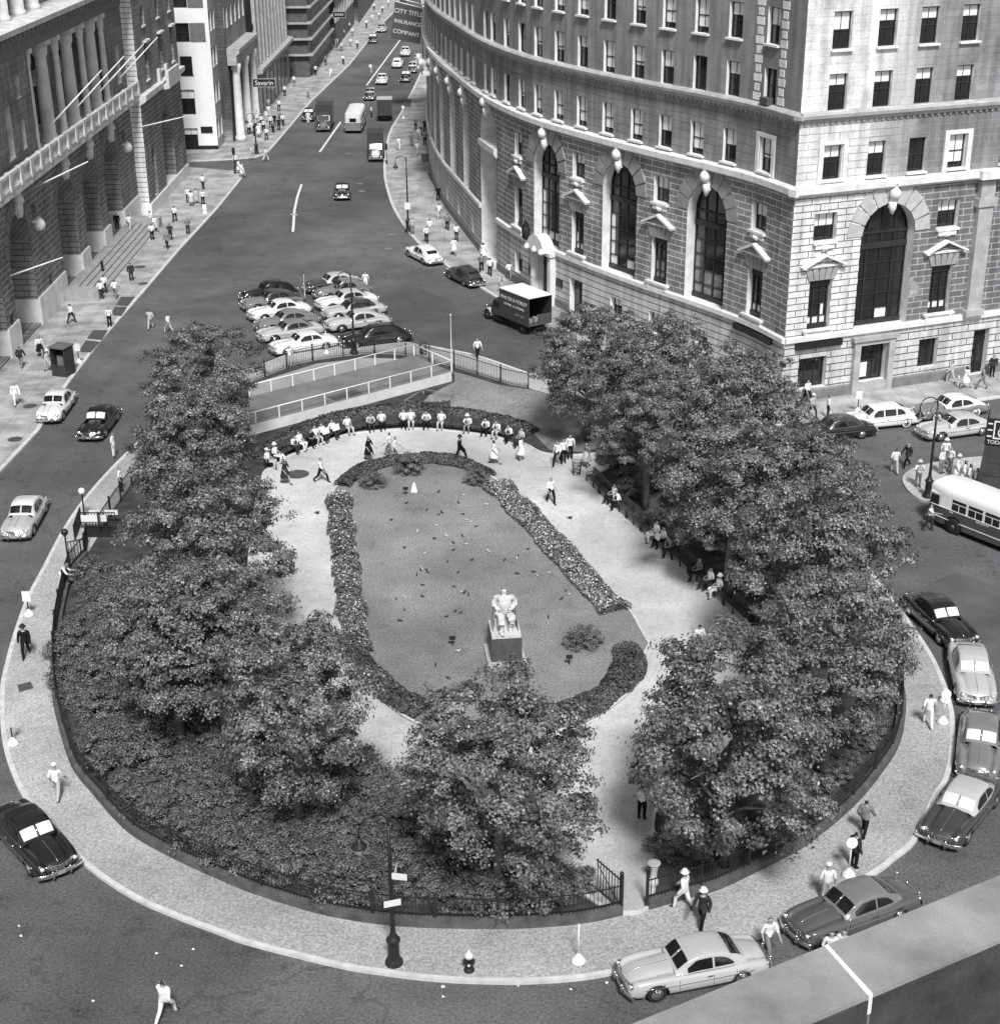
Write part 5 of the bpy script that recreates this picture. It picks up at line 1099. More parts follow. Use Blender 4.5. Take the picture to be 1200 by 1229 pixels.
FARP = """
285 161 stand 0 w k|a;291 163 stand 90 k k|a;297 164 walk 0 w w D|a;307 156 stand 0 w d|a;312 161 walk 180 w k|a;320 168 walk 0 w k|a;325 153 stand 0 w d|a;330 151 walk 0 k d|a;335 156 stand 0 d k|a;340 151 walk 0 w d|a;320 146 stand 0 w l|a;335 133 walk 180 w k|a;288 154 stand 0 d k|a;300 152 stand 0 w k|a;314 150 stand 30 k k|a;294 150 walk 0 w d|a;303 160 walk 20 w l D|a;317 158 stand 0 w k|a;328 159 walk 0 m k|a;336 148 stand 0 m k|a;309 147 stand 0 w w|a;323 140 walk 180 w l|a
302 191 walk 90 w l|white shirt stepping along the near kerb past the side street;319 193 walk 120 w w|white clothes at the near kerb corner past the side street;322 131 walk 180 w l|white shirt beside the shop fronts, below the hanging sign;342 115 stand 0 w k|white shirt and black trousers outside the pier fronted office;353 103 walk 180 w m|white shirt nearest the pier fronted office wall;370 117 walk 0 l m|light clothes in mid pavement past the crowd;379 90 walk 180 w k|white shirt bending at the galleried building;397 93 walk 0 w w|white clothes near the kerb opposite the two pale cars;391 78 stand 0 m d|grey clothes along the galleried building;412 77 walk 0 w k|white shirt by the kerb opposite the two pale cars
445 88 walk 180 w l|white shirt walking in the roadway beside the centre line
421 56 walk 0 w m|b;429 58 walk 0 w k|b;410 61 stand 0 w m|b;404 56 walk 0 w w|b;419 36 walk 0 w d|b;423 43 stand 0 w m|b;440 33 walk 0 w k|b;447 26 walk 0 w l|b;455 23 walk 0 w m|b;459 15 walk 0 w d|b;449 12 stand 0 w k|b;466 8 walk 0 w m|b;434 22 walk 0 d k|b;412 45 walk 0 w k|b
370 148 stand 0 w w|white clothes between the black car and the dark box truck
446 141 stand 90 w k|white shirt in the road between the pale bus and the dark van
479 180 walk 180 w w|white clothes by the kerb across from the dark truck front;494 175 stand 180 m m|grey clothes in mid pavement left of the small grate;501 186 walk 150 w l|white shirt by the small grate;499 156 stand 0 m d|c;505 161 stand 0 l d|c;510 158 walk 0 d k|c;503 168 walk 0 w l|c;510 174 stand 0 m k|c
526 241 stand 180 k k|dark clothes left of the lower grate by the niche;527 263 walk 180 w l|white shirt above the grey walker left of the niche;537 276 walk 180 m k|grey shirt and dark trousers left of the niche;512 291 walk 0 w k|white shirt and black trousers, left of two by the crook lamp;516 282 stand 180 w l|white shirt, right of two by the crook lamp;548 289 walk 180 w d|white shirt and dark trousers below the niche grate;495 281 stand 0 l m|light shirt at the foot of the crook lamp
545 306 walk 0 w w D|white dress behind the parked white taxi;578 326 walk 180 m k|d;588 331 walk 180 w k|white shirt and dark trousers beside the dark sedan;583 301 stand 0 w k|white shirt by the niche step;580 312 walk 160 w w D|d;602 311 walk 250 w l|white shirt stooping near the basement window;611 336 walk 180 w m|d;610 321 stand 0 w l|d;631 336 walk 200 w w|white clothes to the left of the portal;601 352 lean 20 l l|light clothes at the cab of the box truck;595 295 stand 0 w w|white clothes leaning by the niche wall;684 367 walk 0 w k|white shirt at the doorway behind the box truck
573 431 walk 20 w k|white shirt and black trousers in the road outside the curved fence;439 348 stand 0 w w|white clothes behind the parked black car of the right row;348 440 stand 30 w l|white shirt outside the curved fence in front of the white coupe
""".strip().replace('\n', ';').split(';')
SHORT = {'a': ('crowd gathered at the foot of the white building', 'crowd at the white building'), 'b': ('crowd on the far left pavement of the avenue', 'far crowd on the avenue'), 'c': ('clothes among the strollers under the curved building up the avenue', 'strollers under the curved building'), 'd': ('clothes among the passers between the niche and the portal', 'passers by the portal')}
def parse(line, small=False):
    a, lab = line.split('|'); q = a.split(); ex = q[6] if len(q) > 6 else ''; g_ = None
    road = {(200, 1224), (921, 1147), (1009, 1162), (994, 1164), (1114, 637), (1088, 561), (1073, 568), (445, 88), (370, 148), (446, 141), (573, 431), (439, 348), (601, 352)}
    if lab in SHORT: g_ = SHORT[lab][1]; lab = CLN[q[4]] + ' top in the ' + SHORT[lab][0] if lab in 'ab' else CLN[q[4]] + ' ' + SHORT[lab][0]
    x, y = int(q[0]), int(q[1]); x += 14 if (g_ == 'crowd at the white building' and x < 303) else 0; zz = .0 if (x, y) in road else None
    if lab == 'x': return
    if x in (141, 156) and y in (275, 277): zz = K + .5
    person(x, y, q[2], float(q[3]), q[4], q[5], ex, lab, zz, g_)
for ln in PEOPLE + FARP: parse(ln)
person(1149, 464, 'stand', 90, 'w', 'w', '', 'person in white, a small child holding hands by the stone wall at right', scale=.6)
person(181, 395, 'walk', 180, 'l', 'l', 'J', 'light grey clothes crossing the roadway above the left trees', .0)
person(203, 400, 'walk', 250, 'w', 'l', '', 'white shirt half hidden behind the northmost left tree', .0)
person(137, 548, 'stand', 90, 'w', 'w', '', 'white clothes at the kerb against the left trees', K)
person(146, 590, 'stand', 90, 'w', 'k', '', 'white shirt on the ring pavement half hidden by the left trees', K)
# bench sitters
SIT = """331 563 260 w l C|white shirt at the far left end of the curved benches
337 556 240 w w H|white clothes and hat, second from the left end of the curved benches
357 545 235 w d|white shirt, third from the left on the curved benches
365 541 230 w w|white clothes, fourth from the left on the curved benches
375 537 225 d k|dark jacket among the left bench sitters
383 534 220 w l|white shirt and light trousers just right of the dark jacketed sitter
391 531 215 w d|white shirt, two right of the dark jacketed sitter
403 527 210 w d|white shirt sitting alone left of the pale clad sitter
421 522 205 w l|white shirt and pale trousers at the gap in the curved benches
447 519 190 l d|patterned light top at the left of the middle bench
461 519 185 w k|white shirt and black trousers with arm spread on the middle bench
485 518 182 w k|white shirt, left one of a close pair at the top centre
494 518 180 w l|white shirt and pale trousers, right of a close pair at top centre
510 518 178 w k|white shirt and dark trousers right of the top centre pair
527 519 175 w l|white shirt with arms wide on the top benches
558 522 170 w m H|white shirt and white hat alone on the bench right of centre
579 525 165 w k|white shirt, leftmost of the four sitters toward the right bench end
591 529 160 w l|pale clothes, second of the four sitters toward the right bench end
606 533 150 w k|white shirt, third of the four sitters toward the right bench end
616 539 145 l d|light grey top, last sitter at the right bench end
722 606 300 w k|white shirt, first sitter at the north end of the long bench row
732 613 300 w k|white shirt with arm along the backrest on the long bench row
778 651 300 w w|white clothes, first of three in the middle of the long bench row
787 659 300 w k|white shirt and dark trousers, middle of three on the long bench row
798 669 300 m d|dark clothes, last of three in the middle of the long bench row
826 697 300 m d|grey clothes sitting alone below the trio on the long bench row
841 709 300 w d|white shirt reaching out on the long bench row
850 719 300 w w H|white clothes and white hat near the south part of the long bench row""".split('\n')
# ================================================================== STREET FURNITURE
WOOD = mat('bench_slat', .07, rough=.6, var=.3, scale=3); WHITE = mat('white_enamel', .82, rough=.45, var=.06, scale=3); LAMPG = mat('lamp_glass', .7, rough=.2, var=.1)
# benches: 2.3 m, seat towards -Y
bt = MB(); 
for y in (-.42, -.32, -.22, -.12): bt.box(-1.15, 1.15, y, y + .075, .42, .455)
SEATM = bt.mesh('seat', WOOD); bt = MB()
for z in (.55, .66, .77, .86): bt.box(-1.15, 1.15, .02 + (z - .5) * .2, .05 + (z - .5) * .2, z, z + .075)
BACKM = bt.mesh('backrest', WOOD)
def benchleg():
    b = MB(); b.box(-.03, .03, -.42, -.36, 0, .42); b.box(-.03, .03, .0, .05, 0, .42); b.box(-.03, .03, -.42, .05, .38, .418); b.tube([(0, .02, .4), (0, .13, .95)], .025, 5); b.tube([(0, -.42, .42), (0, -.4, .62), (0, .02, .64)], .02, 5); return b.mesh('leg', IRON)
LEGM = benchleg()
def bench(X, Y, a, lab, grp):
    t = empty('park_bench', (X, Y, K), a, lab, 'bench', grp); meshobj('seat', SEATM, t); meshobj('backrest', BACKM, t)
    for x in (-1.1, 0, 1.1): meshobj('leg', LEGM, t, (x, 0, 0))
    return t
def benches(line, n, lab, grp, back=.25):
    P_ = Path(line); out = []
    for i in range(n):
        d = P_.L * (i + .5) / n; (x, y), nn = P_.at(d); t = P_.at(d + .1)[0]; a = math.atan2(t[1] - y, t[0] - x); out.append(bench(x - math.sin(a) * back, y + math.cos(a) * back, a, lab, grp))
    return out
ARC = catmull(px([(322, 563), (332, 556), (347, 546), (380, 533), (410, 523), (440, 517), (500, 513), (560, 518), (600, 526), (624, 536)], K), 4)
for a in benches(ARC, 9, 'slatted bench in the curved row above the gravel walk', 'benches of the curved row'): pass
LINE = px([(707, 578), (725, 596), (756, 624), (800, 664), (845, 704), (893, 747)], K)
# nine benches in a straight-ish row, facing the lawn
for a in benches(LINE[::1], 10, 'dark slatted bench in the long row right of the lawn', 'benches of the long row', .25): pass
def near_line(X, line):
    P_ = Path(line); best = None; k = 0
    while k < P_.L:
        (x, y), n = P_.at(k); d = (x - X[0]) ** 2 + (y - X[1]) ** 2
        if best is None or d < best[0]: t = P_.at(k + .1)[0]; best = (d, x, y, math.atan2(t[1] - y, t[0] - x))
        k += .1
    return best[1:]
for ln in SIT:
    a_, lab = ln.split('|'); q = a_.split(); X = G(int(q[0]), int(q[1]), K); x, y, an = near_line(X, ARC if int(q[1]) < 570 else LINE)
    person(int(q[0]), int(q[1]), 'sitlean' if int(q[0]) % 3 == 0 else 'sit', math.degrees(an), q[3], q[4], q[5] if len(q) > 5 else '', lab, X=(x - math.sin(an) * .1, y + math.cos(an) * .1))
# --- park fence on its low stone wall
def fence(name, lab, line, h=1.25, step=.16, post=2.4, wall=True, r=.011, zb=K, pr=.045):
    e_ = empty(name, (0, 0, 0), 0, lab, 'fence'); P_ = Path(line); b = MB(); hb = .42 if wall else .05
    if wall:
        w = MB(); rows = []
        for q in P_.seg(0, P_.L, .6): rows.append([(*P_.at(q, -.2)[0], zb), (*P_.at(q, -.2)[0], zb + .36), (*P_.at(q, .2)[0], zb + .36), (*P_.at(q, .2)[0], zb)])
        w.grid(rows, 0, False, False); w.face(rows[0]); w.face(rows[-1]); w.build('base_wall', mat('fence_wall_stone', .10, var=.45, scale=1.6, fine=.3), e_)
    q = 0
    while q < P_.L:
        x, y = P_.at(q)[0]; b.box(x - r, x + r, y - r, y + r, zb + hb - .06, zb + h + .06); q += step
    for z in (hb + .08, h - .04):
        rows = [[(*P_.at(q, -.02)[0], zb + z), (*P_.at(q, .02)[0], zb + z), (*P_.at(q, .02)[0], zb + z + .035), (*P_.at(q, -.02)[0], zb + z + .035)] for q in P_.seg(0, P_.L, .6)]; b.grid(rows, 0, True, False)
    b.build('railing', IRON, e_)
    n = max(1, round(P_.L / post)); pm = MB(); pm.box(-pr, pr, -pr, pr, 0, h + .12 - .0); pm.ball((0, 0, h + .17), .07, 6, 5); me = pm.mesh('post', IRON)
    for i in range(n + 1): x, y = P_.at(P_.L * i / n)[0]; meshobj('post', me, e_, (x, y, zb))
    return e_
fence('park_fence', 'black picket fence on a low stone wall round the left and front of the park', FW_W)
fence('park_fence', 'black picket fence on a low wall round the right side of the park', FW_E)
fence('curved_fence', 'thin iron fence curving past the railed court and the parked cars', catmull(FW_N[:], 3), h=1.15, wall=False)
fence('park_fence', 'thin iron fence hidden mostly by the left trees', nwest, h=1.15, wall=False)
# gate: open leaf, end posts
gx, gy = G(745, 1095, K); gx2, gy2 = G(776, 1089, K)
e_ = empty('park_gate', (gx, gy, K), math.atan2(1.55, -1.0), 'open iron gate leaf standing inward at the south entrance', 'gate')
b = MB(); 
for i in range(9): b.box(.05 + i * .18, .075 + i * .18, -.012, .012, .12, 1.55)
b.box(0, 1.6, -.02, .02, .12, .16); b.box(0, 1.6, -.02, .02, 1.42, 1.46); b.tube([(0, 0, .2), (1.55, 0, 1.3)], .02, 5); b.build('gate_leaf', IRON, e_)
b = MB(); b.box(-.06, .06, -.06, .06, 0, 1.7); b.ball((0, 0, 1.78), .09, 8, 6); pm_ = b.mesh('gate_post', IRON); meshobj('gate_post', pm_, e_)
o = meshobj('gate_post', pm_, None, (gx2, gy2, K)); tag(o, 'iron gate post right of the south entrance', 'post')
# --- lamp posts
def crook_lamp(x, y, h, a, lab, z=K, signs=0, s=1.0):
    X, Y = G(x, y, z); t = empty('street_lamp', (X, Y, z), a, lab, 'lamp post')
    b = MB(); b.lathe([(.34, 0), (.34, .08), (.27, .2), (.22, .3), (.2, .95), (.26, 1.0), (.26, 1.08), (.2, 1.15), (.12, 1.3), (.09, 1.5), (.075, h * .6), (.055, h - .6)], 14); b.build('post', IRON, t)
    b = MB(); pts = [(0, 0, h - .7)] + [(-.55 + .55 * math.cos(q), 0, h - .55 + .55 * math.sin(q)) for q in [PI * k / 10 for k in range(0, 11)]] + [(-1.1, 0, h - .85)]; b.tube(pts, [.05] * 3 + [.035] * (len(pts) - 3), 8); b.tube([(0, 0, h - 1.4), (-.45, 0, h - .9), (-.3, 0, h - .55)], .02, 5); b.lathe([(.02, 0), (.04, .6)], 8, 0, (0, 0, h - .7)); b.build('crook', IRON, t)
    b = MB(); b.lathe([(.06, .35), (.1, .2), (.26, .05), (.28, 0), (.2, -.02)], 14, 0, (-1.1, 0, h - 1.15)); o = b.build('lamp_shade', IRON, t); b = MB(); b.ball((-1.1, 0, h - 1.24), .17, 12, 8, 0, (1, 1, 1.1)); b.build('lamp_globe', LAMPG, t)
    return t
l1 = crook_lamp(473, 1156, 6.6, rad(25), 'ornate iron lamp post with base and signs on the front ring pavement')
for z, w, a, n_ in ((2.75, .62, -8, 'sign_plate'), (3.72, .55, 60, 'street_sign'), (3.95, .55, -35, 'street_sign')):
    b = MB(); b.box(-w / 2 if n_ == 'sign_plate' else .08, w / 2 if n_ == 'sign_plate' else .08 + w, -.13, -.11, -.13, .13); b.build(n_, WHITE, l1, (0, 0, z), rad(a))
crook_lamp(425, 424, 6.6, rad(20), 'tall iron lamp post standing among the two rows of parked cars', K)
l3 = crook_lamp(490, 277, 7.6, rad(-5), 'tall crook lamp post on the right pavement by the avenue')
b = MB(); b.box(-.3, .3, -.13, -.1, -.35, .35); b.build('sign_plate', WHITE, l3, (0, 0, 2.6), 0)
crook_lamp(1113, 596, 6.5, rad(10), 'heavy dark lamp post on the traffic island beside the bus')
crook_lamp(308, 184, 5.0, rad(-20), 'dark lamp post at the kerb before the crowd by the white building')
crook_lamp(508, 88, 7.5, rad(-20), 'distant lamp post on the right pavement beside the hanging banner')
for x, y, h, lab in [(282, 208, 3.0, 'dark traffic signal post at the corner of the side street'), (464, 196, 2.4, 'short signal post near the kerb across from the dark truck')]:
    X, Y = G(x, y, K); t = empty('signal_post', (X, Y, K), 0, lab, 'signal'); b = MB(); b.lathe([(.14, 0), (.09, .3), (.05, .4), (.05, h - .6)], 8); b.build('post', IRON, t); b = MB(); b.box(-.16, .16, -.16, .16, h - .7, h); b.lathe([(.15, 0), (.02, .12)], 8, 0, (0, 0, h)); [b.lathe([(.075, 0), (.05, .05)], 8, 0, (0, 0, 0), Matrix.Translation((0, -.16, h - .2 - .3 * k)) @ Matrix.Rotation(rad(90), 4, 'X')) for k in (0, 1)]; b.build('signal_head', IRON, t)
# --- subway entrance: two globe lamps, railings, sign boards
for x, y, w_, lab in [(102, 623, 1, 'lamp with white globe at the subway entrance'), (82, 674, 0, 'lamp with dark globe at the near side of the subway entrance')]:
    X, Y = G(x, y, K); t = empty('globe_lamp', (X, Y, K), 0, lab, 'lamp'); b = MB(); b.lathe([(.16, 0), (.12, .15), (.07, .3), (.05, .4), (.045, 1.55), (.1, 1.62)], 10); b.build('post', IRON, t); b = MB(); b.ball((0, 0, 1.82), .21, 12, 8); b.build('lamp_globe', WHITE if w_ else mat('dark_globe', .03, rough=.2), t)
sub = empty('subway_entrance', (*G(110, 640, K), K), 0, 'railed subway stair entrance with white sign boards among the left trees', 'subway entrance')
sx, sy = G(110, 640, K)
b = MB()
def rail(p, q_, mb, h=1.0):
    P_ = Path([p, q_]); k = 0
    while k < P_.L: x, y = P_.at(k)[0]; mb.box(x - .018, x + .018, y - .018, y + .018, 0, h); k += .17
    mb.tube([(p[0], p[1], h), (q_[0], q_[1], h)], .035, 6); mb.tube([(p[0], p[1], .12), (q_[0], q_[1], .12)], .025, 6)
def rel(x, y): a = G(x, y, K); return (a[0] - sx, a[1] - sy)
rail(rel(84, 674), rel(102, 670), b, 1.2); rail(rel(102, 670), rel(106, 650), b, 1.2); rail(rel(90, 650), rel(98, 627), b, 1.0); rail(rel(98, 634), rel(140, 634), b, 1.0); b.build('railing', IRON, sub)
b = MB(); x0, y0 = rel(99, 636); b.box(x0, x0 + 1.5, y0 - .05, y0, .55, .95); b.box(x0 + .3, x0 + 2.0, y0 + .7, y0 + .75, .65, .95); b.build('sign_board', WHITE, sub)
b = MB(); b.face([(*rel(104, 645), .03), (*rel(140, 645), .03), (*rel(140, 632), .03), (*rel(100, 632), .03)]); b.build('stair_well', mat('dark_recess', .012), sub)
# --- white weighted sign stands and stands with round tops
def stand(x, y, h, kind, lab, z=K, a=0, name='sign_stand'):
    X, Y = G(x, y, z); t = empty(name, (X, Y, z), a, lab, 'sign stand'); b = MB(); b.lathe([(.27, 0), (.28, .1), (.2, .22), (.08, .34), (.05, .4)], 16); b.build('weighted_base', WHITE, t)
    b = MB(); b.tube([(0, 0, .3), (0, 0, h)], .035, 6); b.build('pole', WHITE if kind != 'b' else IRON, t)
    if kind != 'p':
        b = MB()
        if kind == 'r': b.lathe([(.22, -.02), (.23, 0), (.22, .02)], 18, 0, (0, 0, 0), Matrix.Translation((0, -.04, h)) @ Matrix.Rotation(rad(75), 4, 'X'))
        else: b.box(-.22, .22, -.05, -.03, h - .5, h + .1)
        b.build('sign_plate', WHITE, t)
    return t
stand(35, 739, 1.35, 'b', 'square white sign on a stand on the left ring pavement')
stand(16, 894, 1.45, 'b', 'white sign on a stand lower down the left ring pavement', a=1.0)
stand(694, 1155, 1.7, 'p', 'white pole stand without plate on the front ring pavement')
stand(1131, 868, 1.55, 'r', 'round topped white stand beside the gap between pale sedan and dark sedan')
stand(1134, 842, .35, 'r', 'low round topped white stand near the right kerb')
stand(1018, 1052, 1.6, 'r', 'tall round topped white stand behind the dark sedan')
stand(392, 425, 1.9, 'p', 'white pole stand inside the fence by the white coupe')
stand(95, 436, 1.5, 'b', 'slim white sign stand beside the phone booth')
stand(484, 142, 1.6, 'r', 'round topped stand on the right pavement by the dark van')
stand(246, 256, .9, 'b', 'short sign near the kerb of the left pavement')
stand(1029, 495, 1.5, 'b', 'slim sign on the pavement behind the white sedan')
# hydrant, baskets, fountain, phone booth, flagpoles
X, Y = G(563, 1165, K); t = empty('fire_hydrant', (X, Y, K), 0, 'small dark hydrant with pale cap on the front ring pavement', 'hydrant'); b = MB(); b.lathe([(.2, 0), (.2, .06), (.14, .1), (.13, .5), (.17, .54), (.17, .6)], 14); [b.lathe([(.08, 0), (.08, .1)], 8, 0, (0, 0, 0), Matrix.Translation((0, 0, .4)) @ Matrix.Rotation(rad(r_), 4, 'Z') @ Matrix.Translation((0, -.12, 0)) @ Matrix.Rotation(rad(90), 4, 'X')) for r_ in (0, 90, 270)]; b.build('barrel', IRON, t); b = MB(); b.lathe([(.17, .6), (.15, .72), (.07, .8), (.04, .88)], 14); b.lathe([(.05, 0), (.05, .02)], 8, 0, (0, 0, 0), Matrix.Translation((0, -.22, .4)) @ Matrix.Rotation(rad(90), 4, 'X')); b.build('cap', WHITE, t)
def basket(x, y, lab, m_=IRON, h=.95, r=.3, papers=True, z=K):
    X, Y = G(x, y, z); t = empty('litter_basket', (X, Y, z), 0, lab, 'litter basket'); b = MB()
    for i in range(20): a = 2 * PI * i / 20; b.tube([(r * .8 * math.cos(a), r * .8 * math.sin(a), 0), (r * math.cos(a), r * math.sin(a), h)], .012, 4)
    for k in range(5): rr_ = r * (.8 + .2 * k / 4); b.tube([(rr_ * math.cos(2 * PI * i / 16), rr_ * math.sin(2 * PI * i / 16), h * k / 4 + .01) for i in range(17)], .014, 4)
    b.build('wire_cage', m_, t)
    if papers: b = MB(); [b.ball((R.uniform(-.12, .12), R.uniform(-.12, .12), .12 + .1 * i), .12, 6, 4) for i in range(6)]; b.build('waste_paper', PAPER, t)
basket(692, 570, 'wire litter basket with paper at the head of the long bench row')
basket(508, 425, 'dark litter basket inside the curved fence at the court corner')
X, Y = G(784, 1060, K); t = empty('drinking_fountain', (X, Y, K), 0, 'white pedestal drinking fountain just inside the south gate', 'fountain'); b = MB(); b.lathe([(.25, 0), (.22, .1), (.13, .3), (.11, .7), (.2, .85)], 14); b.build('pedestal', mat('fountain_stone', .6, var=.15), t); b = MB(); b.lathe([(.1, .8), (.24, .9), (.26, .97), (.2, .97), (.08, .9)], 18); b.build('basin', mat('fountain_stone', .6), t)
X, Y = G(77, 449, K); t = empty('phone_booth', (X, Y, K), rad(-20), 'dark wooden booth with open front on the left pavement', 'booth'); BW = mat('booth_wood', .045, rough=.6, var=.3)
b = MB(); w = .62; b.box(-w, w, -w, w, .0, .12); b.box(-w, -w + .06, -w, w, .12, 2.2); b.box(w - .06, w, -w, w, .12, 2.2); b.box(-w + .06, w - .06, w - .06, w, .12, 2.2); b.box(-w + .06, w - .06, -w, -w + .05, .12, .9); b.build('cabinet', BW, t)
b = MB(); b.box(-w - .08, w + .08, -w - .08, w + .08, 2.2, 2.3); b.face([(-w - .08, -w - .08, 2.3), (w + .08, -w - .08, 2.3), (0, 0, 2.42)]); b.face([(w + .08, -w - .08, 2.3), (w + .08, w + .08, 2.3), (0, 0, 2.42)]); b.face([(w + .08, w + .08, 2.3), (-w - .08, w + .08, 2.3), (0, 0, 2.42)]); b.face([(-w - .08, w + .08, 2.3), (-w - .08, -w - .08, 2.3), (0, 0, 2.42)]); b.build('roof', mat('booth_roof', .13, var=.3), t)
b = MB(); b.box(-.4, .1, -.1, .4, .5, 1.5); b.build('shelf', mat('booth_inner', .2), t)
def pole(x, y, h, lab, r=.06, name='flagpole'):
    X, Y = G(x, y, K); b = MB(); b.lathe([(r * 1.6, 0), (r, .3), (r * .6, h), (r * 1.2, h + .05), (.01, h + .15)], 10); o = b.build(name, WHITE, None, (X, Y, K)); tag(o, lab, 'flagpole')
pole(542, 446, 4.4, 'slender white flagpole at the corner of the railed court')
pole(366, 358, 2.0, 'thin white pole behind the first black parked car', .04)
# --- railed court (walled platform) 
cp = [G(316, 506, .9), G(542, 446, .9), G(497, 426, .9), G(300, 472, .9)]
d_ = (Vector(cp[1]) - Vector(cp[0])); c3 = Vector(cp[2]); c4 = c3 - d_ * 1.02; cp = [Vector(cp[0]) - d_ * .15, Vector(cp[1]), c3, c4 - d_ * .1]
ct = empty('railed_court', (0, 0, 0), 0, 'raised court with light retaining wall and white post railing beside the parked cars', 'platform')
b = MB(); b.prism([tuple(q) for q in cp], K, .9, 0, 1); 
b.build('court_floor', [mat('court_surface', .19, var=.3, scale=.5, fine=.3), mat('court_wall', .7, var=.15, scale=1, fine=.12)], ct)
b = MB(); b.box(-1.2, 1.2, -.5, .5, 0, .03); v = (cp[1] - cp[0]).normalized(); q = cp[0] + (cp[1] - cp[0]) * .52 + Vector((-v.y, v.x)) * .8; b.build('hatch', DARKGR, ct, (q.x, q.y, .9), math.atan2(v.y, v.x))
rm = MB(); pm = MB(); pm.box(-.045, .045, -.045, .045, 0, .82); pmm = pm.mesh('post', WHITE)
for a, b_, n in ((cp[0], cp[1], 10), (cp[1], cp[2], 2), (cp[2], cp[3], 10)):
    rm.tube([(a.x, a.y, 1.75), (b_.x, b_.y, 1.75)], .045, 6)
    for i in range(n): q = a + (b_ - a) * i / n; meshobj('post', pmm, ct, (q.x, q.y, .9))
rm.build('handrail', WHITE, ct)
# cold frame in the bed, lawn markers
b = MB(); fr_ = px([(486, 486), (508, 473), (545, 478), (530, 494)], K)
for p, q in zip(fr_, fr_[1:] + fr_[:1]): b.tube([(*p, K + .35), (*q, K + .35)], .035, 4); b.box(p[0] - .04, p[0] + .04, p[1] - .04, p[1] + .04, K, K + .35)
o = b.build('garden_frame', mat('grey_timber', .3), None); tag(o, 'square wooden frame outline in the bed beside the railed court', 'garden frame')
for x, y, k, lab in [(543, 775, 0, 'small dark marker left of the statue on the lawn'), (683, 798, 0, 'small dark marker on the lawn below the round shrub'), (487, 594, 0, 'small dark marker at the top of the lawn'), (497, 590, 1, 'small white folded sign at the top of the lawn')]:
    X, Y = G(x, y, ZL); t = empty('lawn_sign', (X, Y, ZL), 0, lab, 'lawn sign'); b = MB(); b.tube([(0, 0, 0), (0, 0, .4)], .025, 5); b.build('stake', IRON, t); b = MB(); 
    if k: b.face([(-.2, -.12, 0), (.2, -.12, 0), (.06, 0, .6), (-.06, 0, .6)]); b.face([(-.2, .12, 0), (.2, .12, 0), (.06, 0, .6), (-.06, 0, .6)])
    else: b.box(-.16, .16, -.1, .1, .38, .5)
    b.build('plate', WHITE if k else IRON, t)
# pigeons on the lawn
pg = MB(); pg.ball((0, 0, .11), .09, 8, 6, 0, (.75, 1.5, .8)); pg.ball((0, -.14, .2), .04, 6, 5); pg.tube([(0, -.08, .13), (0, -.14, .2)], [.045, .03], 6); pg.tube([(0, -.17, .2), (0, -.2, .195)], [.012, .004], 4); pg.face([(-.04, .1, .11), (.04, .1, .11), (.05, .24, .09), (-.05, .24, .09)]); [pg.tube([(s_ * .03, 0, .06), (s_ * .03, -.01, 0)], .008, 4) for s_ in (-1, 1)]
PD = pg.mesh('pigeon', mat('pigeon_dark', .04, var=.3)); rr = random.Random(12)
LB = [(470, 600), (560, 585), (600, 620), (700, 730), (690, 760), (640, 820), (540, 830), (470, 790), (450, 700), (450, 620)]
n = 0
for i in range(400):
    x, y = rr.uniform(450, 700), rr.uniform(585, 830)
    if not inside((x, y), LB) or rr.random() > (.95 if x > 500 and y < 720 else .3) or (575 < x < 640 and 690 < y < 800): continue
    X, Y = G(x, y, ZL); wh = rr.random() < .33; o = meshobj('pigeon', PD, None, (X, Y, ZL), rr.uniform(0, 6.28)); s_ = rr.uniform(.55, .75); o.scale = (s_,) * 3
    setmat(o, mat('pigeon_white', .6) if wh else mat('pigeon_dark', .04)); tag(o, ('pale' if wh else 'dark') + ' pigeon feeding on the lawn', 'pigeon', ('pale' if wh else 'dark') + ' pigeons on the lawn'); n += 1
    if n >= 65: break
for x, y in [(381, 617), (684, 623)]:
    X, Y = G(x, y, K + .03); o = meshobj('pigeon', PD, None, (X, Y, K + .03), 1.0); tag(o, 'dark pigeon alone on the gravel ' + ('left of the lawn' if x < 500 else 'right of the lawn'), 'pigeon')
for sx_, sy_, lab in ((391, 531, 'white newspaper held by a reader among the left bench sitters'), (403, 527, 'white newspaper on the lap of the sitter right of the left bench group'), (788, 659, 'white newspaper held by the middle of three sitters on the long bench row')):
    X = G(sx_, sy_, K); x, y, an = near_line(X, ARC if sy_ < 570 else LINE); b = MB(); b.grid([[(-.3 + .3 * i, -.02 + .05 * abs(i - 1) + .06 * j, -.2 + .2 * j) for i in range(3)] for j in range(3)], 0, False, False); o = b.build('newspaper', PAPER, None, (x + math.sin(an) * .36, y - math.cos(an) * .36, K + .86), an); tag(o, lab, 'newspaper')
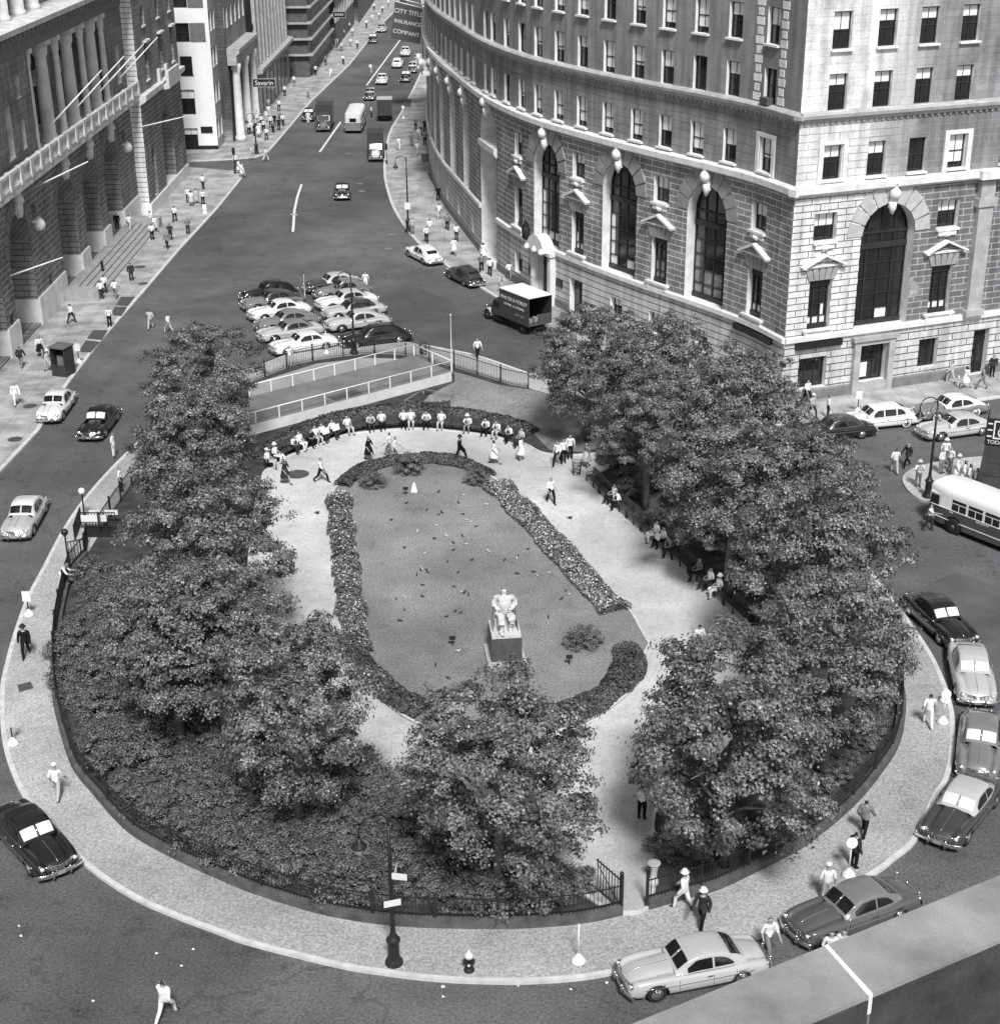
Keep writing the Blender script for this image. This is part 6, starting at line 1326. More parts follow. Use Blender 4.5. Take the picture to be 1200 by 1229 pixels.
# --- statue of a seated man in a robe, on its pedestal
X, Y = G(606, 798, ZL); X, Y = X, Y + .85
STN = mat('weathered_pale_bronze', .62, rough=.6, var=.3, scale=4, fine=.15); st = empty('seated_statue', (X, Y, ZL), rad(6), 'pale statue of a seated robed man on a dark pedestal in the lawn', 'statue')
b = MB(); b.box(-.95, .95, -1.05, 1.05, 0, .2); b.build('pedestal_step', mat('step_pale', .45, var=.2), st); b = MB(); b.box(-.76, .76, -.88, .88, .2, 1.4); b.build('pedestal', mat('dark_granite', .09, rough=.5, var=.3, scale=3), st)
b = MB(); b.box(-.72, .72, -.84, .84, 1.45, 1.62); b.build('pedestal_cap', STN, st)
from mathutils import noise
def rough(me, a=.035, f=7):
    for v in me.vertices: v.co += v.normal * noise.noise(v.co * f) * a + Vector((0, 0, noise.noise(v.co * f * 1.7) * a * .5))
D = person_meshes('sit'); fm = D['body'].copy(); rough(fm, .02, 9); fm.materials.clear(); fm.materials.append(STN); k = 1.62
o = meshobj('figure', fm, st, (0, .15, 1.58)); o.scale = (k * 1.15, k, k)
for nm in ('jacket', 'trousers', 'longhair', 'shoes'):
    mm = D[nm].copy(); rough(mm, .07, 9); mm.materials.clear(); mm.materials.append(STN); q = meshobj('robe' if nm == 'jacket' else nm, mm, o)
    if nm == 'jacket': q.scale = (1.12, 1.1, 1.0)
b = MB()
rows = []
for z, w, dp in ((0, .55, .5), (.3, .5, .45), (.75, .45, .3), (1.15, .42, .16), (1.45, .34, .1)): rows.append([(w * math.cos(2 * PI * j / 20) * (1 + .06 * math.sin(j * 2.2)), .28 + dp * math.sin(2 * PI * j / 20) * (1 + .06 * math.cos(j * 3)), z) for j in range(20)])
b.grid(rows, 0, True, True); b.box(-.5, .5, -.2, .6, 0, .72); b.build('chair', STN, st, (0, .1, 1.6)); 
b = MB(); rows = [[(sg_ * .5 + .04 * math.sin(z * 9), y, z) for y in (-.75, -.4, 0, .4)] for sg_ in (1,) for z in (0, .3, .6, .9, 1.2)]; 
for sg_ in (-1, 1): b.grid([[(sg_ * (.52 + .1 * (1.2 - z) + .03 * math.sin(y * 14)), y * (1.1 - z * .4), z) for y in (-.6, -.45, -.3, -.15, 0, .15, .3, .45)] for z in (0, .3, .6, .9, 1.25)], 0, False, True)
b.build('cloak', STN, st, (0, .15, 1.6))
# ================================================================== VEHICLES
def paint(n, v): return mat('car_paint_' + n, v, rough=.28, var=.06, scale=1.2, spec=.6, coat=.7)
CP_ = {'w': paint('cream', .8), 'l': paint('silver', .5), 'm': paint('grey', .2), 'g': paint('slate', .1), 'd': paint('dark', .05), 'k': paint('black', .012)}
CHR = mat('chrome', .85, rough=.14, var=.05, metal=1); TYRE = mat('tyre', .02, rough=.8, var=.2); CGL = mat('car_glass', .015, rough=.06, var=.4, scale=3, spec=.8)
CGB = mat('car_glass_painted_sky', .72, rough=.15, var=.06, scale=1, spec=.8); UND = mat('underbody', .01, rough=.9); LEN_ = mat('head_lens', .7, rough=.15, var=.1); TAIL = mat('tail_lens', .1, rough=.2)  # CGB paints the sky's reflection as a pale glass colour
def lerp(tab, x):
    if x <= tab[0][0]: return tab[0][1]
    for (a, p), (b, q) in zip(tab, tab[1:]):
        if x <= b: t = (x - a) / (b - a); t = t * t * (3 - 2 * t) * .5 + t * .5; return p + (q - p) * t
    return tab[-1][1]
STY = {
 # L, half width, hood/deck centre line z(x), fender z(x), roof z(x), cabin x range, valley depth
 'notch': dict(L=5.2, W=.95, hood=[(-2.6, .62), (-2.45, .86), (-1.9, 1.0), (-1.2, 1.06), (.9, 1.06), (1.6, 1.0), (2.2, .92), (2.5, .78), (2.6, .55)], fen=[(-2.6, .6), (-2.4, .84), (-1.8, .93), (-.5, .94), (1.2, .96), (1.9, .95), (2.4, .9), (2.6, .6)], roof=[(-1.75, 1.0), (-1.3, 1.32), (-.9, 1.52), (-.3, 1.6), (.1, 1.58), (.45, 1.45), (.95, 1.04)], cab=(-1.7, .95), v=.05),
 'fast': dict(L=5.2, W=.94, hood=[(-2.6, .55), (-2.4, .72), (-1.9, .9), (-1.2, 1.02), (.8, 1.08), (1.6, 1.03), (2.25, .95), (2.5, .8), (2.6, .55)], fen=[(-2.6, .5), (-2.3, .72), (-1.7, .88), (-1.1, .88), (-.5, .82), (.6, .86), (1.4, .95), (2.1, .95), (2.45, .86), (2.6, .55)], roof=[(-2.45, .76), (-2.0, 1.02), (-1.5, 1.3), (-.9, 1.52), (-.2, 1.62), (.15, 1.6), (.5, 1.45), (.9, 1.06)], cab=(-2.42, .9), v=.13),
 'old': dict(L=4.9, W=.9, hood=[(-2.45, .5), (-2.3, .75), (-1.8, 1.0), (-1.2, 1.08), (.6, 1.12), (1.5, 1.1), (2.1, 1.02), (2.35, .85), (2.45, .6)], fen=[(-2.45, .45), (-2.2, .68), (-1.6, .86), (-1.1, .78), (-.6, .55), (.5, .55), (1.0, .72), (1.5, .88), (2.05, .86), (2.4, .6), (2.45, .5)], roof=[(-2.2, .9), (-1.7, 1.35), (-1.1, 1.6), (-.3, 1.7), (.1, 1.68), (.42, 1.5), (.7, 1.12)], cab=(-2.15, .7), v=.3),
 'limo': dict(L=5.6, W=.95, hood=[(-2.8, .55), (-2.6, .8), (-2.1, .98), (-1.5, 1.04), (1.0, 1.08), (1.8, 1.03), (2.4, .95), (2.7, .78), (2.8, .55)], fen=[(-2.8, .5), (-2.5, .78), (-1.9, .92), (-1.2, .88), (0, .86), (1.0, .92), (1.7, .96), (2.4, .9), (2.8, .55)], roof=[(-2.3, .95), (-1.8, 1.4), (-1.3, 1.62), (-.3, 1.68), (.3, 1.65), (.65, 1.48), (1.1, 1.06)], cab=(-2.25, 1.1), v=.1),
}
def halfw(st, x):
    t = abs(x) / (st['L'] / 2); return st['W'] * (1 - .10 * t ** 3 - .16 * max(0, t - .86) / .14 * max(0, t - .86) / .14)
def topz(st, x, y):
    hw = halfw(st, x); u = abs(y) / hw; h = lerp(st['hood'], x) - .07 * (u / .62) ** 2 * (1 if u < .62 else 1); f = lerp(st['fen'], x) - .9 * max(0, abs(u - .76)) ** 2 * 2.0
    if u < .45: return h
    if u > .72: return f
    t = (u - .45) / .27; t = t * t * (3 - 2 * t); front = 1 if x > .2 else .35
    return h * (1 - t) + f * t - st['v'] * front * math.sin(PI * t) * (.9 if abs(x) < st['L'] * .47 else .2)
VM = {}
def car_meshes(sty):
    if sty in VM: return VM[sty]
    st = STY[sty]; L = st['L']; D = {}; b = MB(); xs = [-L / 2 + L * i / 46 for i in range(47)]; rows = []
    for i, x in enumerate(xs):
        hw = halfw(st, x); e = min(1, (1 - abs(x) / (L / 2)) / .035); k = .93 + .07 * e; zb = .26 + (.10 * (1 - e)); zs = topz(st, x, hw * .97); half = []
        half += [(0, zb), (hw * .6, zb), (hw * .93, zb + .01), (hw * .985, zb + .10), (hw * 1.0, zb + (zs - zb) * .4), (hw * .995, zb + (zs - zb) * .65), (hw * .97, zs - .04)]
        for u in (.9, .82, .74, .66, .58, .5, .4, .25, .1): half.append((hw * u * 1.0, topz(st, x, hw * u)))
        half.append((0, topz(st, x, 0))); half = [(y * k, z if z < .5 else .5 + (z - .5) * (.75 + .25 * e)) for y, z in half]
        rows.append([(x, y, z) for y, z in half] + [(x, -y, z) for y, z in half[-2:0:-1]])
    b.grid(rows, 0, True, True); n = len(rows[0]); b.poly([j for j in range(n)], 0); e0 = (len(rows) - 1) * n; b.poly([e0 + j for j in range(n)][::-1], 0)
    me = b.mesh('body', CP_['l']); me.materials.append(UND)
    o = bpy.data.objects.new('tmp', me); COL.objects.link(o); wx = (L / 2 - .95, -L / 2 + 1.15); wr = .37
    bmx = bmesh.new(); bmx.from_mesh(me); bmesh.ops.recalc_face_normals(bmx, faces=bmx.faces); bmx.to_mesh(me); bmx.free()
    cb = MB()
    for x in wx:
        for sg in (-1, 1):
            k = .02 if x > 0 else -.07; M_ = Matrix.Translation((x, sg * 1.0 - .0, .33)) @ Matrix.Rotation(rad(90), 4, 'X'); cb.lathe([(wr + .05 + k, -.34), (wr + .05 + k, .34)], 24, 0, (0, 0, 0), M_)
    cm = cb.mesh('c', UND); co = bpy.data.objects.new('tmpc', cm); COL.objects.link(co); bmx = bmesh.new(); bmx.from_mesh(cm); bmesh.ops.recalc_face_normals(bmx, faces=bmx.faces); bmx.to_mesh(cm); bmx.free()
    md = o.modifiers.new('b', 'BOOLEAN'); md.object = co; md.operation = 'DIFFERENCE'; md.solver = 'EXACT'
    dg = bpy.context.evaluated_depsgraph_get(); nm = bpy.data.meshes.new_from_object(o.evaluated_get(dg)); nm.name = 'body'
    bpy.data.objects.remove(o); bpy.data.objects.remove(co); D['body'] = nm
    for p in nm.polygons:       # wheel housings dark
        c_ = p.center
        if any(abs(math.hypot(c_.x - x, c_.z - .33) - wr - .05) < .075 and abs(p.normal.y) < .5 and abs(c_.y) > .5 and c_.z > .2 for x in wx) or (abs(p.normal.y) > .9 and .6 < abs(c_.y) < .7): p.material_index = min(1, len(nm.materials) - 1)
    # cabin
    x0, x1 = st['cab']; N_ = 34
    def roofz(x): return lerp(st['roof'], x)
    def S_(x, t, off=0.0):
        rz = roofz(x) + off; q = halfw(st, x); zb = topz(st, x, q * .8) - .03; tt = (x - x0) / (x1 - x0); plan = 1 - .16 * max(0, (.35 - tt) / .35) ** 1.6 - .07 * max(0, (tt - .8) / .2) ** 2
        wb = q * .88 * plan + off; wt = q * .70 * plan + off; h = max(.001, rz - zb)
        if t <= .5: u = t / .5; return (x, wb + (wt - wb) * u ** 1.3, zb + h * .80 * u)
        u = (t - .5) / .5; a = u * PI / 2; return (x, wt * (math.cos(a) ** .75 if u < 1 else 0), zb + h * (.80 + .20 * math.sin(a) ** .8))
    xs2 = [x0 + (x1 - x0) * i / N_ for i in range(N_ + 1)]; ts = [0, .12, .25, .38, .5, .56, .62, .7, .8, .9, 1.0]
    b = MB(); rows = [[S_(x, t) for t in ts] + [(p[0], -p[1], p[2]) for p in [S_(x, t) for t in ts[-2::-1]]] for x in xs2]; b.grid(rows, 0, False, True, True); D['roof'] = b.mesh('roof', CP_['l'])
    def patch(xa, xb, ta, tb, side, nx=8, nt=6, taper=None, off=.012):
        rows = []
        for i in range(nx + 1):
            x = xa + (xb - xa) * i / nx; lo, hi = ta, tb
            if taper: lo, hi = taper(i / nx)
            row = []
            for j in range(nt + 1):
                p = S_(x, lo + (hi - lo) * j / nt); dz = .008; row.append((p[0], side * (p[1] + off * (1 if hi <= .6 else .3)), p[2] + (off if hi > .6 else dz)))
            rows.append(row)
        return rows
    # windscreen / rear window on the sloping ends: x-range where the roof climbs
    ws0, ws1 = x1 - .10, x1 - .47
    b = MB(); 
    for sg in (-1, 1): b.grid(patch(ws0, ws1, .62, .985, sg, 8, 6, lambda u: (.60 + .04 * u, .993), .02), 0, False, True)
    D['windscreen'] = b.mesh('windscreen', CGL)
    if sty == 'notch': ra, rb = x0 + .18, x0 + .62
    elif sty == 'old': ra, rb = x0 + .35, x0 + .62
    else: ra, rb = x0 + .55, x0 + .95
    b = MB()
    for sg in (-1, 1): b.grid(patch(ra, rb, .7, 1, sg, 6, 5, lambda u: (.64 if sty == 'notch' else .74, 1.0), .02), 0, False, True)
    D['rear_window'] = b.mesh('rear_window', CGL)
    sp = {'notch': [(x1 - .42, -.38), (-.46, -1.18)], 'fast': [(x1 - .42, -.32), (-.42, -1.2)], 'old': [(x1 - .3, -.3), (-.4, -1.05)], 'limo': [(x1 - .42, .0), (-.1, -.9), (-1.0, -1.6)]}[sty]
    wins = []
    for k, (a, c_) in enumerate(sp):
        for sg in (-1, 1):
            b = MB(); last = k == len(sp) - 1; b.grid(patch(a, c_, .14, .46, sg, 8, 4, (lambda u: (.14 + .02 * u, .47 - (.22 * u ** 3))) if last else (lambda u: (.12, .33 + .14 * min(1, u * 3))) if k == 0 else (lambda u: (.13, .47)), .015), 0, False, True); wins.append(b.mesh('side_window', CGL))
    D['side'] = wins
    # chrome window line and body strip
    b = MB()
    for sg in (-1, 1):
        b.tube([(*(lambda p: (p[0], sg * (p[1] + .012), p[2]))(S_(x, .07)),) for x in [x1 - .05 - (x1 - .05 - (x0 + .5)) * i / 12 for i in range(13)]], .014, 4)
        b.tube([(x, sg * (halfw(st, x) * 1.0 + .006), .66) for x in [L / 2 - .5 - (L - 1.2) * i / 12 for i in range(13)]], .018, 4)
    b.tube([(x, 0, topz(st, x, 0) + .012) for x in [x1 + .05 + (L / 2 - .12 - x1 - .05) * i / 8 for i in range(9)]], .014, 4)
    b.tube([(x1 - .1, 0, roofz(x1 - .1) + .03), (x1 - .3, 0, roofz(x1 - .3) + .03), (x1 - .47, 0, roofz(x1 - .47) + .03)], .016, 4)
    D['chrome_trim'] = b.mesh('chrome_trim', CHR)
    b = MB()
    for xx in ((x1 - .1, -.4, -1.25) if sty != 'limo' else (x1 - .1, .1, -.95, -1.65)):
        for sg in (-1, 1): b.tube([(xx, sg * (halfw(st, xx) * q_ + .001), z_) for q_, z_ in ((.985, .36), (1.0, .5), (.998, .62), (.985, .78), (.965, topz(st, xx, halfw(st, xx) * .97) - .03))], .007, 4)
    for sg in (-1, 1): b.tube([(x1 + .1 + (L / 2 - .2 - x1) * i / 6, sg * halfw(st, x1 + .1 + (L / 2 - .2 - x1) * i / 6) * .56, topz(st, x1 + .1 + (L / 2 - .2 - x1) * i / 6, halfw(st, x1 + .1 + (L / 2 - .2 - x1) * i / 6) * .56) + .002) for i in range(7)], .007, 4)
    D['seam'] = b.mesh('panel_seam', UND)
    def bumper(sg):
        b = MB(); pts = [(sg * (L / 2 + .10 - .5 * max(0, abs(u) - .55) ** 1.4), u * st['W'] * .98, .43) for u in [-1 + i / 8 for i in range(17)]]; rows = []
        for p in pts: rows.append([(p[0] + sg * .05 * math.cos(a) - .0, p[1], p[2] + .105 * math.sin(a)) for a in [2 * PI * j / 10 for j in range(10)]])
        b.grid(rows, 0, True, True); b.poly([j for j in range(10)]); b.poly([16 * 10 + j for j in range(10)])
        for y in (-.35, .35): b.lathe([(.05, -.17), (.06, 0), (.05, .17), (.01, .2)], 8, 0, (sg * (L / 2 + .16), y, .46))
        return b.mesh('bumper', CHR)
    D['fb'] = bumper(1); D['rb'] = bumper(-1)
    b = MB(); 
    for z in (.5, .58, .66, .73): b.tube([(L / 2 + .035 - abs(u) * .16, u * .62, z) for u in [-1 + i / 4 for i in range(9)]], .022, 5)
    for i in range(7): b.box(L / 2 - .03, L / 2 + .012, -.45 + i * .15 - .008, -.45 + i * .15 + .008, .48, .74)
    D['grille'] = b.mesh('grille', CHR)
    def lens(x, y, z, r, sg, name, ring=True):
        M_ = Matrix.Translation((x, y, z)) @ Matrix.Rotation(rad(90 * sg), 4, 'Y'); b = MB(); b.lathe([(r * 1.18, -.06), (r * 1.2, .01), (r, .03)], 14, 1, (0, 0, 0), M_); b.lathe([(r, .02), (r * .8, .05), (r * .3, .07), (.005, .072)], 14, 0, (0, 0, 0), M_); return b.mesh(name, [LEN_ if sg > 0 else TAIL, CHR])
    hx = L / 2 - .07; D['hl'] = [lens(hx, s_ * st['W'] * .70, .74, .095, 1, 'headlight') for s_ in (-1, 1)]; D['tl'] = [lens(-L / 2 + .1, s_ * st['W'] * .74, .68, .06, -1, 'tail_light') for s_ in (-1, 1)]
    b = MB(); b.box(L / 2 + .15, L / 2 + .16, -.16, .16, .36, .5); b.box(-L / 2 - .02, -L / 2 - .01, -.16, .16, .6, .74); D['plate'] = b.mesh('licence_plate', mat('plate', .3))
    b = MB(); b.tube([(x1 - .5, -halfw(st, 0) * .98, .8), (x1 - .6, -halfw(st, 0) * 1.03, .8), (x1 - .75, -halfw(st, 0) * 1.02, .8)], .018, 5)
    for sg in (-1, 1): b.box(-.35, -.15, sg * (st['W'] + .0) - .02, sg * (st['W'] + .0) + .03, .80, .83)
    D['handle'] = b.mesh('door_handle', CHR)
    ty = MB(); ty.lathe([(.22, -.085), (.33, -.09), (.36, -.05), (.365, 0), (.36, .05), (.33, .09), (.22, .085)], 26, 0, (0, 0, 0), Matrix.Rotation(rad(90), 4, 'X')); D['tyre'] = ty.mesh('tyre', TYRE)
    ri = MB(); 
    for sg in (-1, 1): M_ = Matrix.Rotation(rad(90 * sg), 4, 'X'); ri.lathe([(.225, .075), (.21, .1), (.15, .085), (.14, .11), (.06, .13), (.01, .132)], 20, 0, (0, 0, 0), M_)
    D['rim'] = ri.mesh('rim', CHR)
    if 'ww' not in VM:
        q = MB(); 
        for sg in (-1, 1): q.lathe([(.23, .088), (.32, .094), (.32, .08)], 24, 0, (0, 0, 0), Matrix.Rotation(rad(90 * sg), 4, 'X'))
        VM['ww'] = q.mesh('white_wall', WHITE)
    D['wx'] = wx; D['wy'] = st['W'] - .13; VM[sty] = D; return D
def car(fx, fy, rx_, ry_, sty, body, roof, label, grp=None, bright=0, ww=0, cat='car', kind='parked_car', L=None, z=0):
    A = Vector(G(fx, fy)); B = Vector(G(rx_, ry_)); D = car_meshes(sty); st = STY[sty]; d = (A - B).normalized(); C = (A + B) / 2
    if L == 'front': C = A - d * st['L'] / 2
    t = empty(kind, (C.x, C.y, z), math.atan2(d.y, d.x), label, cat, grp)
    t.scale = (1.03, 1.02, .95)
    o = meshobj('body', D['body'], t); setmat(o, CP_[body]); o = meshobj('roof', D['roof'], t); setmat(o, CP_[roof])
    o = meshobj('windscreen', D['windscreen'], t)
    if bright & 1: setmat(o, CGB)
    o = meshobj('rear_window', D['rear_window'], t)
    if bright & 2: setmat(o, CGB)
    for s_ in D['side']: meshobj('side_window', s_, t)
    for k in ('chrome_trim', 'grille', 'handle', 'plate', 'seam'): meshobj(D[k].name.split('.')[0], D[k], t)
    meshobj('bumper', D['fb'], t); meshobj('bumper', D['rb'], t)
    for s_ in D['hl'] + D['tl']: meshobj(s_.name.split('.')[0], s_, t)
    for x in D['wx']:
        for sg in (-1, 1):
            w = empty('wheel', (x, sg * D['wy'], .365)); w.parent = t; meshobj('tyre', D['tyre'], w); meshobj('rim', D['rim'], w)
            if ww: meshobj('white_wall', VM['ww'], w)
    return t
g1 = 'cars parked along the ring kerb'; g2 = 'left row of parked cars'; g3 = 'right row of parked cars'
CARS = [
 (759, 1187, 902, 1159, 'notch', 'l', 'l', 'silver rounded coupe parked at the bottom centre right', None, 0, 0),
 (957, 1129, 1085, 1083, 'notch', 'g', 'm', 'dark grey sedan with bright chrome grille parked at bottom right', None, 0, 0),
 (1127, 1016, 1179, 949, 'notch', 'd', 'l', 'two tone sedan, dark body and pale roof, on the right kerb', None, 1, 0),
 (1171, 940, 1178, 868, 'fast', 'm', 'm', 'grey sedan with wide chrome bumper on the right kerb', None, 1, 0),
 (1172, 852, 1157, 785, 'notch', 'l', 'l', 'pale sedan with white windscreen on the right kerb', None, 1, 0),
 (1152, 778, 1100, 729, 'notch', 'k', 'k', 'black sedan at the head of the row on the right kerb', None, 1, 0),
 (72, 1053, 10, 984, 'notch', 'k', 'k', 'black sedan parked at the lower left ring kerb', None, 1, 0),
 (19, 651, 46, 603, 'fast', 'l', 'w', 'cream roofed sedan driving on the left roadway', None, 0, 0),
 (58, 510, 84, 473, 'fast', 'w', 'w', 'white taxi parked at the left kerb', None, 0, 0),
 (108, 531, 134, 496, 'fast', 'k', 'k', 'glossy black sedan driving beside the left trees', None, 1, 0),
 (411, 241, 411, 219, 'notch', 'k', 'k', 'small black car alone in the middle of the roadway', None, 1, 0),
 (492, 303, 527, 321, 'fast', 'w', 'w', 'white taxi at the right kerb behind the crook lamp', None, 0, 0),
 (540, 329, 577, 348, 'old', 'd', 'd', 'dark high roofed sedan at the right kerb behind the white taxi', None, 0, 0),
 (1012, 515, 1093, 507, 'limo', 'w', 'w', 'long white sedan parked by the corner pavement', None, 0, 1),
 (1101, 504, 1178, 493, 'fast', 'm', 'w', 'grey taxi with pale roof behind the long white sedan', None, 0, 1),
 (1106, 527, 1186, 516, 'fast', 'l', 'l', 'silver fastback in the road beside the lamp post', None, 0, 0),
 (962, 528, 1043, 520, 'notch', 'k', 'd', 'black open topped looking car behind the rightmost tree', None, 0, 0),
 (287, 364, 358, 352, 'old', 'k', 'k', 'black sedan at the back of the left parked row', g2, 0, 0),
 (290, 374, 364, 362, 'fast', 'm', 'd', 'dark grey car second from the back in the left parked row', g2, 0, 0),
 (299, 386, 372, 374, 'notch', 'w', 'w', 'white sedan in the middle of the left parked row', g2, 0, 0),
 (309, 399, 381, 387, 'fast', 'm', 'm', 'grey sedan just in front of the white one in the left parked row', g2, 0, 0),
 (312, 411, 386, 399, 'notch', 'l', 'm', 'pale grey sedan with darker roof, second from the front of the left parked row', g2, 0, 0),
 (328, 426, 402, 414, 'notch', 'w', 'w', 'white coupe at the front of the left parked row', g2, 0, 0),
 (367, 352, 434, 342, 'fast', 'd', 'l', 'dark sedan with pale roof at the back of the right parked row', g3, 0, 0),
 (375, 361, 446, 350, 'old', 'm', 'm', 'grey sedan second from the back in the right parked row', g3, 0, 0),
 (379, 373, 453, 362, 'notch', 'w', 'l', 'car with bright white bonnet in the right parked row', g3, 0, 0),
 (388, 384, 462, 374, 'notch', 'l', 'd', 'pale car with black roof in the middle of the right parked row', g3, 0, 0),
 (393, 398, 466, 388, 'fast', 'l', 'l', 'silver sedan second from the front of the right parked row', g3, 0, 0),
 (412, 417, 489, 407, 'limo', 'k', 'k', 'long black limousine at the front of the right parked row', g3, 0, 0),
 (369, 146, 382, 124, 'fast', 'k', 'k', 'black car at the left kerb behind the dark box truck', None, 1, 0),
 (443, 121, 450, 107, 'old', 'd', 'l', 'dark car following behind the pale bus', None, 0, 0),
 (458, 102, 461, 88, 'fast', 'w', 'w', 'cream car nearest the centre line behind the vans', None, 0, 0),
 (478, 77, 472, 92, 'fast', 'w', 'w', 'white car with dark rear window right of the cream one', None, 0, 0),
 (486, 68, 489, 56, 'fast', 'w', 'w', 'white car farthest up near the hanging banner', None, 0, 0),
 (486, 99, 494, 85, 'old', 'k', 'k', 'black old car parked at the right kerb up the avenue', None, 1, 0),
 (494, 88, 499, 78, 'old', 'd', 'w', 'two tone car parked just behind the black old car', None, 0, 0),
 (501, 78, 504, 69, 'old', 'l', 'w', 'pale car third in the right kerb row up the avenue', None, 0, 0),
 (447, 52, 451, 42, 'old', 'k', 'k', 'black car driving down at the far left kerb', None, 1, 0),
 (458, 39, 461, 30, 'fast', 'l', 'l', 'pale car following the far black car', None, 0, 0),
 (503, 35, 505, 28, 'fast', 'w', 'w', 'white car glimpsed behind the hanging banner', None, 0, 0),
 (483, 8, 487, 1, 'old', 'k', 'k', 'black car at the very top of the avenue', None, 0, 0),
]
for c_ in CARS:
    far_ = c_[1] < 260
    if not far_ and c_[1] < 700 and c_[0] < 150: far_ = True
    car(*c_[:8], grp=c_[8], bright=c_[9], ww=c_[10], L='front' if far_ else None, kind='car')
# ------------------------------------------------ trucks, vans, buses
def text_mesh(s_, size, m_, ext=.004):
    cu = bpy.data.curves.new('t', 'FONT'); cu.body = s_; cu.size = size; cu.extrude = ext; cu.align_x = 'CENTER'; cu.align_y = 'CENTER'; ob_ = bpy.data.objects.new('t', cu); COL.objects.link(ob_)
    dg = bpy.context.evaluated_depsgraph_get(); me = bpy.data.meshes.new_from_object(ob_.evaluated_get(dg)); bpy.data.objects.remove(ob_); me.name = 'lettering'; me.materials.clear(); me.materials.append(m_); return me
LETT = mat('pale_lettering', .8, rough=.7); LETD = mat('faint_lettering', .3, rough=.7)
WCACHE = {}
def wheels(t, xs, y, r, dual=()):
    if 'w' not in WCACHE:
        ty = MB(); ty.lathe([(.5, -.12), (.93, -.13), (1, -.08), (1, .08), (.93, .13), (.5, .12)], 24, 0, (0, 0, 0), Matrix.Rotation(rad(90), 4, 'X')); WCACHE['w'] = ty.mesh('tyre', TYRE)
        ri = MB(); [ri.lathe([(.52, .1), (.5, .02), (.28, .03), (.25, .12), (.02, .13)], 18, 0, (0, 0, 0), Matrix.Rotation(rad(90 * sg), 4, 'X')) for sg in (-1, 1)]; WCACHE['r'] = ri.mesh('rim', mat('truck_rim', .2, rough=.4))
    for x in xs:
        for sg in (-1, 1):
            w = empty('wheel', (x, sg * y, r)); w.parent = t; w.scale = (r, r * 1.25, r); meshobj('tyre', WCACHE['w'], w); meshobj('rim', WCACHE['r'], w)
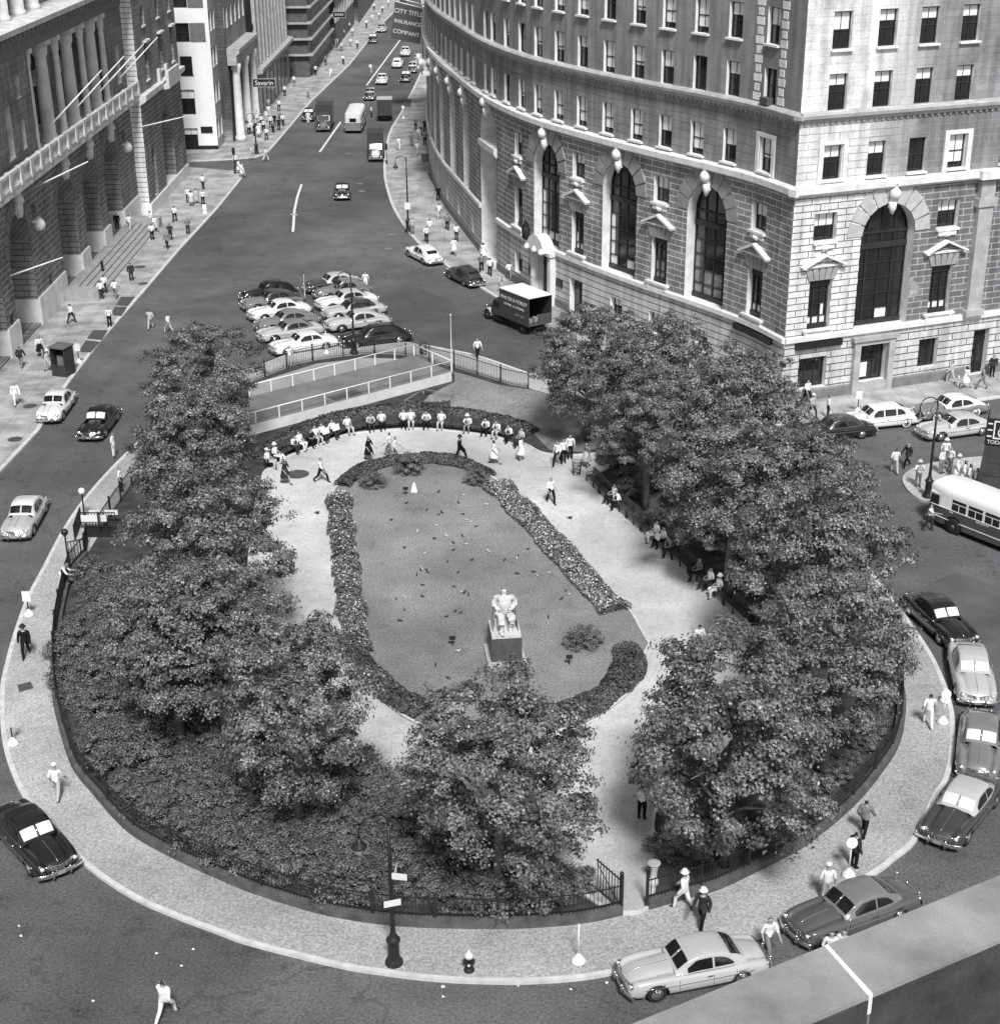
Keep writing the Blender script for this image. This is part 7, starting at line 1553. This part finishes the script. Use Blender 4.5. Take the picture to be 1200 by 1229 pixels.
def truck(fx, fy, rx_, ry_, L, bw_, bh, col, roofc, label, hood='d', front=True, open_rear=False, cab=1.5, text=None):
    A = Vector(G(fx, fy)); B = Vector(G(rx_, ry_)); d = (A - B).normalized(); C = A - d * L / 2 if front else B + d * L / 2
    t = empty('delivery_truck', (C.x, C.y, 0), math.atan2(d.y, d.x), label, 'truck'); f = L / 2; w = bw_ / 2; hl = 1.35
    b = MB(); b.box(-f + .1, f - .5, -.4, .4, .45, .62); b.build('chassis', UND, t)
    b = MB(); x0, x1 = -f, f - hl - cab; zb, zt = .85, .85 + bh
    if open_rear:
        b.box(x0 + .05, x1, -w + .05, w - .05, zb, zb + .06, 0); b.box(x0, x1, -w, -w + .05, zb, zt, 0); b.box(x0, x1, w - .05, w, zb, zt, 0); b.box(x1 - .05, x1, -w + .05, w - .05, zb + .061, zt, 0); b.box(x0 + .02, x0 + .07, -w + .05, w * .1, zb + .06, zb + .9, 0)
    else: b.box(x0, x1, -w, w, zb, zt, 0)
    for sg in (-1, 1):
        for z in (zb + .12, zb + bh * .45, zt - .12): b.box(x0 + .02, x1 - .02, sg * w - .012 if sg > 0 else -w - .012, sg * w + .012 if sg > 0 else -w + .012, z, z + .04, 0)
    b.build('cargo_box', CP_[col], t)
    b = MB(); b.box(x0 - .02, x1 + .02, -w - .02, w + .02, zt, zt + .06); b.build('cargo_roof', mat('truck_roof_' + roofc, {'w': .85, 'l': .5, 'd': .06}[roofc], rough=.6, var=.06), t)
    b = MB(); cw = w * .86; rows = []
    for x, z, ww in ((x1 + .02, 2.15, cw), (x1 + .9, 2.15, cw), (x1 + 1.15, 2.0, cw), (x1 + cab, 1.35, cw * .98), (x1 + cab + .02, 1.3, cw * .8)): rows.append([(x, -ww, .75), (x, -ww, z - .12), (x, -ww * .85, z), (x, 0, z + .05), (x, ww * .85, z), (x, ww, z - .12), (x, ww, .75)])
    b.grid(rows, 0, False, False, True); b.face(rows[-1]); b.build('cab', CP_[col], t)
    g_ = MB(); g_.face([(x1 + 1.2, -cw * .8, 1.93), (x1 + cab - .02, -cw * .8, 1.42), (x1 + cab - .02, cw * .8, 1.42), (x1 + 1.2, cw * .8, 1.93)]); g_ = MB()
    g_.face([(x1 + 1.17 + .03, -cw * .78, 2.0), (x1 + cab + .02, -cw * .78, 1.42), (x1 + cab + .02, cw * .78, 1.42), (x1 + 1.17 + .03, cw * .78, 2.0)])
    for sg in (-1, 1): g_.face([(x1 + .3, sg * (cw + .008), 1.35), (x1 + 1.2, sg * (cw + .008), 1.35), (x1 + 1.05, sg * (cw + .008), 1.9), (x1 + .3, sg * (cw + .008), 1.9)])
    g_.build('cab_glass', CGL, t)
    b = MB(); rows = []
    for x, z, ww in ((f - hl, 1.32, .55), (f - .5, 1.22, .5), (f - .12, 1.12, .42), (f, .95, .36)): rows.append([(x, -ww, .65), (x, -ww, z - .18), (x, -ww * .6, z), (x, 0, z + .04), (x, ww * .6, z), (x, ww, z - .18), (x, ww, .65)])
    b.grid(rows, 0, False, True, True); b.face(rows[-1]); b.build('bonnet', CP_[hood], t)
    for sg in (-1, 1):
        b = MB(); rows = []
        for a in range(0, 11): q = PI * a / 10; rows.append([(f - .75 + .55 * math.cos(q), sg * .5, .42 + .55 * math.sin(q)), (f - .75 + .58 * math.cos(q), sg * .72, .44 + .58 * math.sin(q)), (f - .75 + .52 * math.cos(q), sg * .93, .42 + .5 * math.sin(q))])
        b.grid(rows, 0, False, True); b.build('mudguard', CP_['l' if open_rear else col], t)
        b = MB(); b.ball((f - .08, sg * .52, .98), .11, 10, 8); b.build('headlight', CHR, t)
    b = MB(); b.box(f + .02, f + .1, -.9, .9, .45, .6); [b.box(f - .02, f + .015, -.3 + i * .12, -.27 + i * .12, .62, 1.0) for i in range(6)]; b.build('bumper', CHR, t)
    b = MB(); [b.box(x1 - .1, x1 + 1.2, sg * .95 - .14, sg * .95 + .14, .42, .47) for sg in (-1, 1)]; b.build('running_board', UND, t)
    wheels(t, (f - .75, -f + 1.2), w - .22, .42)
    if text:
        for i, (s_, sz, z, x) in enumerate(text):
            for sg in (-1, 1):
                me = text_mesh(s_, sz, LETD if i > 1 else LETT); o = meshobj('lettering', me, t, ((x0 + x1) / 2 + x * sg, sg * (w + .016), z)); o.rotation_euler = (rad(90), 0, 0 if sg < 0 else PI)
    return t
tr = truck(590, 378, 660, 407, 7.0, 2.3, 2.35, 'd', 'w', 'dark box truck with white roof and lettered side parked before the portal', open_rear=True, text=[('WALTER & MORLEY', .42, 2.6, 0), ('MOVING  &  STORAGE', .28, 2.1, 0), ('NEW YORK', .24, 1.5, -.8)])
b = MB(); [b.box(-2.9 + .1 * i, -2.5 + .1 * i, -.7 + .45 * i, -.4 + .45 * i, .92, 1.4 - .1 * i) for i in range(3)]; o = b.build('crate', mat('crate_wood', .3, var=.3), None); o.parent = None; o.location = tr.location; o.rotation_euler = tr.rotation_euler; tag(o, 'pale crates stacked in the open rear of the lettered box truck', 'crates')
truck(388, 159, 394, 143, 6.5, 2.3, 2.3, 'd', 'd', 'dark box truck facing down at the left kerb beside the crowd', 'm')
truck(451, 195, 453, 172, 6.4, 2.1, 2.2, 'd', 'd', 'dark truck with pale bonnet facing down at the right kerb', 'w')
truck(464, 118, 462, 146, 5.6, 2.1, 2.2, 'd', 'l', 'dark van with pale roof seen from behind at the right kerb', front=False)
def bus(A, d, L, label, lower, upper, front=True, W_=2.45, H_=2.75, name='bus'):
    C = A - d * L / 2 if front else A + d * L / 2; t = empty(name, (C.x, C.y, 0), math.atan2(d.y, d.x), label, 'bus'); f = L / 2; w = W_ / 2
    def sec(x, sx, z0, z1, half): pass
    def shell(z0, z1, m_, nm, roof=False):
        b = MB(); rows = []
        for i in range(13):
            u = i / 12; x = -f + L * u; e = 1 - max(0, abs(u - .5) * 2 - .93) / .07 * .12; ww = w * e
            if roof: r_ = [(x, ww, z0), (x, ww, z0 + (z1 - z0) * .35), (x, ww * .93, z0 + (z1 - z0) * .7), (x, ww * .75, z0 + (z1 - z0) * .93), (x, 0, z1)]; k = 1 if 0 < i < 12 else .9; r_ = [(p[0], p[1] * k, z0 + (p[2] - z0) * k) for p in r_]; rows.append(r_ + [(p[0], -p[1], p[2]) for p in r_[-2::-1]])
            else: rows.append([(x, ww, z0), (x, ww, z1), (x, -ww, z1), (x, -ww, z0)])
        b.grid(rows, 0, False, True if roof else False); b.face(rows[0]); b.face(rows[-1]); return b.build(nm, m_, t)
    shell(.38, 1.42, lower, 'lower_body'); shell(1.42, 2.12, upper, 'window_band'); shell(2.12, H_, mat('bus_roof', .82, rough=.5, var=.08, scale=.6), 'roof', True)
    n = int((L - 2) / 1.15)
    for sg in (-1, 1):
        for i in range(n):
            x = -f + .95 + i * 1.15; b = MB(); y0 = sg * (w + .006); b.face([(x, y0, 1.46), (x + .46, y0, 1.46), (x + .46, y0, 1.88), (x, y0, 1.88)]); b.face([(x + .52, y0, 1.46), (x + .98, y0, 1.46), (x + .98, y0, 1.88), (x + .52, y0, 1.88)]); b.face([(x, y0, 1.94), (x + .98, y0, 1.94), (x + .98, y0, 2.12), (x, y0, 2.12)]); b.build('window', CGL, t)
    for sg in (-1, 1):
        b = MB(); 
        x = sg * (f + .006)
        for y in (-.8, .05): b.face([(x, y, 1.45), (x, y + .75, 1.45), (x, y + .75, 2.1), (x, y, 2.1)]) if sg > 0 else b.face([(x, -.45, 1.5), (x, .45, 1.5), (x, .45, 2.0), (x, -.45, 2.0)])
        b.build('windscreen' if sg > 0 else 'rear_window', CGL, t)
        b = MB(); b.box(sg * (f + .1) - .05, sg * (f + .1) + .05, -w * .92, w * .92, .42, .58); b.build('bumper', CHR, t)
    for y in (-.85, .85): b = MB(); b.lathe([(.13, 0), (.14, .03), (.1, .05)], 12, 0, (0, 0, 0), Matrix.Translation((f, y, .85)) @ Matrix.Rotation(rad(90), 4, 'Y')); b.build('headlight', LEN_, t)
    b = MB(); [b.box(-f + .2, f - .2, sg * w - .02, sg * w + .02, z, z + .05) for sg in (-1, 1) for z in (.74, 1.4)]; b.build('side_moulding', WHITE, t)
    b = MB(); b.box(-f + .3, f - .3, -w + .1, w - .1, .25, .38); b.build('underbody', UND, t)
    b = MB()
    for sg in (-1, 1):
        b.face([(f - .15, sg * (w * .985 + .012), 1.46), (f - .75, sg * (w + .012), 1.46), (f - .75, sg * (w + .012), 2.05), (f - .15, sg * (w * .985 + .012), 2.05)])
    b.build('cab_window', CGL, t); b = MB()
    for sg in (-1, 1):
        for x in (f - 1.9, -f + 2.2): b = MB(); b.lathe([(.6, 0), (.6, .012)], 22, 0, (0, 0, 0), Matrix.Translation((x, sg * (w + .004), .5)) @ Matrix.Rotation(rad(-90 * sg), 4, 'X')); b.build('wheel_arch', UND, t)
    wheels(t, (f - 1.9, -f + 2.2), w - .02, .47); return t
A = Vector(G(1127, 622)); d = (A - Vector(G(1215, 657))).normalized(); A = A
bb = bus(A, d, 10.5, 'white roofed city bus with dark sides entering from the right edge', mat('bus_lower_paint', .085, rough=.3, var=.1, coat=.4), WHITE)
for i, s_ in enumerate(('1045', 'BROADWAY', 'NEW YORK')):
    me = text_mesh(s_, .16, LETT); o = meshobj('lettering', me, bb, (3.6 - i * 2.2, 1.24, 1.3)); o.rotation_euler = (rad(90), 0, PI)
A = Vector(G(424, 160)); d = (Vector(G(438, 128)) - A).normalized()
bus(A, d, 8.5, 'pale topped bus seen from behind in the avenue between two trucks', CP_['m'], mat('cream_panel', .62, var=.1), False, 2.3)
# dark kiosk truck with the framed advertisement at the right edge
KA = rad(-21); X, Y = G(1168, 600); X += 2.0 * math.cos(KA) - 1.2 * math.sin(KA); Y += 2.0 * math.sin(KA) + 1.2 * math.cos(KA); t = empty('advertising_kiosk', (X, Y, 0), KA, 'dark tapered kiosk with framed sign panel on top at the right edge', 'kiosk')
b = MB(); 
P0 = [(-2.0, -1.2), (2.2, -1.2), (2.2, 1.2), (-2.0, 1.2)]; P1 = [(-1.75, -1.0), (2.2, -1.0), (2.2, 1.0), (-1.75, 1.0)]
for i in range(4):
    j = (i + 1) % 4; b.face([(*P0[i], K), (*P0[j], K), (*P1[j], 3.6), (*P1[i], 3.6)])
b.face([(*p, 3.6) for p in P1]); 
for z in (.9, 1.7, 2.5): b.box(-1.95 + z * .2, 2.2, -1.24 + z * .055, -1.16 + z * .055, z, z + .08)
b.build('cabin', mat('kiosk_side', .06, rough=.5, var=.3), t)
b = MB(); b.box(-1.75, 2.2, -1.05, -.9, 3.62, 5.3); b.box(-1.8, -1.75, -1.05, .9, 3.62, 5.3); b.build('sign_panel', DARKS, t)
b = MB()
for x0, x1, z0, z1 in ((-1.35, -1.27, 4.05, 5.2), (.7, .78, 4.05, 5.2), (-1.27, .7, 5.12, 5.2), (-1.27, .7, 4.05, 4.13), (-1.7, -1.42, 4.95, 5.03), (-1.7, -1.42, 4.55, 4.63), (-1.7, -1.42, 4.15, 4.23)): b.box(x0, x1, -1.075, -1.051, z0, z1)
for k in (0, .42):
    b.tube([(-.85 + k + .22 * math.cos(q), -1.07, 4.5 + .3 * math.sin(q)) for q in [rad(60 + 24 * i) for i in range(11)]], .05, 5)
b.build('emblem', WHITE, t); me = text_mesh('TODAY', .32, WHITE); o = meshobj('lettering', me, t, (-1.1, -1.07, 3.83)); o.rotation_euler = (rad(90), 0, 0)
# hanging signs up the avenue
def hang(x, y, z, w, h, lines, label, a=0, m_=DARKS, frame=True):
    X, Y = G(x, y, z); t = empty('hanging_sign', (X, Y, z), rad(a), label, 'sign'); b = MB(); b.box(-w / 2, w / 2, -.05, .05, -h / 2, h / 2); b.build('board', m_, t)
    if frame: b = MB(); [b.box(x0, x1, -.07, .07, z0, z1) for x0, x1, z0, z1 in ((-w / 2 - .06, -w / 2, -h / 2, h / 2), (w / 2, w / 2 + .06, -h / 2, h / 2), (-w / 2 - .06, w / 2 + .06, h / 2, h / 2 + .07), (-w / 2 - .06, w / 2 + .06, -h / 2 - .07, -h / 2))]; b.build('frame', TRIMD, t)
    for s_, sz, dz in lines: me = text_mesh(s_, sz, LETT, .01); o = meshobj('lettering', me, t, (0, -.07, dz)); o.rotation_euler = (rad(90), 0, 0)
    return t
hang(317, 99, 7.2, 2.9, .95, [('Savarin', .85, -.02)], 'dark hanging sign with white script lettering above the crowd')
hang(407, 17, 7.0, 2.2, 1.0, [('SHOES', .55, 0)], 'small dark hanging sign with pale letters far up the avenue'); 
t = hang(489, 27, 12.5, 4.3, 5.0, [('CITY TITLE', .86, 1.4), ('INSURANCE', .72, 0), ('COMPANY', .8, -1.4)], 'large dark banner lettered CITY TITLE INSURANCE COMPANY hanging over the avenue', 0, mat('banner_cloth', .09, rough=.8), False)
b = MB(); 
for z in (2.6, 3.1): b.tube([(-2.3, 0, z), (2.9, 0, z - .3)], .09, 6)
b.build('bracket', TRIM, t); t.rotation_euler = (0, rad(9), rad(-12))
# drop unused tags: every top-level object must be described
for o in bpy.data.objects:
    if o.type in ('MESH', 'EMPTY') and o.parent is None and 'kind' not in o and 'label' not in o: print('UNLABELLED', o.name)
print('objects', len(bpy.data.objects), 'polys', sum(len(m.polygons) for m in bpy.data.meshes))

for o in bpy.data.objects:
    if 'label' in o and o.parent is None:
        n = len(o['label'].split())
        if n > 16 or n < 4: print('LEN', n, o['label'])
from collections import Counter
cc = Counter(o['label'] for o in bpy.data.objects if 'label' in o and o.parent is None and 'group' not in o)
print('DUPS', [k for k, v in cc.items() if v > 1])
